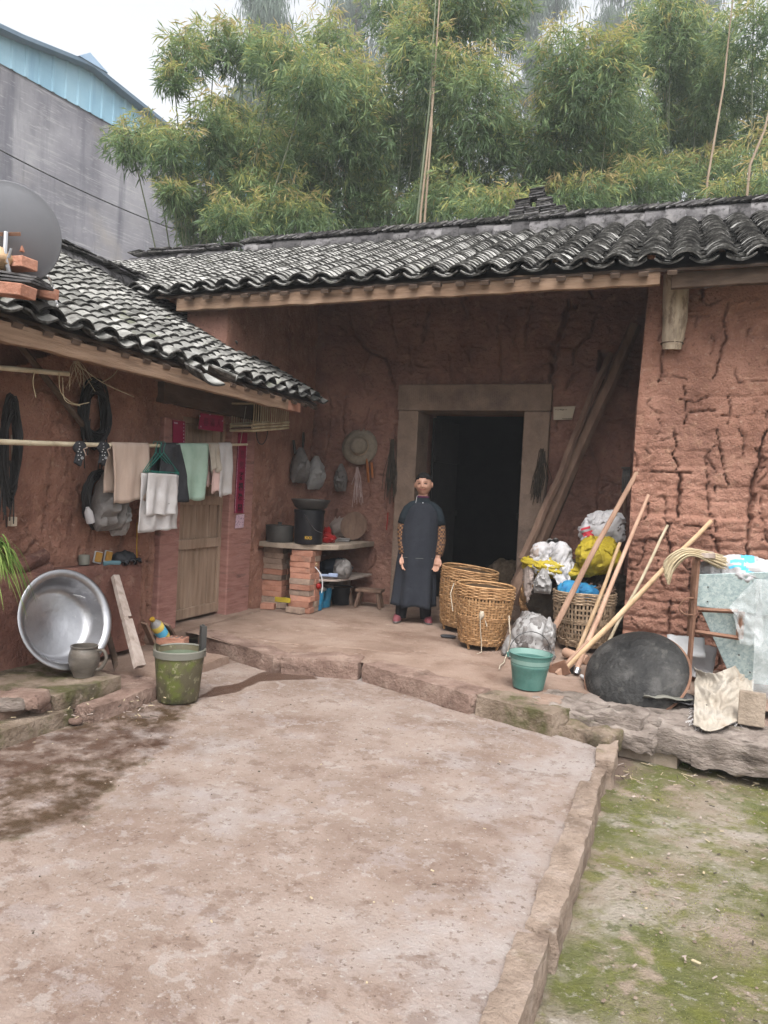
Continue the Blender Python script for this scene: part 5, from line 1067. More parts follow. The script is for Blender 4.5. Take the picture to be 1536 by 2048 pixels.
for k,(x,y,lab) in enumerate([(62,1120,'curved clay roof tile leaning on the plinth, the upper of two'),(70,1146,'curved clay roof tile leaning on the plinth, the lower of two')]):
    a=pX(x-30,y+18,XP-.04);c=pX(x+38,y-12,XP-.05); d_=(c-a).normalized(); b=MB(); nrm=Vector((1,0,.3)).normalized(); w2=d_.cross(nrm).normalized(); R=[]
    for t in np.linspace(0,1,6):
        q=a.lerp(c,t); R.append([q+w2*(s*.05)+nrm*(.045*math.cos(s*1.4)*(1-.12*abs(2*t-1))-.04) for s in np.linspace(-1,1,8)]+[q+w2*(s*.045)+nrm*(.045*math.cos(s*1.4)-.055) for s in np.linspace(1,-1,8)])
    b.rings(R); solo('clay_tile',b,'plinth',lab,'tile',group='clay tiles on the plinth',smooth=True)
# hanging grass plant
pt=thing('hanging_plant','clump of bright green strap leaves hanging at the left edge above the basin','plant',pX(-6,1150,-3.62)); c=pX(-14,1095,-3.55); rg=np.random.default_rng(5); n=150
V=[];Fq=[];T=[]
for k in range(n):
    a=rg.normal(size=3)*.5+np.array([.5,.35,.7]); a/=np.linalg.norm(a); L_=rg.uniform(.16,.42); w_=rg.uniform(.004,.008); p0=np.array(c)+rg.normal(size=3)*.03; sd=np.cross(a,[0,0,1]); sd/=np.linalg.norm(sd)+1e-9; tt=rg.random(); b0=len(V)
    for j in range(7):
        t=j/6; q=p0+a*L_*t*.6+np.array([0,0,-1])*L_*t*t*.95; ww=w_*(1-t)**.5; V+=[q-sd*ww,q+sd*ww]; T+=[tt,tt]
    Fq+=[(b0+2*j,b0+2*j+1,b0+2*j+3,b0+2*j+2) for j in range(6)]
fastmesh('leaves',np.array(V),np.array(Fq),'grass_leaf',pt,attrs={'tint':T})
b=MB(); b.lathe([(.05,-.09),(.07,-.06),(.085,.0),(.09,.0),(.08,-.08),(.05,-.1)],18,c+Vector((-.02,0,-.0)),cap0=True); b.build('pot','plinth',pt,smooth=True)
b=MB(); b.tube([Vector((XL-.02,c.y,c.z-.07)),c+Vector((-.05,0,-.07))],.012,6); b.tube([Vector((XL-.02,c.y,c.z-.3)),c+Vector((-.05,0,-.08))],.010,6); b.build('wall_bracket','rust',pt)
# oil bottle, stacked laths, perforated brick by the door jamb
p=pz(318,1282,.10); dv=Vector((.10,-.10,-.22)); t0=pX(300,1232,XL+.16); e0=pz(330,1276,.12); dv=(t0-e0).normalized(); M=frame_z(dv,(1,1,0)); b=MB()
ob=thing('oil_bottle','clear cooking oil bottle with blue and yellow label leaning by the door jamb','bottle',e0)
b.lathe([(0,0),(.045,.002),(.05,.02),(.05,.15),(.046,.18),(.03,.215),(.018,.235),(.018,.25),(0,.25)],20,e0,M); b.build('body','bag_clear',ob,smooth=True)
b=MB(); b.lathe([(.0513,.13),(.0513,.178),(.047,.184)],20,e0,M); b.lathe([(.0513,.02),(.0513,.055)],20,e0,M); b.build('label','yellow_label',ob,smooth=True)
b=MB(); b.lathe([(.0512,.057),(.0512,.128)],20,e0,M); b.build('blue_label','print_blue',ob,smooth=True)
b=MB(); b.lathe([(.02,.238),(.02,.262),(0,.263)],14,e0,M); b.build('cap','gold_print',ob,smooth=True)
for k,(x0,y0,x1,y1,lab) in enumerate([(308,1290,288,1246,'short wooden lath leaning left of the oil bottle'),(350,1276,332,1248,'short wooden lath leaning right of the oil bottle')]):
    a=pz(x0,y0,.10);t_=pX(x1,y1,XL+.2); b=MB(); d_=(t_-a).normalized(); b.box((a+t_)/2,(.07,.02,(t_-a).length),frame_z(d_,(1,-.3,0))); solo('lath',b,'timber',lab,'lath',bevel=.003)
p=pz(345,1288,.08); hb=thing('hollow_brick','red perforated brick lying in front of the oil bottle','brick',p); M=RZ(.25); b=MB(); b.box(p+Vector((0,0,.03)),(.24,.115,.06),M); b.build('body','brick',hb,bevel=.004); b=MB()
for i in range(5):
    for j in range(2): b.box(p+M@Vector((-.09+.045*i,-.025+.05*j,.0605)),(.026,.026,.003),M)
b.build('holes','tile_edge',hb)  # dark squares laid on the face stand for shade inside the holes
for k,(x,y,s,lab) in enumerate([(78,1412,.12,'flat pink stone on the lower ledge'),(50,1398,.2,'broad pinkish stone slab on the ledge behind the flat pink stone'),(18,1405,.14,'dark grey stone at the left end of the ledge'),(150,1442,.06,'small round pink stone on the wet concrete below the ledge'),(126,1340,.045,'pebble under the rim of the aluminium basin')]):
    p=pz(x,y,[ZL1+.015,ZL2,ZL2,.02,ZL2+.01][k]); b=MB(); b.rock(p,(s*1.25,s,s*.45),RZ(.4*k),seed=60+k,amp=.012,sc=8,n=8,rnd=.5); solo('stone',b,['edge_stone','edge_stone','grey_rock','edge_stone','edge_stone'][k],lab,'stone',smooth=True)
# ================================================================ brick stand in the porch corner
ZS=.79
def brickmesh(): 
    b=MB(); b.box((0,0,0),(.235,.112,.058)); o=b.build('brick','brick',None,bevel=.004); me=o.data; bpy.data.objects.remove(o); return me
BM=brickmesh(); BM2=BM.copy(); BM2.materials.clear(); BM2.materials.append(MT['brick_grey'])
def brick(p,rz,parent=None,grey=False,M=None,sc=(1,1,1)):
    o=bpy.data.objects.new('brick',BM2 if grey else BM); COL.objects.link(o); M4=(M or RZ(rz)).to_4x4(); M4=M4@Matrix.Diagonal((*sc,1)); M4.translation=p; o.matrix_world=M4
    if parent is not None: o.parent=parent; o.matrix_parent_inverse=Matrix.Translation(-parent.location)
    q=o.modifiers.new('edge','BEVEL'); q.width=.004; q.segments=1; return o
sb=thing('brick_stand','two loose brick piers carrying a curved stone slab in the porch corner','stand',(-3.6,7.2,ZP))
z=ZP+.03; rg=random.Random(4)
pL=pz(541,1215,ZP); pR=pz(596,1226,ZP)
for k in range(11):
    zz=ZP+.029+k*.0592; gr=rg.random()<.35
    brick(Vector((pL.x-.0+rg.uniform(-.008,.008),pL.y+.06+rg.uniform(-.008,.008),zz)),rg.uniform(-.03,.03),sb,gr or k>8)
    brick(Vector((pL.x+rg.uniform(-.008,.008),pL.y+.18,zz)),rg.uniform(-.03,.03),sb,gr)
    brick(Vector((pR.x+.0+rg.uniform(-.01,.01),pR.y+.06+rg.uniform(-.01,.01),zz)),rg.uniform(-.05,.05),sb,rg.random()<.2)
    brick(Vector((pR.x+rg.uniform(-.01,.01),pR.y+.185,zz)),rg.uniform(-.05,.05),sb,rg.random()<.3)
b=MB(); oy=[(-3.98,6.93),(-3.75,6.90),(-3.5,6.93),(-3.3,7.02),(-3.18,7.2),(-3.13,7.5),(-3.13,8.1),(-3.98,8.1)]
SLT=ZP+.66+.055; b.add([(x,y,SLT-.055) for x,y in oy]+[(x,y,SLT) for x,y in oy],[tuple(range(7,-1,-1)),tuple(range(8,16))]+[(i,(i+1)%8,(i+1)%8+8,i+8) for i in range(8)]); b.build('slab','slab',sb,bevel=.008)
b=MB(); oy=[(-3.42,7.12),(-3.2,7.3),(-3.14,7.6),(-3.14,8.1),(-3.98,8.1),(-3.98,7.4)]; zs=ZP+.34
b.add([(x,y,zs-.02) for x,y in oy]+[(x,y,zs) for x,y in oy],[tuple(range(5,-1,-1)),tuple(range(6,12))]+[(i,(i+1)%6,(i+1)%6+6,i+6) for i in range(6)]); b.build('lower_shelf','old_plank',sb)
def onslab(x,y): return pz(x,y,SLT)
p=onslab(612,1088)+Vector((0,.05,0)); kb=thing('lidded_bucket','tall black plastic bucket with wire handle and gold lettering on the brick stand','bucket',p); b=MB(); HH=.355
b.lathe([(0,.002),(.142,.002),(.147,.01),(.155,HH-.03),(.162,HH-.03),(.163,HH),(.15,HH),(.0,HH-.002)],36,p); b.build('body','black_plastic',kb,smooth=True)
cd_=(CAM-p); cd_.z=0; cd_.normalize(); cx=Vector((-cd_.y,cd_.x,0)); b=MB()
b.tube(curve([p-cx*.05+cd_*.155+Vector((0,0,HH-.04)),p+cx*.0+cd_*.166+Vector((0,0,HH-.12)),p+cx*.07+cd_*.15+Vector((0,0,HH-.2)),p+cx*.148+cd_*.05+Vector((0,0,HH-.235))],5),.003,5); b.build('wire_handle','aluminium',kb)
text('lettering','KK5',.042,p+cd_*.1485+Vector((0,0,.07)),cx,(0,0,1),'gold_print',kb,.001)
b=MB(); b.lathe([(.0,.0),(.12,.0),(.165,.03),(.195,.085),(.205,.10),(.205,.112),(.195,.112),(.15,.04),(.0,.015)],36,p+Vector((.01,0,HH))); solo('dark_bowl',b,'dark_pot','wide dark bowl sitting on top of the tall black bucket','bowl',smooth=True)
p=onslab(553,1084)+Vector((0,.06,0)); po=thing('cooking_pot','low dark cooking pot on the brick stand beside the tall black bucket','pot',p); b=MB(); b.lathe([(0,.0),(.135,.0),(.142,.01),(.148,.165),(.153,.17),(.15,.175),(.0,.178)],32,p); b.build('body','dark_pot',po,smooth=True)
b=MB(); b.lathe([(.02,.175),(.02,.20),(.03,.205),(0,.21)],12,p); b.build('lid_knob','dark_pot',po,smooth=True)
p=onslab(575,1060)+Vector((.02,.42,0)); b=MB(); b.box(p+Vector((0,0,.13)),(.22,.05,.24),RZ(.2)@Matrix.Rotation(.2,3,'X')); solo('grey_tin',b,'dark_pot','flat grey tin leaning in the corner behind the cooking pot','tin',bevel=.006)
p=onslab(665,1080)+Vector((0,.3,0)); b=MB(); b.lump(p+Vector((-.06,.06,.13)),(.13,.1,.13),21,.3,2.4,18,flatb=SLT); solo('cloth_bundle',b,'bag_pinkish','dull pinkish bundle behind the tall black bucket on the stand','bundle',smooth=True)
b=MB(); p=onslab(652,1086); b.lump(p+Vector((.0,.06,.04)),(.07,.07,.055),22,.4,2.4,16,flatb=SLT); b.lump(p+Vector((-.04,.1,.1)),(.04,.04,.06),23,.4,2.4,12); solo('red_bag',b,'red_plastic','small red plastic bag against the tall black bucket','bag',smooth=True)
b=MB(); p=onslab(680,1084)+Vector((0,.08,0)); b.box(p+Vector((0,0,.012)),(.16,.09,.02),RZ(.2)); b.box(p+Vector((.01,.0,.033)),(.14,.08,.018),RZ(.45)); solo('folded_cloths',b,'bag_dim','flat folded grey cloths at the slab edge','cloth',bevel=.005)
b=MB(); p=onslab(715,1080)+Vector((-.05,.35,0))
for k in range(60):
    a=p+Vector((random.uniform(-.2,.2),random.uniform(-.12,.12),random.uniform(.0,.10))); b.tube([a,a+Vector((random.uniform(-.1,.12),random.uniform(-.06,.06),random.uniform(.0,.09)))],.005,4)
solo('twig_heap',b,'dry_herb','dark heap of dry twigs on the right end of the slab','twigs')
b=MB(); p=onslab(733,1082)+Vector((-.06,.3,0)); b.lathe([(0,0),(.018,0),(.02,.06),(.008,.075),(.008,.09),(0,.09)],10,p,Matrix.Rotation(1.4,3,'Y')); solo('white_bulb',b,'paper_white','tiny white bulb lying at the right tip of the slab','bulb',smooth=True)
b=MB(); c=Vector((-3.35,8.0,SLT+.17)); b.lathe([(0,-.02),(.12,-.02),(.16,.01),(.165,.02),(.15,.02),(.0,0)],28,c,Matrix.Rotation(1.35,3,'X')); solo('round_sieve',b,'timber','round brown pan leaning on the wall behind the bundle','pan',smooth=True)
b=MB(); p=Vector((-3.42,7.45,zs)); b.lump(p+Vector((.05,.1,.09)),(.16,.12,.09),31,.35,2.3,18,flatb=zs); solo('navy_clothes',b,'navy','heap of navy clothes on the lower shelf of the stand','clothes',smooth=True)
b=MB(); b.lump(Vector((-3.22,7.42,zs+.10)),(.09,.1,.10),33,.3,2.4,18,flatb=zs); solo('shelf_bag',b,'bag_dim','dull grey plastic bag on the lower shelf','bag',smooth=True)
b=MB(); q=Vector((-3.40,7.22,zs+.02)); b.box(q+Vector((.02,0,.02)),(.16,.05,.025),RZ(.5)); b.box(q+Vector((.14,.05,.025)),(.1,.05,.04),RZ(.2)); mat('pale_blue',[(.22,.28,.42),(.30,.36,.5)],5,bump=.1,rough=.6); solo('pale_slippers',b,'pale_blue','pale blue folded slippers at the front of the lower shelf','slippers',bevel=.01)
b=MB(); q=pY(640,1160,7.1); b.tube(curve([pY(622,1128,7.1),pY(632,1136,7.08),pY(642,1150,7.06),pY(645,1170,7.06),pY(643,1186,7.06)],5),.006,6); solo('white_rope',b,'paper_white','thick white cord dangling from the lower shelf','cord',smooth=True)
b=MB(); b.tube([pY(612,1115,7.15),pY(633,1130,7.1)],[.02,.024],10); solo('wooden_stick',b,'pale_wood','short wooden handle sticking out past the brick pier','handle',smooth=True)
b=MB(); b.tube([pY(618,1155,7.2),pY(628,1163,7.18),pY(640,1176,7.14)],[.014,.024,.02],10); b.lump(pY(637,1172,7.14),(.03,.03,.03),3,.1,2,8); solo('red_flask',b,'red_plastic','red plastic tube lying under the lower shelf','tube',smooth=True)
b=MB(); p=pz(665,1205,ZP)+Vector((0,.25,0)); b.box(p+Vector((-.04,.05,.2)),(.24,.16,.12),RZ(.15)); solo('cardboard_box',b,'old_plank','small worn box under the slab behind the blue boots','box',bevel=.005)
b=MB(); b.lathe([(.0,0),(.11,0),(.13,.2),(.12,.2),(.1,.01),(0,.01)],20,pz(672,1210,ZP)+Vector((0,.12,0))); solo('dark_tub',b,'black_plastic','round black tub on the floor behind the blue boots','tub',smooth=True)
# boots
for k,(x,y,lab) in enumerate([(636,1220,'nearer blue rubber boot standing by the brick pier'),(652,1214,'blue rubber boot behind its pair by the brick pier')]):
    p=pz(x,y,ZP); f=Vector((-.35,-.94,0)).normalized(); r_=Vector((f.y,-f.x,0)).normalized(); R=[]
    for (z,cx_,lx,ly) in [(.0,.035,.085,.036),(.02,.035,.09,.04),(.045,.03,.088,.04),(.07,.012,.065,.038),(.095,-.012,.046,.038),(.13,-.02,.042,.038),(.19,-.02,.046,.042),(.215,-.02,.048,.044)]:
        R.append([p+f*(cx_+lx*math.cos(t))+r_*(ly*math.sin(t))+Vector((0,0,z)) for t in np.linspace(0,6.283,17)[:-1]])
    bt=thing('rubber_boot',lab,'boot',p,'pair of blue boots'); b=MB(); b.rings(R,cap1=False); b.build('shaft','boot_blue',bt,smooth=True)
    b=MB(); b.lump(p-f*.02+Vector((0,0,.225)),(.05,.046,.025),7+k,.5,3,12); b.build('inside_layer','bag_dim',bt,smooth=True)
# low stools
def stool(px,py,lab,w_,d_,h_,rz):
    p=pz(px,py,ZP); s=thing('wooden_stool',lab,'stool',p,'low stools in the porch corner'); M=RZ(rz); b=MB(); b.box(p+Vector((0,0,h_)),(w_,d_,.032),M); b.build('seat','timber',s,bevel=.006)
    for sx in (-1,1):
        for sy in (-1,1):
            b=MB(); b.tube([p+M@Vector((sx*w_*.46,sy*d_*.42,0)),p+M@Vector((sx*w_*.34,sy*d_*.32,h_-.012))],.021,6); b.build('leg','timber',s,smooth=True)
stool(684,1207,'low wooden stool beside the blue boots',.24,.17,.175,.3); stool(738,1214,'low wooden stool standing nearest the woman',.30,.19,.19,.12)
# floor bits by the stand
b=MB(); p=pz(545,1208,ZP)+Vector((.02,-.1,.085)); b.box(p,(.36,.12,.02),RZ(.15)@Matrix.Rotation(.04,3,'Y')); solo('dark_board',b,'beam_dark','dark board laid over broken bricks at the foot of the stand','board',bevel=.003)
for k,(x,y,rz,gr,lab) in enumerate([(534,1218,.3,False,'broken brick under the left end of the dark board'),(590,1226,-.2,True,'loose brick at the foot of the right brick pier'),(562,1216,.2,True,'grey half brick under the middle of the dark board'),(624,1219,.9,False,'orange brick end poking out beside the blue boots')]):
    o=brick(pz(x,y,ZP)+Vector((0,.02,.03)),rz,None,gr,sc=(.62,1,1) if k!=1 else (.8,1,1)); tag(o,lab,'brick')
b=MB(); b.box(pz(560,1203,ZP+.11)+Vector((.03,.0,.02)),(.17,.02,.05),RZ(.1)); solo('yellow_packet',b,'sack_yellow','yellow packet tucked between the brick piers above the dark board','packet',bevel=.004)
# ================================================================ hung on the porch walls
YH=YW-.045
c=pY(719,893,YH); hn=Vector((.12,-1,.18)).normalized(); M=frame_z(hn,(1,0,0)); ht=thing('straw_hat','broad straw hat hung on the porch wall','hat',c)
b=MB(); b.lathe([(.0,.10),(.05,.098),(.085,.085),(.10,.06),(.106,.02),(.112,.008),(.16,.004),(.215,-.006),(.213,-.012),(.10,-.004),(0,-.003)],48,c,M,fn=lambda p,a,j:p+Vector((0,0,.012*math.sin(2*a)*(p.x**2+p.y**2)/.04))); b.build('crown_and_brim','straw_hat',ht,smooth=2)
b=MB(); b.tube([c+M@Vector((.109*math.cos(t),.109*math.sin(t),.014)) for t in np.linspace(0,6.283,26)],.007,6,cap=False); b.build('hat_band','wicker_old',ht)
def wallbag(name,lab,px,py,plane,w_,h_,seed,matn,nb=0):
    c=plane(px,py); b=MB(); b.hangbag(c+Vector((0,0,h_*1.0)),(0,-1,0) if plane is PYW else (1,-.3,0),w_*2,h_*2,.10,seed); return solo(name,b,matn,lab,'bag',smooth=True)
PYW=lambda x,y:pY(x,y,YH); PXW=lambda x,y:pX(x,y,XL+.04)
wallbag('hung_bag','dusty clear plastic bag hung below the straw hat',685,955,PYW,.075,.16,41,'bag_dim')
wallbag('hung_bag','dull plastic bag on the side wall nearer the bird cage',594,930,PXW,.13,.20,43,'bag_dim'); wallbag('hung_bag','pale crumpled plastic bag with long handles in the porch corner',625,945,PXW,.14,.20,45,'bag_clear')
b=MB()
for k in range(22):
    x=713+random.uniform(-11,13); b.tube(noisy([pY(714,935,YH-.03),pY((714+x)/2,955,YH-.04),pY(x,980+random.uniform(-10,34),YH-.03)],.02,k),.0035,4)
solo('string_bundle',b,'twine_pink','bundle of thin pinkish strings hanging below the straw hat','strings')
b=MB(); b.tube(curve([pY(733,918,YH),pY(735,935,YH-.03),pY(737,965,YH-.02)],4),[.014,.02,.026,.03,.032,.03,.03,.028,.02],8,flat=.5); b.tube([pY(743,925,YH-.02),pY(745,955,YH-.02)],.014,6); solo('orange_gloves',b,'orange_rubber','faded orange rubber gloves hung beside the straw hat','gloves',smooth=True)
def herb(lab,x0,y0,y1,yk,n,wd,plane):
    b=MB()
    for k in range(n):
        x=x0+random.gauss(0,wd); t=random.random(); b.tube(noisy([plane(x0+random.uniform(-3,3),y0),plane(x-2,y0+(y1-y0)*.5),plane(x-3,y0+(y1-y0)*(.55+.45*t))],.03,k*1.7),.0035,4)
    return solo('dried_herbs',b,'dry_herb',lab,'herbs')
herb('dark bunch of dried herbs hanging at the left door jamb',785,880,1010,0,46,6,lambda x,y:pY(x,y,YW-.10))
herb('dark bunch of dried stalks hanging at the right door jamb',1085,900,1010,0,40,8,lambda x,y:pY(x-(y-900)*.12,y,YW-.10))
b=MB(); b.tube([pY(776,1025,YW-.08),pY(773,1060,YW-.08)],.006,5); solo('red_string',b,'red_plastic','short red string dangling below the dried herbs','string')
for k,(x0,y0,x1,y1,lab) in enumerate([(607,865,606,895,'dark knife handle stuck on the side wall above the plastic bags'),(587,880,591,912,'dark curved sickle handle hung on the side wall')]):
    b=MB(); b.tube([pX(x0,y0,XL+.04),pX((x0+x1)/2,(y0+y1)/2,XL+.05),pX(x1,y1,XL+.04)],[.014,.02,.012],8); solo('tool_handle',b,'dark_metal',lab,'handle',smooth=True)
b=MB(); b.tube([pX(646,818,XL+.03),pX(645,880,XL+.03)],.012,6); solo('thin_batten',b,'timber','thin vertical batten in the porch corner','batten')
# bird cage
c0=pX(505,866,-3.72); cg=thing('bird_cage','small bamboo bird cage hung under the low eave','cage',c0)
cA=pX(504,862,-3.70);cB=pX(577,856,-3.70); dd=cB-cA; W_=dd.length; dd.normalize(); dq=Vector((-dd.y,dd.x,0)); 
if dq.x>0: dq=-dq
hC=.26; b=MB()
for off in (0,.24):
    for zz in (0,.03,.06): b.tube([cA+dq*off+Vector((0,0,zz)),cA+dd*W_+dq*off+Vector((0,0,zz))],.012,6)
    b.tube([cA+dq*off+Vector((0,0,hC)),cA+dd*W_+dq*off+Vector((0,0,hC))],.008,6)
for u in (0,W_):
    for zz in (0,.05,hC): b.tube([cA+dd*u+Vector((0,0,zz)),cA+dd*u+dq*.24+Vector((0,0,zz))],.009,6)
b.build('frame','straw',cg)
for off in (0,.24):
    for k in range(17):
        b=MB(); q=cA+dq*off+dd*(W_*(k+.5)/17); b.tube([q+Vector((0,0,.06)),q+Vector((0,0,hC))],.005,5); b.build('bar','straw',cg)
b=MB(); b.box(cA+dd*(W_/2)+dq*.12+Vector((0,0,.02)),(W_,.23,.01),rotm(dd,dq,Vector((0,0,1)))); b.build('floor','timber',cg)
b=MB(); b.tube([cA+dd*(W_*.5)+dq*.1+dd*(.11*math.cos(t))+Vector((0,0,-.02-.13*math.sin(t))) for t in np.linspace(0,math.pi,14)],.005,5); b.build('hoop','dark_metal',cg)
b=MB(); b.tube([cA+Vector((0,0,hC)),cA+Vector((0,0,hC+.12))],.004,4); b.build('hook','dark_metal',cg)
# paper plaque
P_=[pY(x,y,YW-.05) for x,y in ((1107,840),(1144,839),(1151,812),(1107,814))]; b=MB(); Q=[p+Vector((0,.006,0)) for p in P_]; b.add(P_+Q,[(0,1,2,3),(7,6,5,4),(0,4,5,1),(1,5,6,2),(2,6,7,3),(3,7,4,0)]); pq=solo('notice_card',b,'card','small cream notice card nailed to the wall right of the doorway','card')
b=MB()
for k in range(9):
    for j in range(3): q=pY(1111+k*2.7,819+random.uniform(-1.2,1.2),YW-.0525); b.box(q,(random.choice([.003,.009]),.002,random.choice([.003,.009])))
b.box(pY(1134,837,YW-.0525),(.10,.002,.004)); b.build('print','ink',pq)
# long timbers leaning beside the door
def timber(lab,x0,y0,Y0,x1,y1,Y1,r,n=4,mt='timber'):
    a=pY(x0,y0,Y0);c=pY(x1,y1,Y1); b=MB(); K=14; pts=[a.lerp(c,k/K)+Vector((fv(a.lerp(c,k/K),1.3,2,r*90),0,0))*.03 for k in range(K+1)]
    b.tube(pts,[r*(1-.25*k/K) for k in range(K+1)],n); return solo('leaning_timber',b,mt,lab,'timber',group='timbers leaning by the doorway',smooth=False,bevel=.006)
timber('thickest squared timber leaning from the doorway up to the wall corner',1020,1205,7.55,1272,650,8.0,.085,6)
timber('slim timber lying on the thick one and reaching up toward the wall hole',1048,1120,7.45,1220,706,7.9,.045,5)
timber('flat dark timber behind the thick one, against the right jamb',1062,1150,7.7,1215,760,8.05,.06,4,'beam_dark')
# ================================================================ baskets
def basket(lab,c,r0,r1,h,M,mt,name='wicker_basket',seed=0,rope=False,holes=False):
    t_=thing(name,lab,'basket',c,'wicker baskets on the porch'); c=Vector(c); R=lambda z:r0+(r1-r0)*(math.sin(max(0,min(1,z/h*1.05))*math.pi/2))**.8
    rg=random.Random(seed); P3=lambda a,z,o=0:c+M@Vector((math.cos(a)*(R(z)+o),math.sin(a)*(R(z)+o),z)); NS=26
    def ring(b,z,rt,amp,ph,freq=NS/2,o=0): b.tube([P3(a,z+.002*math.sin(3*a+ph),o+amp*math.sin(freq*a+ph)) for a in np.linspace(0,6.2832,NS*3+1)],rt,4,cap=False)
    b=MB()
    for k in range(7): ring(b,h-.006-k*.0125,.0066,.004,k*math.pi,o=.003)
    ring(b,h+.006,.010,.0,0); b.build('rim','wicker' if mt=='wicker' else mt,t_,smooth=True)
    b=MB()
    z=.03
    zones=[(.02,.075,.012),(h*.46,h*.46+.03,.012)]
    for za,zb_,stp in zones:
        z=za
        while z<zb_: ring(b,z,.006,.004,int(z*1000)*math.pi,o=.003); z+=stp
    z=.085; k=0
    while z<h-.10:
        if not(h*.45<z<h*.46+.035) and not(holes and k%2): 
            a=np.linspace(0,6.2832,NS*3+1); Rr=[]
            for t in a: 
                w_=.006*math.sin(NS/2*t+k*math.pi); Rr.append([P3(t,z-.008,w_+.002),P3(t,z+.008,w_+.002),P3(t,z+.008,w_-.002),P3(t,z-.008,w_-.002)])
            b.rings(Rr,0,False,False)
        z+=.0215; k+=1
    b.build('weave',mt,t_,smooth=False)
    b=MB()
    for k in range(NS*2):
        a0=2*math.pi*k/(NS*2); R_s=[]
        for z in np.linspace(.01,h-.02,14):
            w_=.004*math.sin(z*145+k*math.pi); q=P3(a0,z,w_); tn=M@Vector((-math.sin(a0),math.cos(a0),0)); no=M@Vector((math.cos(a0),math.sin(a0),0)); hw=.0085
            R_s.append([q-tn*hw-no*.002,q+tn*hw-no*.002,q+tn*hw+no*.002,q-tn*hw+no*.002])
        b.rings(R_s)
    b.build('stakes',mt,t_)
    b=MB(); b.lathe([(0,.03),(r0*.97,.03),(r0*1.0,.04)],32,c,M); 
    if not holes: b.lathe([(R(z)-.020,z) for z in np.linspace(.04,h-.02,8)],32,c,M)
    b.build('inside_layer','weave_gap_shade',t_,smooth=True)  # dark sheet added behind the weave to paint the shade of its gaps
    for k in range(4):
        a=math.pi/4+k*math.pi/2; f=MB(); f.tube([P3(a,-.03,-.01),P3(a,.06,.008)],.010,5); f.build('foot',mt,t_)
    return t_,P3
def stand(px,py,w=0): return pz(px,py,ZP)
B1=stand(957,1296)+Vector((0,.06,.03)); tl=Matrix.Rotation(.05,3,'Y')
t1,P3=basket('tall golden wicker carrying basket with a white cord knotted on its front',B1,.175,.245,.50,tl@RZ(.4),'wicker',seed=1)
cdv=(CAM-B1); cdv.z=0; cdv.normalize(); b=MB(); q=B1+cdv*.235; crx=Vector((-cdv.y,cdv.x,0))
b.tube(noisy([q+Vector((0,0,.32)),q+Vector((0,0,.26))+cdv*.03,q+crx*-.01+Vector((0,0,.18)),q-cdv*.035+Vector((0,0,.05)),q-cdv*.02+Vector((0,0,-.01)),q+cdv*.03-crx*.05+Vector((0,0,-.025))],.03,4),.004,6); b.build('cord','twine',t1,smooth=True); b=MB(); b.tube(noisy([q+Vector((0,0,.27)),q+crx*.03+Vector((0,0,.23)),q+crx*.05+Vector((0,0,.19))],.03,8),.004,6); b.lump(q+cdv*.012+Vector((0,0,.285)),(.018,.018,.03),3,.3,3,8)
b.build('cord','twine',t1,smooth=True); b=MB(); b.tube(noisy([B1-crx*.24+Vector((0,0,.5)),B1-crx*.28+cdv*.05+Vector((0,0,.42)),B1-crx*.26+cdv*.08+Vector((0,0,.28))],.03,9),.004,6); b.build('cord','twine',t1,smooth=True)
B2=stand(918,1262)+Vector((-.0,.10,.03)); basket('tall wicker basket tilted behind the golden one at the doorway',B2,.20,.27,.56,Matrix.Rotation(.10,3,'Y')@Matrix.Rotation(.0,3,'X'),'wicker',seed=2)
B3=pz(1062,1262,ZP)+Vector((.02,.25,.18)); basket('open-weave basket tipped on its side between the timber and the white bag',B3,.2,.25,.34,Matrix.Rotation(.42,3,'Y')@Matrix.Rotation(.35,3,'X'),'wicker',seed=3,holes=True)
B4=stand(1162,1300)+Vector((0,.06,.03)); t4,P3=basket('old grey-brown basket heaped with blue cloth behind the tool handles',B4,.19,.265,.47,RZ(.2),'wicker_old',seed=4,holes=True)
b=simcloth(B4+Vector((-.05,-.05,.66)),(1,0,0),(0,1,0),.62,.56,50,[(B4+Vector((-.10,-.05,.47)),(.11,.10,.07)),(B4+Vector((.03,-.02,.48)),(.09,.09,.05))],.13+.46,60,.48,51,.10,.022); solo('blue_cloth',b,'cloth_blue','bright blue crumpled cloth heaped in the old basket','cloth',smooth=2,solid=.006)
b=MB()
for k in range(50):
    a=B4+Vector((random.uniform(-.1,.22),random.uniform(-.05,.15),.44+random.random()*.07)); b.tube([a,a+Vector((random.uniform(-.12,.12),random.uniform(-.08,.08),random.uniform(-.02,.07)))],.006,4)
solo('kindling',b,'timber','kindling and scraps piled in the old basket behind the blue cloth','kindling')
B5=pz(985,1195,ZP)+Vector((.05,.55,.0)); b=MB(); b.lump(B5+Vector((0,0,.22)),(.26,.2,.22),57,.25,2.2,20,flatb=ZP); solo('dark_bundle',b,'wicker_old','dark brown bundle standing inside the doorway behind the tilted basket','bundle',smooth=True)
b=MB(); q=pz(897,1275,ZP); b.lump(q+Vector((0,0,.012)),(.07,.045,.014),3,.15,2,10); solo('black_shoe',b,'cloth_black','flat black slipper lying beside the tall baskets','slipper',smooth=True)
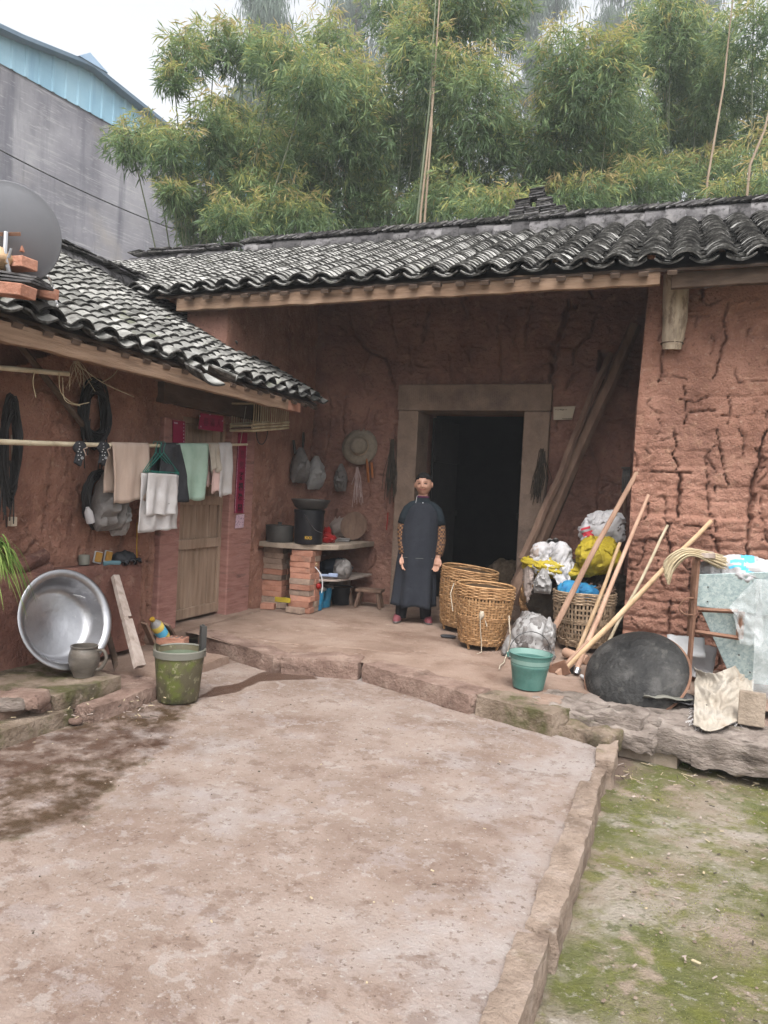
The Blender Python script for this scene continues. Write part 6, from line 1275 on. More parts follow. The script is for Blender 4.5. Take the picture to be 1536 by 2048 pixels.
def printon(o,lines,matn):
    # flat print: the faces of the bag that lie under the given strokes take the ink
    o.data.materials.append(MT[matn])
    for p in o.data.polygons:
        q=p.center-CAM; w_=q.dot(_f); x=768+FPX*q.dot(CR)/w_; y=1024-FPX*q.dot(CU)/w_
        if p.normal.dot(q)>0 and False: continue
        for pts,r in lines:
            for a,c in zip(pts[:-1],pts[1:]):
                dx,dy=c[0]-a[0],c[1]-a[1]; t=max(0,min(1,((x-a[0])*dx+(y-a[1])*dy)/(dx*dx+dy*dy))); 
                if math.hypot(x-a[0]-t*dx,y-a[1]-t*dy)<r: p.material_index=1
# ================================================================ bags and sacks behind the tools
hp=MB(); c=Vector((-.55,7.25,.13))
for k in range(120):
    a=c+Vector((random.uniform(-.5,.3),random.uniform(-.3,.3),random.uniform(0,.62))); hp.tube([a,a+Vector((random.uniform(-.25,.25),random.uniform(-.15,.15),random.uniform(-.08,.1)))],random.uniform(.006,.016),5)
hp.lump(c+Vector((-.12,.05,.28)),(.46,.3,.40),61,.25,2.,20,flatb=.13); solo('scrap_heap',hp,'dry_herb','dark heap of sticks and scrap under the yellow sacks','heap')
def sack(name,lab,px,py,Y,r,seed,mt,M=None,amp=.3,sc=2.2,cat='sack',n=30): b=MB(); b.lump(pY(px,py,Y),r,seed,amp,sc,n,M=M); return solo(name,b,mt,lab,cat,smooth=False)
def sheet_sim(name,lab,mt,o,w_,h_,cols,floor,seed,cat='bag',n=44,comp=.82,steps=70,rz=0.,sub=1):
    b=simcloth(o,(math.cos(rz),math.sin(rz),0),(-math.sin(rz),math.cos(rz),0),w_,h_,n,cols,floor,steps,comp,seed,.09); return solo(name,b,mt,lab,cat,smooth=2,solid=.003)
hC=(Vector((-.67,7.3,.41)),(.47,.31,.42))
y1=pY(1108,1136,6.90); yR=(.27,.16,.085)
b=MB(); b.lump(y1,yR,71,.30,2.2,34,M=Matrix.Rotation(.12,3,'Y')); solo('yellow_sack',b,'sack_yellow','bright yellow plastic sack lying on the scrap heap under white bags','sack',smooth=True)
y2=pY(1196,1112,6.84); b=MB(); b.lump(y2,(.17,.14,.15),72,.28,1.8,30,M=Matrix.Rotation(-.35,3,'Y')); ys=solo('yellow_sack',b,'sack_yellow','yellow sack slumped against the earth pier with a loose flap','sack',smooth=True)
b=simcloth(y2+Vector((0,-.02,.26)),(1,0,0),(0,1,0),.5,.42,40,[(y2,(.175,.145,.155)),hC],.3,60,.6,21,.08); b.build('flap','sack_yellow',ys,smooth=2,solid=.003)
w1=pY(1207,1060,7.05); b=MB(); b.lump(w1,(.19,.11,.15),73,.28,1.7,30,M=Matrix.Rotation(-.4,3,'Y')); ws=solo('woven_sack',b,'bag_white','white woven sack with red print standing behind the yellow one','sack',smooth=True)
b=simcloth(w1+Vector((.02,-.02,.24)),(.9,0,.3),(0,1,0),.46,.36,36,[(w1,(.195,.115,.155)),(y2,(.175,.145,.155))],.5,50,.6,23,.08); b.build('loose_top','bag_white',ws,smooth=2,solid=.003)
printon(ws,[([(1163,1060),(1178,1056)],2.4),([(1167,1069),(1182,1064)],2.6),([(1170,1078),(1186,1072)],3.)],'print_red')
st_=pY(1100,1105,6.88); cc=[(y1,yR),(st_+Vector((-.08,0,.0)),(.09,.09,.075)),(st_+Vector((.10,-.02,.02)),(.08,.08,.07)),(st_+Vector((.02,.04,.05)),(.07,.07,.06)),hC]
sheet_sim('white_bags','crumpled white plastic bags spread over the yellow sack','bag_white',st_+Vector((.03,-.06,.18)),.58,.44,cc,.35,31,'bags',54,.55,46)
sheet_sim('pinkish_bag','limp pinkish plastic bag draped at the left end of the bag heap','bag_pinkish',st_+Vector((-.13,-.06,.22)),.34,.34,cc,.3,32,'bag',36,.5,55)
sheet_sim('grey_plastic_bag','grey translucent bag bunched behind the white bags','bag_dim',st_+Vector((-.05,.08,.22)),.46,.34,cc,.4,33,'bag',40,.5,50)
k1=pY(1087,1163,6.76); b=MB(); b.hangbag(k1+Vector((0,0,.12)),(0,-1,0),.16,.22,.09,77); solo('knotted_bag',b,'bag_clear','small knotted clear bag hanging below the yellow sack','bag',smooth=True)
q=pz(1060,1318,ZP)+Vector((0,.1,0)); cc=[(q+Vector((.0,0,.17)),(.16,.13,.17)),(q+Vector((-.14,.0,.07)),(.09,.10,.08))]
lump=MB(); lump.lump(q+Vector((0,0,.17)),(.15,.12,.16),81,.3,2.2,24,flatb=ZP+.01); lb_=solo('plastic_bag',lump,'bag_dim','large crumpled clear plastic bag standing between the golden basket and the teal bucket','bag',smooth=True)
b=simcloth(q+Vector((-.02,-.02,.42)),(.95,.3,0),(-.3,.95,0),.78,.66,58,cc,ZP+.012,80,.55,41,.10); b.build('film','bag_clear',lb_,smooth=2,solid=.002)
b=MB(); b.hangbag(q+Vector((.14,-.10,.36)),(0,-1,0),.09,.22,.05,83); b.build('bag_handle','bag_clear',lb_,smooth=True)
b=MB(); b.tube(noisy(curve([pz(1000,1340,ZP+.01),pz(1010,1310,ZP+.02),pY(1016,1270,6.0),pY(1020,1235,6.1)],4),.03,4),.0045,6); solo('trailing_rope',b,'twine','loose pale cord trailing between basket and plastic bag','cord')
# ================================================================ teal bucket and tools
p=pz(1056,1374,ZP)+Vector((0,.0,0)); tb=thing('teal_bucket','teal painted metal bucket with a wire handle at the porch edge','bucket',p); h_=.235; M=Matrix.Rotation(.03,3,'Y')
b=MB(); b.lathe([(0,.004),(.102,.004),(.104,.0),(.106,.012),(.128,h_*.62),(.1305,h_*.64),(.1305,h_*.67),(.130,h_*.69),(.1325,h_*.71),(.1325,h_*.74),(.132,h_*.76),(.146,h_-.004),(.151,h_-.002),(.152,h_+.004),(.147,h_+.006)],44,p,M); b.build('body','teal_paint',tb,smooth=True)
b=MB(); b.lathe([(.1465,h_+.004),(.143,h_-.008),(.102,.015),(0,.014)],44,p,M); b.build('inside','teal_inside',tb,smooth=True)
hx=Vector((.93,.35,0)).normalized(); b=MB(); b.tube([p+hx*(.147*math.cos(t))+Vector((-.0,.03*math.sin(t),h_-.012+.155*math.sin(t))) for t in np.linspace(0,math.pi,20)],.0032,5); b.build('wire_handle','dark_metal',tb)
for s_ in (-1,1):
    b=MB(); b.tube([p+hx*(s_*.146)+Vector((0,0,h_-.03)),p+hx*(s_*.152)+Vector((0,0,h_))],.010,6); b.build('ear','teal_paint',tb)
def handle(name,lab,x0,y0,z0,x1,y1,Y1,r0,r1,mt,flat=1.,seed=0,n=9):
    a=pz(x0,y0,z0);c=pY(x1,y1,Y1); t_=thing(name,lab,'tool',a,'long-handled tools leaning on the pier'); b=MB(); K=10
    pts=[a.lerp(c,k/K)+Vector((fv(a.lerp(c,k/K),1.6,2,seed),fv(a.lerp(c,k/K),1.6,2,seed+4),0))*.018 for k in range(K+1)]
    b.tube(pts,[r0+(r1-r0)*k/K for k in range(K+1)],n,flat=flat); b.build('shaft',mt,t_,smooth=True); return t_,a,(c-a).normalized()
handle('wooden_carrying_pole','flat reddish carrying pole leaning behind the teal bucket',1078,1305,ZP,1279,938,6.62,.028,.019,'handle_wood',.75,1,8)
tm,a,d_=handle('wooden_mallet','wooden mallet with a thick cylindrical head resting beside the old basket',1151,1312,ZP+.04,1243,1085,6.5,.018,.014,'pale_wood',1,2)
b=MB(); hd=Vector((.86,-.45,-.12)).normalized(); b.tube([a-hd*.11,a-hd*.10,a+hd*.10,a+hd*.11],[.034,.039,.039,.034],14); b.build('head','handle_wood',tm,smooth=True)
th,a,d_=handle('garden_hoe','straight hoe handle leaning between the mallet and the long broom pole',1153,1345,ZP+.02,1296,990,6.52,.022,.014,'handle_wood',1,3)
b=MB(); b.tube([a-d_*.01,a+d_*.035],.026,10); b.build('socket','aluminium',th,smooth=True); b=MB(); b.box(a+Vector((-.09,.03,-.0)),(.20,.014,.10),RZ(.35)@Matrix.Rotation(.45,3,'X')); b.build('blade','dark_metal',th,bevel=.004)
td,a,d_=handle('long_hoe','long hoe with a broad flat handle crossing in front of the other tools',1126,1340,ZP+.03,1424,1042,6.52,.024,.018,'pale_wood',.8,5)
b=MB(); b.box(a+d_*.12,(.062,.026,.36),frame_z(d_,(0,0,1))); b.build('socket_board','handle_wood',td,bevel=.006); b=MB(); M=Matrix.Rotation(-.5,3,'Y')@RZ(-.3); b.box(a+Vector((-.03,-.01,.0)),(.16,.012,.11),M); b.build('blade','rust',td,bevel=.004)
handle('bamboo_cane','thin bamboo cane leaning on the pier behind the long hoe',1197,1325,ZP,1334,1050,6.46,.014,.011,'dead_bamboo',1,7)
b=MB(); b.tube([pz(1163,1352,ZP+.02),pz(1183,1365,ZP+.03)],[.014,.017],10); solo('white_pipe',b,'paper_white','short white plastic pipe lying at the wok edge','pipe',smooth=True)
hr=thing('iron_rake','dark iron fork rake leaning in the gap by the pier','rake',pY(1252,960,7.0)); b=MB()
for k in range(5): q=pY(1244+k*3.2,985,6.95); b.tube(curve([q,q+Vector((0,-.03,.14)),q+Vector((0,.03,.2)),q+Vector((0,.1,.2))],4),.007,5)
b.tube([pY(1243,936,6.98),pY(1260,936,6.98)],.009,5); b.build('tines','dark_metal',hr); b=MB(); b.tube([pY(1252,936,7.0),pz(1238,1275,ZP)+Vector((0,.3,0))],.016,7); b.build('shaft','timber',hr,smooth=True)
# ================================================================ wok
ax=Vector((-.24,-.66,.71)).normalized(); M=frame_z(ax,(.95,.2,.25)); wc=pd(1272,1348,5.13); b=MB(); Rw=.345; hw=.165; n=12; pr=[]
for k in range(n+1):
    t=k/n; pr.append((Rw*math.sin(t*math.pi/2),hw*(math.cos(t*math.pi/2))))
pr[0]=(0.001,hw); pr+= [(Rw+.012,-.006),(Rw+.010,-.012),(Rw-.008,-.006)]+[((Rw-.008)*math.sin(t*math.pi/2),(hw-.012)*math.cos(t*math.pi/2)) for t in np.linspace(1,0,8)]
wk=thing('iron_wok','big sooty cast iron wok turned over at the porch edge','wok',wc); b.lathe(pr,56,wc,M,fn=lambda p,a,j:p*(1+.006*math.sin(3*a))); b.build('pan','cast_iron',wk,smooth=2)
b=MB(); b.tube([wc+M@Vector(((Rw+.006)*math.cos(t),(Rw+.006)*math.sin(t),-.006)) for t in np.linspace(0,6.2832,60)],.009,6,cap=False); b.build('rim','rust',wk,smooth=True)
# ================================================================ galvanised hopper with its frame
YHp=5.75; H=lambda x,y,o=0:pY(x,y,YHp)+Vector((0,o,0))
hp=thing('feed_hopper','galvanised sheet metal hopper on a rusty frame, part wrapped in plastic film','hopper',pz(1390,1360,ZP))
def slabq(P_,t,name,mt,par,bev=0):
    Q=[p+Vector((0,t,0)) for p in P_]; b=MB(); b.add(P_+Q,[(0,1,2,3),(7,6,5,4),(0,4,5,1),(1,5,6,2),(2,6,7,3),(3,7,4,0)]); return b.build(name,mt,par,bevel=bev)
slabq([H(1392,1212),H(1590,1240),H(1590,1142),H(1394,1149)],.42,'upper_box','galvanised',hp,.004)
slabq([H(1466,1366,.05),H(1560,1376,.05),H(1590,1232,.02),H(1398,1212,.02)],.36,'chute','galvanised',hp,.004)
for x,mm in ((1392,'rust'),): 
    b=MB(); a=H(1396,1112,-.02);c=pz(1385,1352,ZP)+Vector((0,-.5,0)); c=Vector((a.x-.02,YHp-.03,ZP)); b.tube([a,c],.018,4); b.build('leg',mm,hp)
    b=MB(); b.tube([a+Vector((0,.46,0)),c+Vector((0,.46,0))],.018,4); b.build('leg',mm,hp)
b=MB(); b.tube([H(1390,1262,-.03),H(1480,1275,-.03)],.016,4); b.build('cross_bar','rust',hp); b=MB(); b.tube([H(1478,1276,-.03),H(1482,1222,-.03)],.024,4); b.build('cross_bar','rust',hp); b=MB(); b.tube([H(1396,1218,-.03),H(1475,1222,-.03)],.016,4); b.build('cross_bar','rust',hp)
b=MB(); b.tube(curve([H(1394,1196,-.03),H(1372,1196,-.04),H(1358,1213,-.04),H(1370,1227,-.04),H(1392,1228,-.03)],6),.0055,6); b.build('handle_loop','rust',hp,smooth=True)
for x,y in ((1416,1174),(1415,1203),(1540,1172),(1478,1310),(1500,1345)): b=MB(); b.tube([H(x,y,-.004),H(x,y,.012)],.006,6); b.build('rivet','dark_metal',hp)
b=MB(); b.box((H(1396,1112).x+.03,YHp+.1,H(1396,1112).z+.01),(.16,.3,.03)); b.build('top_board','old_plank',hp)
def film(P_,nx,ny,amp,seed,lab,name='plastic_film'):
    b=MB(); A_,B_,C2,D2=P_
    b.grid(lambda u,v:(A_.lerp(B_,u)).lerp(D2.lerp(C2,u),v)+Vector((0,1,0))*(-amp*(.5+float(fbm(u*4+seed,v*4,seed,3)))*(0.2+v*.8))+Vector((1,0,0))*amp*.4*float(pn(v*6,seed)),nx,ny)
    return solo(name,b,'film',lab,'plastic sheet',smooth=2)
film([H(1510,1158,-.02),H(1522,1158,-.02),H(1525,1282,-.05),H(1455,1212,-.05)],16,20,.03,2,'flap of milky plastic film folded over the hopper front')
film([H(1512,1158,-.012),H(1600,1160,-.012),H(1610,1400,-.12),H(1500,1385,-.10)],18,30,.05,5,'long milky plastic film hanging down over the right half of the hopper')
film([H(1462,1210,-.03),H(1525,1240,-.03),H(1520,1290,-.06),H(1478,1285,-.05)],14,14,.03,8,'torn corner of plastic film hanging at the hopper chute')
q=H(1475,1142,.15); b=simcloth(q+Vector((.03,-.02,.26)),(1,0,0),(0,1,0),.78,.56,56,[(q+Vector((.05,0,.0)),(.24,.14,.085)),(q+Vector((-.12,.02,-.01)),(.12,.1,.05))],q.z-.05,60,.62,71,.08); wb=solo('feed_bag',b,'bag_white','white plastic bag with a blue print lying on top of the hopper','bag',smooth=2,solid=.004)
printon(wb,[([(1488,1112),(1500,1110),(1503,1118)],5.5),([(1466,1123),(1480,1122),(1505,1123)],3.6),([(1460,1135),(1474,1134),(1486,1129)],2.6),([(1482,1133),(1494,1141),(1508,1147)],3.2)],'print_blue')
sb2=thing('straw_bundle','bent bundle of dry palm straw resting on the hopper board','straw',H(1400,1110))
for k in range(120):
    o=random.uniform(-.06,.06); s_=random.gauss(0,6.5); L_=random.uniform(.7,1.0)
    P_=[H(1332+s_*.4,1158+s_-random.uniform(0,25),-.06+o),H(1342+s_*.5,1122+s_*.6,-.06+o),H(1368+s_*.3,1104+s_*.5,-.04+o),H(1396,1106+s_*.45,0+o),H(1396+60*L_,1118+s_*.9+8*L_,.06+o)]
    b=MB(); b.tube(curve(P_,3),.0045,4); b.build('straw','straw',sb2)
# scraps, frayed cloth, block, sheets under the hopper
b=MB(); cz=lambda u,v,f,o:1-2.5*abs(float(pn(u*f+o+.4*float(pn(u*2,v*2)),v*f*.8,o)))
def clothf(u,v):
    a=pz(1386+u*118+14*float(pn(v*3,2.)),1338+v*112+12*math.sin(u*5),ZP+.20*(1-v)**1.5*(1-abs(u-.5)*.9)+.016)
    return a+Vector((.1,-1,.8))*(.030*cz(u,v,3.2,1.)+.016*cz(u,v,7.,4.)+.007*cz(u,v,15.,7.))*(.35+.65*math.sin(math.pi*min(1,v*.9+.1)))
b.grid(clothf,54,48); fcl=solo('frayed_cloth',b,'cloth_cream','stained cream cloth with frayed edges crumpled in front of the hopper','cloth',smooth=2,solid=.006)
b=MB()
for k in range(110):
    t=random.random(); a=pz(1388+t*90,1446+6*math.sin(t*6)+random.uniform(-4,4),ZP+.01) if k%3 else pz(1386+random.uniform(-4,4),1400+t*44,ZP+.02); b.tube([a,a+Vector((random.uniform(-.045,.02),random.uniform(-.05,.0),random.uniform(-.03,.0)))],.0018,3)
o=b.build('loose_threads','cloth_white',fcl); o['kind']='stuff'
b=MB(); b.box(pz(1504,1452,ZP+.01)+Vector((0,.06,.09)),(.145,.085,.20),RZ(-.12)@Matrix.Rotation(-.14,3,'X')); solo('pale_block',b,'slab','pale concrete brick standing on end by the stained cloth','block',bevel=.006)
for k,(x,y,sx,sy,rz,ti,mt,lab) in enumerate([(1372,1292,.26,.16,.1,-.9,'paper_white','white plastic board standing behind the wok'),(1384,1352,.30,.30,-.2,-.75,'bag_white','crumpled white sheet propped beside the wok edge'),(1330,1402,.3,.2,.2,.1,'grey_plastic','grey slate sheet under the white sheet'),(1385,1410,.22,.16,-.3,-.1,'ridge_tile','broken grey roof tile beside the stained cloth')]):
    p=pz(x,y,ZP+.02) if k!=0 else pY(x,y,5.98); b=MB(); M=RZ(rz)@Matrix.Rotation(-ti,3,'X')
    b.grid(lambda u,v:p+M@Vector(((u-.5)*sx,(v-.5)*sy,.02*float(fbm(u*3+k*5,v*3,k*2.2,3))))+Vector((0,0,[.0,.12,.03,.03][k])),12,8); solo('scrap_sheet',b,mt,lab,'sheet',smooth=2,solid=.008)
# grass tuft at the foot of the ledge
def tuft(lab,px,py,n,L0,seed,spread):
    p=pz(px,py,-.115); t_=thing('grass_tuft',lab,'grass',p); rg=np.random.default_rng(seed); V=[];Fq=[];T=[]
    for k in range(n):
        a=np.array([rg.normal()*.6,rg.normal()*.6-.15,1.]); a/=np.linalg.norm(a); L_=rg.uniform(.5,1)*L0; p0=np.array(p)+np.array([rg.normal()*spread,rg.normal()*spread*.5,0]); sd=np.cross(a,rg.normal(size=3)); sd/=np.linalg.norm(sd); b0=len(V); tt=rg.random()*.8
        for j in range(5):
            t=j/4; q=p0+a*L_*t+np.array([a[0],a[1],-.6])*L_*t*t*.6; ww=.0035*(1-t)**.6; V+=[q-sd*ww,q+sd*ww]; T+=[tt,tt]
        Fq+=[(b0+2*j,b0+2*j+1,b0+2*j+3,b0+2*j+2) for j in range(4)]
    fastmesh('blades',np.array(V),np.array(Fq),'grass_leaf',t_,attrs={'tint':T})
tuft('bright green grass tuft on the mossy ground below the long rock',1490,1535,170,.13,3,.07); tuft('thin scatter of short grass along the foot of the ledge rocks',1395,1522,90,.05,4,.12); tuft('small grass tuft at the corner beside the concrete block',1350,1520,40,.05,5,.05)
# litter: leaves and stalks on the floors (countless)
lt=MB(); rg=random.Random(3)
def bit(p,l,w_,a,mi): 
    M=RZ(a)@Matrix.Rotation(rg.uniform(-.3,.3),3,'X'); lt.box(p+Vector((0,0,.006)),(l,w_,.003),M,mi)
for k in range(120): bit(Vector((rg.uniform(-3.1,-.5),rg.uniform(1.6,5.0),.008)),rg.uniform(.004,.016),rg.uniform(.002,.006),rg.random()*6,rg.choice([0,1,2,2]))
for k in range(240): x=rg.uniform(-.1,2.0); bit(Vector((x,rg.uniform(1.6,4.5),-.112)),rg.uniform(.008,.03),rg.uniform(.003,.010),rg.random()*6,rg.choice([0,1,2,2]))
for k in range(80): bit(pz(rg.uniform(1240,1536),rg.uniform(1500,1575),-.11),rg.uniform(.015,.07),.003,rg.random()*6,rg.choice([0,1,2]))
for k in range(70): bit(pz(rg.uniform(0,330),rg.uniform(1395,1440),ZL1+.004 if k%2 else .006),rg.uniform(.01,.05),.005,rg.random()*6,rg.choice([0,1,2]))
o=lt.build('litter',['straw','dry_herb','old_plank'],None); tag(o,'scattered leaves and straw bits on the yard floor','litter',kind='stuff')

rg=np.random.default_rng(12); n=60000; X=rg.uniform(-.25,2.2,n); Y=rg.uniform(1.3,4.7,n)
den=fbm(X*1.5,Y*1.5,2.,4)+.35*fbm(X*6,Y*6,5.,2); keep=(den>.10)&(X>XK(Y)+.16); X=X[keep];Y=Y[keep]; n=len(X); Z0=-.125+.015*fbm(X*.8,Y*.8)+.006*fbm(X*4,Y*4)+.006*np.abs(fbm(X*9,Y*9))
P0=np.c_[X,Y,Z0-.002]; D=norm(np.c_[rg.normal(size=(n,2))*.7,np.full(n,.55)]); S2=norm(np.cross(D,rg.normal(size=(n,3)))); L2=rg.uniform(.004,.009,n)
o=fastmesh('moss',quadleaves(P0,D,S2,L2,L2*.6),np.arange(4*n).reshape(-1,4),'moss_leaf',None,smooth=False,attrs={'tint':np.repeat(np.clip(rg.normal(.45,.25,n),0,1),4)}); tag(o,'low green moss growing over the sunken ground','moss',kind='stuff')
pb=MB()
for k in range(700):
    x=rg.uniform(-.15,2.1);y=rg.uniform(1.4,4.6); r_=rg.uniform(.002,.008); pb.lathe([(.0,-r_*.4),(r_,0),(r_*.6,r_*.6),(0,r_*.7)],5,(x,y,-.116))
for k in range(420):
    x=rg.uniform(-3.1,-.5);y=rg.uniform(1.5,5.); r_=rg.uniform(.0015,.0045); pb.lathe([(.0,-r_*.4),(r_,0),(r_*.6,r_*.6),(0,r_*.7)],5,(x,y,.004))
o=pb.build('pebbles','kerb_stone',None); tag(o,'tiny grit and pebbles scattered over the yard and moss','pebbles',kind='stuff')
# ================================================================ satellite dish and bricks on the low roof
RN=Vector((SL,0,1)).normalized(); RO=Vector((XE,0,ZEL+.12))
def onroof(x,y): return pP(x,y,RO,RN)
rb=onroof(55,612); tb_=(rb-CAM).dot(_f); dc=pd(16,468,tb_+.30); dn=(ray(16,468).normalized()+Vector((.06,.06,.02))).normalized(); M=frame_z(dn,(0,0,1)); k_=(tb_+.30)/FPX; Rd=97*k_
sdh=thing('satellite_dish','grey satellite dish seen from behind, fixed among bricks on the low roof','satellite dish',onroof(20,590))
b=MB(); pr=[(Rd*t,-.055*(1-t*t)) for t in np.linspace(.001,1,10)]+[(Rd+.006,.0),(Rd+.006,.008),(Rd-.004,.008)]+[(Rd*t,-.050*(1-t*t)+.003) for t in np.linspace(.97,.001,8)]
b.lathe(pr,64,dc,M); b.build('reflector','dish_grey',sdh,smooth=2)
bk_=dc-dn*.08; b=MB(); e1=pd(6,472,tb_+.16)-pd(28,478,tb_+.16); b.box(bk_-dn*.012+pd(27,478,1)*0,(.16,.018,.022),rotm(CR,dn,CR.cross(dn))); b.build('bracket','rust',sdh,bevel=.002)
q0=bk_-dn*.03; b=MB(); b.tube([q0+Vector((0,0,.01)),q0-dn*.03-Vector((0,0,.12)),onroof(24,575)+Vector((0,0,.02))],.014,8); b.build('mast','aluminium',sdh,smooth=True)
b=MB(); b.tube([pd(23,497,tb_+.02),pd(17,516,tb_+.02)],.008,6); b.build('bolt','aluminium',sdh)
for k,(x,y,z,rz,gr,lab) in enumerate([(30,566,.14,-.45,False,'top orange brick of the pile below the satellite dish'),(28,573,.075,-.40,False,'middle brick of the pile below the satellite dish'),(20,600,.0,-.30,False,'long brick at the bottom of the pile below the satellite dish'),(88,604,.0,-.7,False,'broken brick lying beside the pile below the satellite dish')]):
    p=onroof(x,y)+Vector((0,0,.05+z)); o=brick(p,0,None,gr,RZ(YAW+rz)@Matrix.Rotation(.12 if k>1 else .04,3,'Y'),sc=(1,1,1.05) if k!=3 else (.55,1,1)); tag(o,lab,'brick')
for k in range(3):
    p=onroof(40,590)+Vector((.0,0,.062+k*.016)); b=MB(); b.box(p,(.3-.02*k,.17,.011),RZ(YAW-.3+.15*k)@Matrix.Rotation(.12,3,'Y')); solo('flat_tile',b,'ridge_tile',['lowest flat grey tile wedged under the roof bricks','middle flat grey tile wedged under the roof bricks','uppermost flat grey tile wedged under the roof bricks'][k],'tile')
b=MB(); b.tube(noisy([pd(97,552,tb_+.2),onroof(106,585)+Vector((0,0,.04)),onroof(118,622)+Vector((0,0,.03))],.01,1),.006,6); solo('aerial_wire',b,'paper_white','short white aerial wire running down the tiles from the dish','wire')
b=MB(); p=onroof(-5,560); b.lump(p+Vector((0,0,.12)),(.07,.07,.06),4,.2,2,12); solo('round_stone',b,'pale_wood','round tan stone on the brick pile behind the satellite dish','stone',smooth=True)
# ================================================================ the woman in the apron
mat('skin',[(.33,.175,.12),(.39,.215,.15),(.44,.25,.18)],9,bump=.06,bscale=60,rough=.55,spec=.35)
mat('fold',[(.27,.14,.095)],5,bump=0,rough=.7); mat('brow',[(.10,.06,.045)],5,bump=0,rough=.8); mat('lips',[(.22,.07,.055)],5,bump=0,rough=.5); mat('hair',[(.008,.0075,.0075),(.022,.02,.02)],40,bump=.3,bscale=120,rough=.75,spec=.1)
mat('shirt_navy',[(.008,.013,.018),(.013,.02,.026)],6,bump=.3,bscale=30,rough=.9); mat('apron_navy',[(.014,.016,.023),(.021,.024,.033),(.03,.034,.044)],4,bump=.35,bscale=90,rough=.9,spots=[((.05,.053,.065),5,.60,.72,.5)])
mat('trouser',[(.010,.010,.012),(.016,.016,.018)],5,bump=.2,rough=.9); mat('shoe_pink',[(.12,.03,.038),(.17,.05,.058)],6,bump=.1,rough=.7)
PM=bpy.data.materials.new('plaid'); PM.use_nodes=True; t=PM.node_tree; N=t.nodes
tc=N.new('ShaderNodeTexCoord'); ck=N.new('ShaderNodeTexChecker'); ck.inputs['Scale'].default_value=48; ck.inputs['Color1'].default_value=(.17,.085,.035,1); ck.inputs['Color2'].default_value=(.03,.014,.013,1)
t.links.new(tc.outputs['Object'],ck.inputs['Vector']); t.links.new(ck.outputs['Color'],N['Principled BSDF'].inputs['Base Color']); N['Principled BSDF'].inputs['Roughness'].default_value=.9; MT['plaid']=PM
wo_=pz(822,1243,ZP); fy=(CAM-wo_); fy.z=0; fy.normalize(); fx=Vector((-fy.y,fy.x,0))
if fx.dot(CR)<0: fx=-fx
S_=1.0
def Wp(x,y,z): return wo_+fx*(x*S_)+fy*(y*S_)+Vector((0,0,z*S_))
def limb(b,pts,n=14,fl=1.): # pts: (x,y,z,rx,ry)
    R=[]
    for (x,y,z,rx,ry) in pts: R.append([Wp(x+rx*math.cos(a),y+ry*math.sin(a),z) for a in np.linspace(0,6.2832,n+1)[:-1]])
    b.rings(R)
woman=thing('person','older person in navy apron and plaid sleeves standing smiling at the doorway','person',wo_)
body=MB()
limb(body,[(-.11,.0,.03,.04,.05),(-.10,.0,.12,.042,.045),(-.085,.0,.30,.055,.058),(-.07,.0,.44,.06,.062),(-.05,.0,.62,.08,.08),(-.03,0,.74,.09,.09)])
limb(body,[(.14,.0,.03,.04,.05),(.13,.0,.12,.042,.045),(.12,.0,.30,.055,.058),(.115,.0,.44,.06,.062),(.10,.0,.62,.08,.08),(.08,0,.74,.09,.09)])
limb(body,[(.03,0,.62,.15,.10),(.035,0,.74,.165,.115),(.045,0,.9,.15,.105),(.055,.0,1.05,.155,.11),(.06,0,1.13,.145,.10),(.06,0,1.19,.095,.07),(.06,.005,1.235,.055,.055),(.06,.012,1.30,.048,.05),(.06,.018,1.34,.05,.055)],20)
for s in (-1,1):
    X=lambda d:.06+s*(d-.014)
    body.tube([Wp(X(.11),0,1.155),Wp(X(.17),-.005,1.07),Wp(X(.2),-.005,.95),Wp(X(.213 if s>0 else .2),.02,.82),Wp(X(.198 if s>0 else .187),.06,.70),Wp(X(.19 if s>0 else .18),.075,.665)],[.045,.046,.044,.038,.029,.026],12)
    hb_=Wp(X(.185 if s>0 else .175),.08,.635); dn_=(Vector((0,0,-1))+fy*.18-fx*(.12*s)).normalized(); pd_=(fx*(-.35*s)+fy*.93).normalized(); sd_2=dn_.cross(pd_).normalized()
    body.tube([Wp(X(.19 if s>0 else .18),.075,.67),hb_,hb_+dn_*.045],[.026,.036,.034],10,flat=.6,up=sd_2)
    for k in range(4):
        r0=hb_+dn_*.045+sd_2*(-.027+.018*k); L_=[.062,.072,.068,.052][k if s>0 else 3-k]; body.tube([r0-dn_*.02,r0+dn_*L_*.45,r0+dn_*L_*.8+pd_*.018,r0+dn_*L_*.85+pd_*.036],[.0088,.0085,.008,.0068],8)
    tr_=hb_+sd_2*(.03 if (sd_2.dot(fy)>0) else -.03); to_=(sd_2 if sd_2.dot(fy)>0 else -sd_2)
    body.tube([tr_-dn_*.01,tr_+to_*.014+dn_*.025,tr_+to_*.012+dn_*.055+pd_*.012],[.0105,.0098,.008],8)
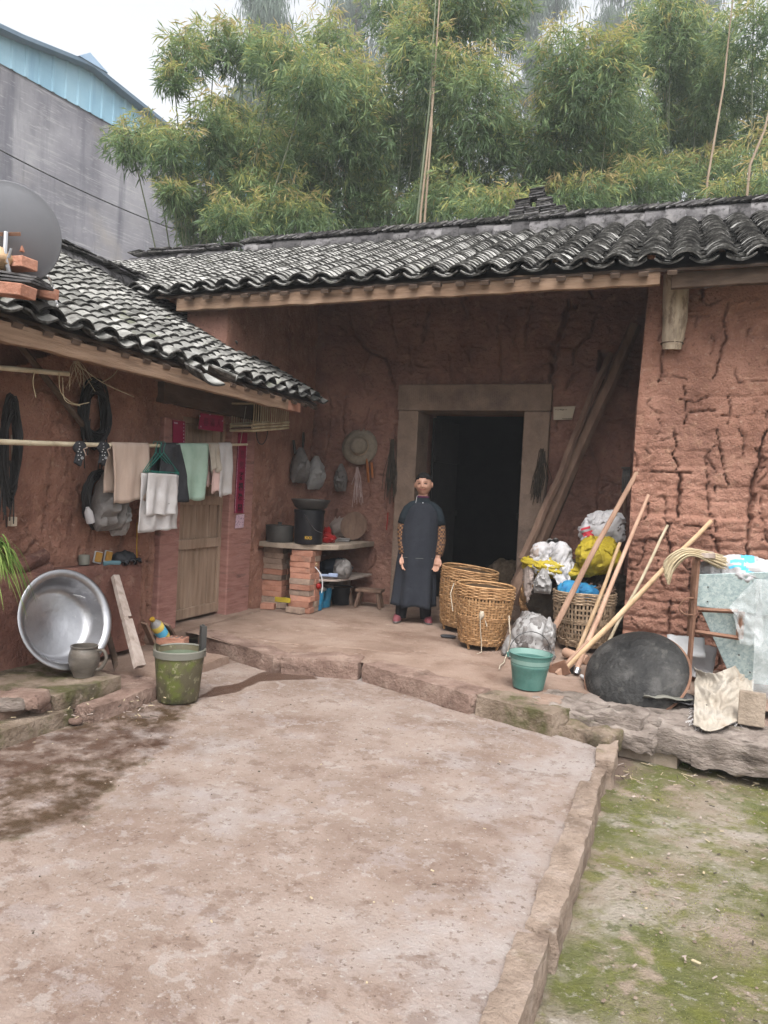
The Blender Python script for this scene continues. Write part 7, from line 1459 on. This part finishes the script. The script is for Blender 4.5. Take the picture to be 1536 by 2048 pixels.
# head: sculpted ball
hc=(.06,.028,1.388); RR=[]; n=44
HM=Matrix.Rotation(.16,3,'Z')@Matrix.Rotation(-.04,3,'Y')
def Hp(x,y,z):
    v=HM@Vector((x,y,z)); return Wp(hc[0]+v.x,hc[1]+v.y,hc[2]+v.z)
def headpt(th,a):
    d=Vector((math.sin(th)*math.cos(a),math.sin(th)*math.sin(a),-math.cos(th))) # y = front
    x,y,z=d.x*.082,d.y*.096,d.z*.113
    if d.z<0: x*=1-.22*d.z*d.z; y*=1-.06*d.z*d.z
    if y>0:
        g=lambda cx,cz,sx,sz,am:am*math.exp(-((x-cx)/sx)**2-((z-cz)/sz)**2)
        y+=g(0,-.018,.012,.022,.020)+g(0,-.028,.017,.009,.008)-g(-.030,.008,.016,.011,.010)-g(.030,.008,.016,.011,.010)+g(-.03,.027,.022,.007,.004)+g(.03,.027,.022,.007,.004)+g(-.040,-.030,.018,.016,.008)+g(.040,-.030,.018,.016,.008)+g(0,-.088,.022,.014,.008)-g(0,-.056,.026,.004,.002)+g(0,-.049,.02,.005,.004)+g(0,-.063,.018,.005,.004)
    return Hp(x,y,z)
for j in range(n+1): RR.append([headpt(math.pi*j/n,math.pi*k/n) for k in range(2*n)])
body.rings(RR,0,False,False)
for s in (-1,1):
    e=Hp(s*.084,-.005,-.006); b2=[]
    for j in range(7):
        th=math.pi*j/6; b2.append([e+fx*(.008*math.sin(th)*math.cos(a)+s*.004)+fy*(.017*math.sin(th)*math.sin(a))+Vector((0,0,-.030*math.cos(th))) for a in np.linspace(0,6.2832,11)[:-1]])
    body.rings(b2,0,False,False)
bo_=body.build('body','skin',woman,smooth=2); q=bo_.modifiers.new('skinmesh','REMESH'); q.mode='VOXEL'; q.voxel_size=.0048; q.use_smooth_shade=True; q=bo_.modifiers.new('ease','SMOOTH'); q.factor=.4; q.iterations=1
for s in (-1,1):
    b=MB(); b.tube(curve([Hp(s*.031-.016,.083,.004),Hp(s*.031,.092,.0085),Hp(s*.031+.016,.083,.003)],4),.0038,6); b.build('eye','hair',woman,smooth=True)
    b=MB(); b.tube(curve([Hp(s*.031-.018,.088,.027),Hp(s*.031,.094,.0325),Hp(s*.031+.018,.084,.027)],4),.0020,5); b.build('eyebrow','brow',woman,smooth=True)
    b=MB(); b.tube(curve([Hp(s*.018,.098,-.026),Hp(s*.030,.091,-.038),Hp(s*.036,.083,-.054)],4),.0016,5); b.build('smile_line','fold',woman,smooth=True)
b=MB(); b.tube(curve([Hp(-.031,.080,-.043),Hp(-.014,.093,-.0545),Hp(.014,.093,-.0545),Hp(.031,.080,-.043)],4),.0038,6); b.build('mouth','lips',woman,smooth=True)
b=MB(); RR=[]
for j in range(25): # hair swept back
    th=math.pi*j/24; RR.append([])
    for k in range(40):
        a=math.pi*k/20; d=Vector((math.sin(th)*math.cos(a),math.sin(th)*math.sin(a),math.cos(th))); x,y,z=d.x*.0890,d.y*.104-.004,d.z*.113+.009
        hl=.054-2.6*x*x
        if d.y>-.05 and z<hl: y=min(y,.012-.02*min(1,(hl-z)/.05)); x*=.97
        RR[-1].append(Hp(x,y,max(z,-.06)))
b.rings(RR,0,False,False); hr_=b.build('hair','hair',woman,smooth=2)
b=MB(); b.lump(Hp(0,-.09,.03),(.04,.04,.04),3,.1,2,12); b.build('bun','hair',hr_,smooth=True)
# clothing
def shell(pts,name,mt,n=26,caps=(False,False),wr=.006,seed=0):
    b=MB(); R=[]
    for i,(x,y,z,rx,ry) in enumerate(pts):
        R.append([Wp(x+(rx+wr*float(pn(a*2.2,z*9,seed)))*math.cos(a),y+(ry+wr*float(pn(a*2.2+7,z*9,seed)))*math.sin(a),z) for a in np.linspace(0,6.2832,n+1)[:-1]])
    b.rings(R,0,*caps); return b.build(name,mt,woman,smooth=2)
shell([(.03,0,.52,.19,.135),(.035,0,.74,.182,.132),(.045,0,.9,.165,.122),(.055,.0,1.05,.168,.125),(.06,0,1.13,.160,.112),(.06,0,1.18,.120,.09),(.06,.0,1.215,.080,.072),(.06,.006,1.24,.066,.066),(.06,.008,1.262,.06,.062)],'shirt','shirt_navy')
for s in (-1,1):
    X=lambda d:.06+s*(d-.014); b=MB(); b.tube([Wp(X(.05),0,1.185),Wp(X(.11),0,1.165),Wp(X(.155),-.002,1.125),Wp(X(.185),-.005,1.06),Wp(X(.2),-.005,.985)],[.05,.055,.058,.057,.058],16); b.build('sleeve','shirt_navy',woman,smooth=2)
    b=MB(); b.tube([Wp(X(.2),-.005,1.0),Wp(X(.208),.0,.93),Wp(X(.214 if s>0 else .2),.02,.83),Wp(X(.205 if s>0 else .19),.05,.74),Wp(X(.198 if s>0 else .185),.07,.685)],[.048,.051,.051,.046,.039],16); b.build('oversleeve','plaid',woman,smooth=2)
for s,x0,x1 in ((-1,-.105,-.05),(1,.14,.10)): shell([(x0,-.005,.035,.052,.06),(x0,-.005,.10,.058,.064),((x0*2+x1)/3,0,.3,.07,.075),((x0+x1)/2,0,.5,.085,.09),(x1,0,.66,.10,.10)],'trouser_leg','trouser',18,seed=s)
# apron: wraps the front two thirds
R=[]; na=40
for (x,z,rx,ry,half) in [(.06,1.205,.075,.105,.55),(.06,1.19,.12,.122,.72),(.06,1.12,.182,.134,.86),(.055,1.02,.192,.146,1.02),(.045,.9,.192,.146,1.2),(.04,.78,.20,.150,1.25),(.035,.62,.205,.152,1.25),(.03,.45,.214,.160,1.24),(.028,.30,.224,.168,1.22),(.026,.20,.232,.175,1.2),(.026,.165,.235,.178,1.2)]:
    rr=[]
    for k in range(na+1):
        a=math.pi/2-half+2*half*k/na; f=max(0,(.85-z))/.7; w_=.022*f*math.sin(a*7+.6)*(1+.4*math.sin(a*3))+.008*float(pn(a*3,z*4)); rr.append(Wp(x+(rx+w_)*math.cos(a),(ry+w_)*math.sin(a),z+(.012*math.sin(a*5) if z<.21 else 0)))
    R.append(rr)
b=MB(); b.add([p for r in R for p in r],[(i*(na+1)+k,i*(na+1)+k+1,(i+1)*(na+1)+k+1,(i+1)*(na+1)+k) for i in range(len(R)-1) for k in range(na)]); ap=b.build('apron','apron_navy',woman,smooth=2,solid=.004)
b=MB(); b.tube([Wp(.036+.2065*math.cos(a),.1535*math.sin(a),.655) for a in np.linspace(math.pi/2-.8,math.pi/2+.8,20)],.0022,5); b.build('pocket_seam','grey_plastic',ap)
b=MB(); b.tube([Wp(-.01,.118,1.20),Wp(.0,.06,1.275)],.0018,5); b.build('apron_strap','paper_white',ap)
b=MB(); b.lump(Wp(.06,.134,1.205),(.006,.004,.006),1,0,1,6); b.build('button','paper_white',ap)
b=MB(); b.tube([Wp(.06+.058*math.cos(a),.012+.06*math.sin(a),1.262) for a in np.linspace(0,6.2832,20)],.010,6,cap=False); mat('collar_purple',[(.07,.02,.05)],4,bump=0,rough=.9); b.build('undercollar','collar_purple',woman)
for s,x0 in ((-1,-.115),(1,.145)):
    R=[]; tdx=s*.25
    for (z,c_,lx,ly) in [(0,.035,.115,.042),(.018,.035,.118,.044),(.03,.032,.112,.042),(.05,.02,.09,.040),(.066,-.015,.055,.038)]:
        R.append([Wp(x0+s*.02+tdx*(c_+lx*math.cos(a))*.5+ly*math.sin(a),c_+lx*math.cos(a),z) for a in np.linspace(0,6.2832,21)[:-1]])
    b=MB(); b.rings(R[1:]); sh=b.build('shoe','shoe_pink',woman,smooth=True); b=MB(); b.rings(R[:2]); b.build('sole','bag_dim',sh)
# ================================================================ damp air between the yard and the far trees
HZ=MB(); HZ.box((-2,38,20.2),(160,160,42.6)); hm=bpy.data.materials.new('haze_air'); hm.use_nodes=True; t=hm.node_tree; t.nodes.clear()
o_=t.nodes.new('ShaderNodeOutputMaterial'); v_=t.nodes.new('ShaderNodeVolumePrincipled'); v_.inputs['Density'].default_value=0.0025; v_.inputs['Color'].default_value=(.93,.96,1,1); v_.inputs['Anisotropy'].default_value=.2; t.links.new(v_.outputs[0],o_.inputs['Volume'])
hz=HZ.build('haze',hm,None); hz['kind']='stuff'; hz['label']='thin damp haze over the whole farmyard'; hz['category']='haze'; hz.display_type='WIRE'
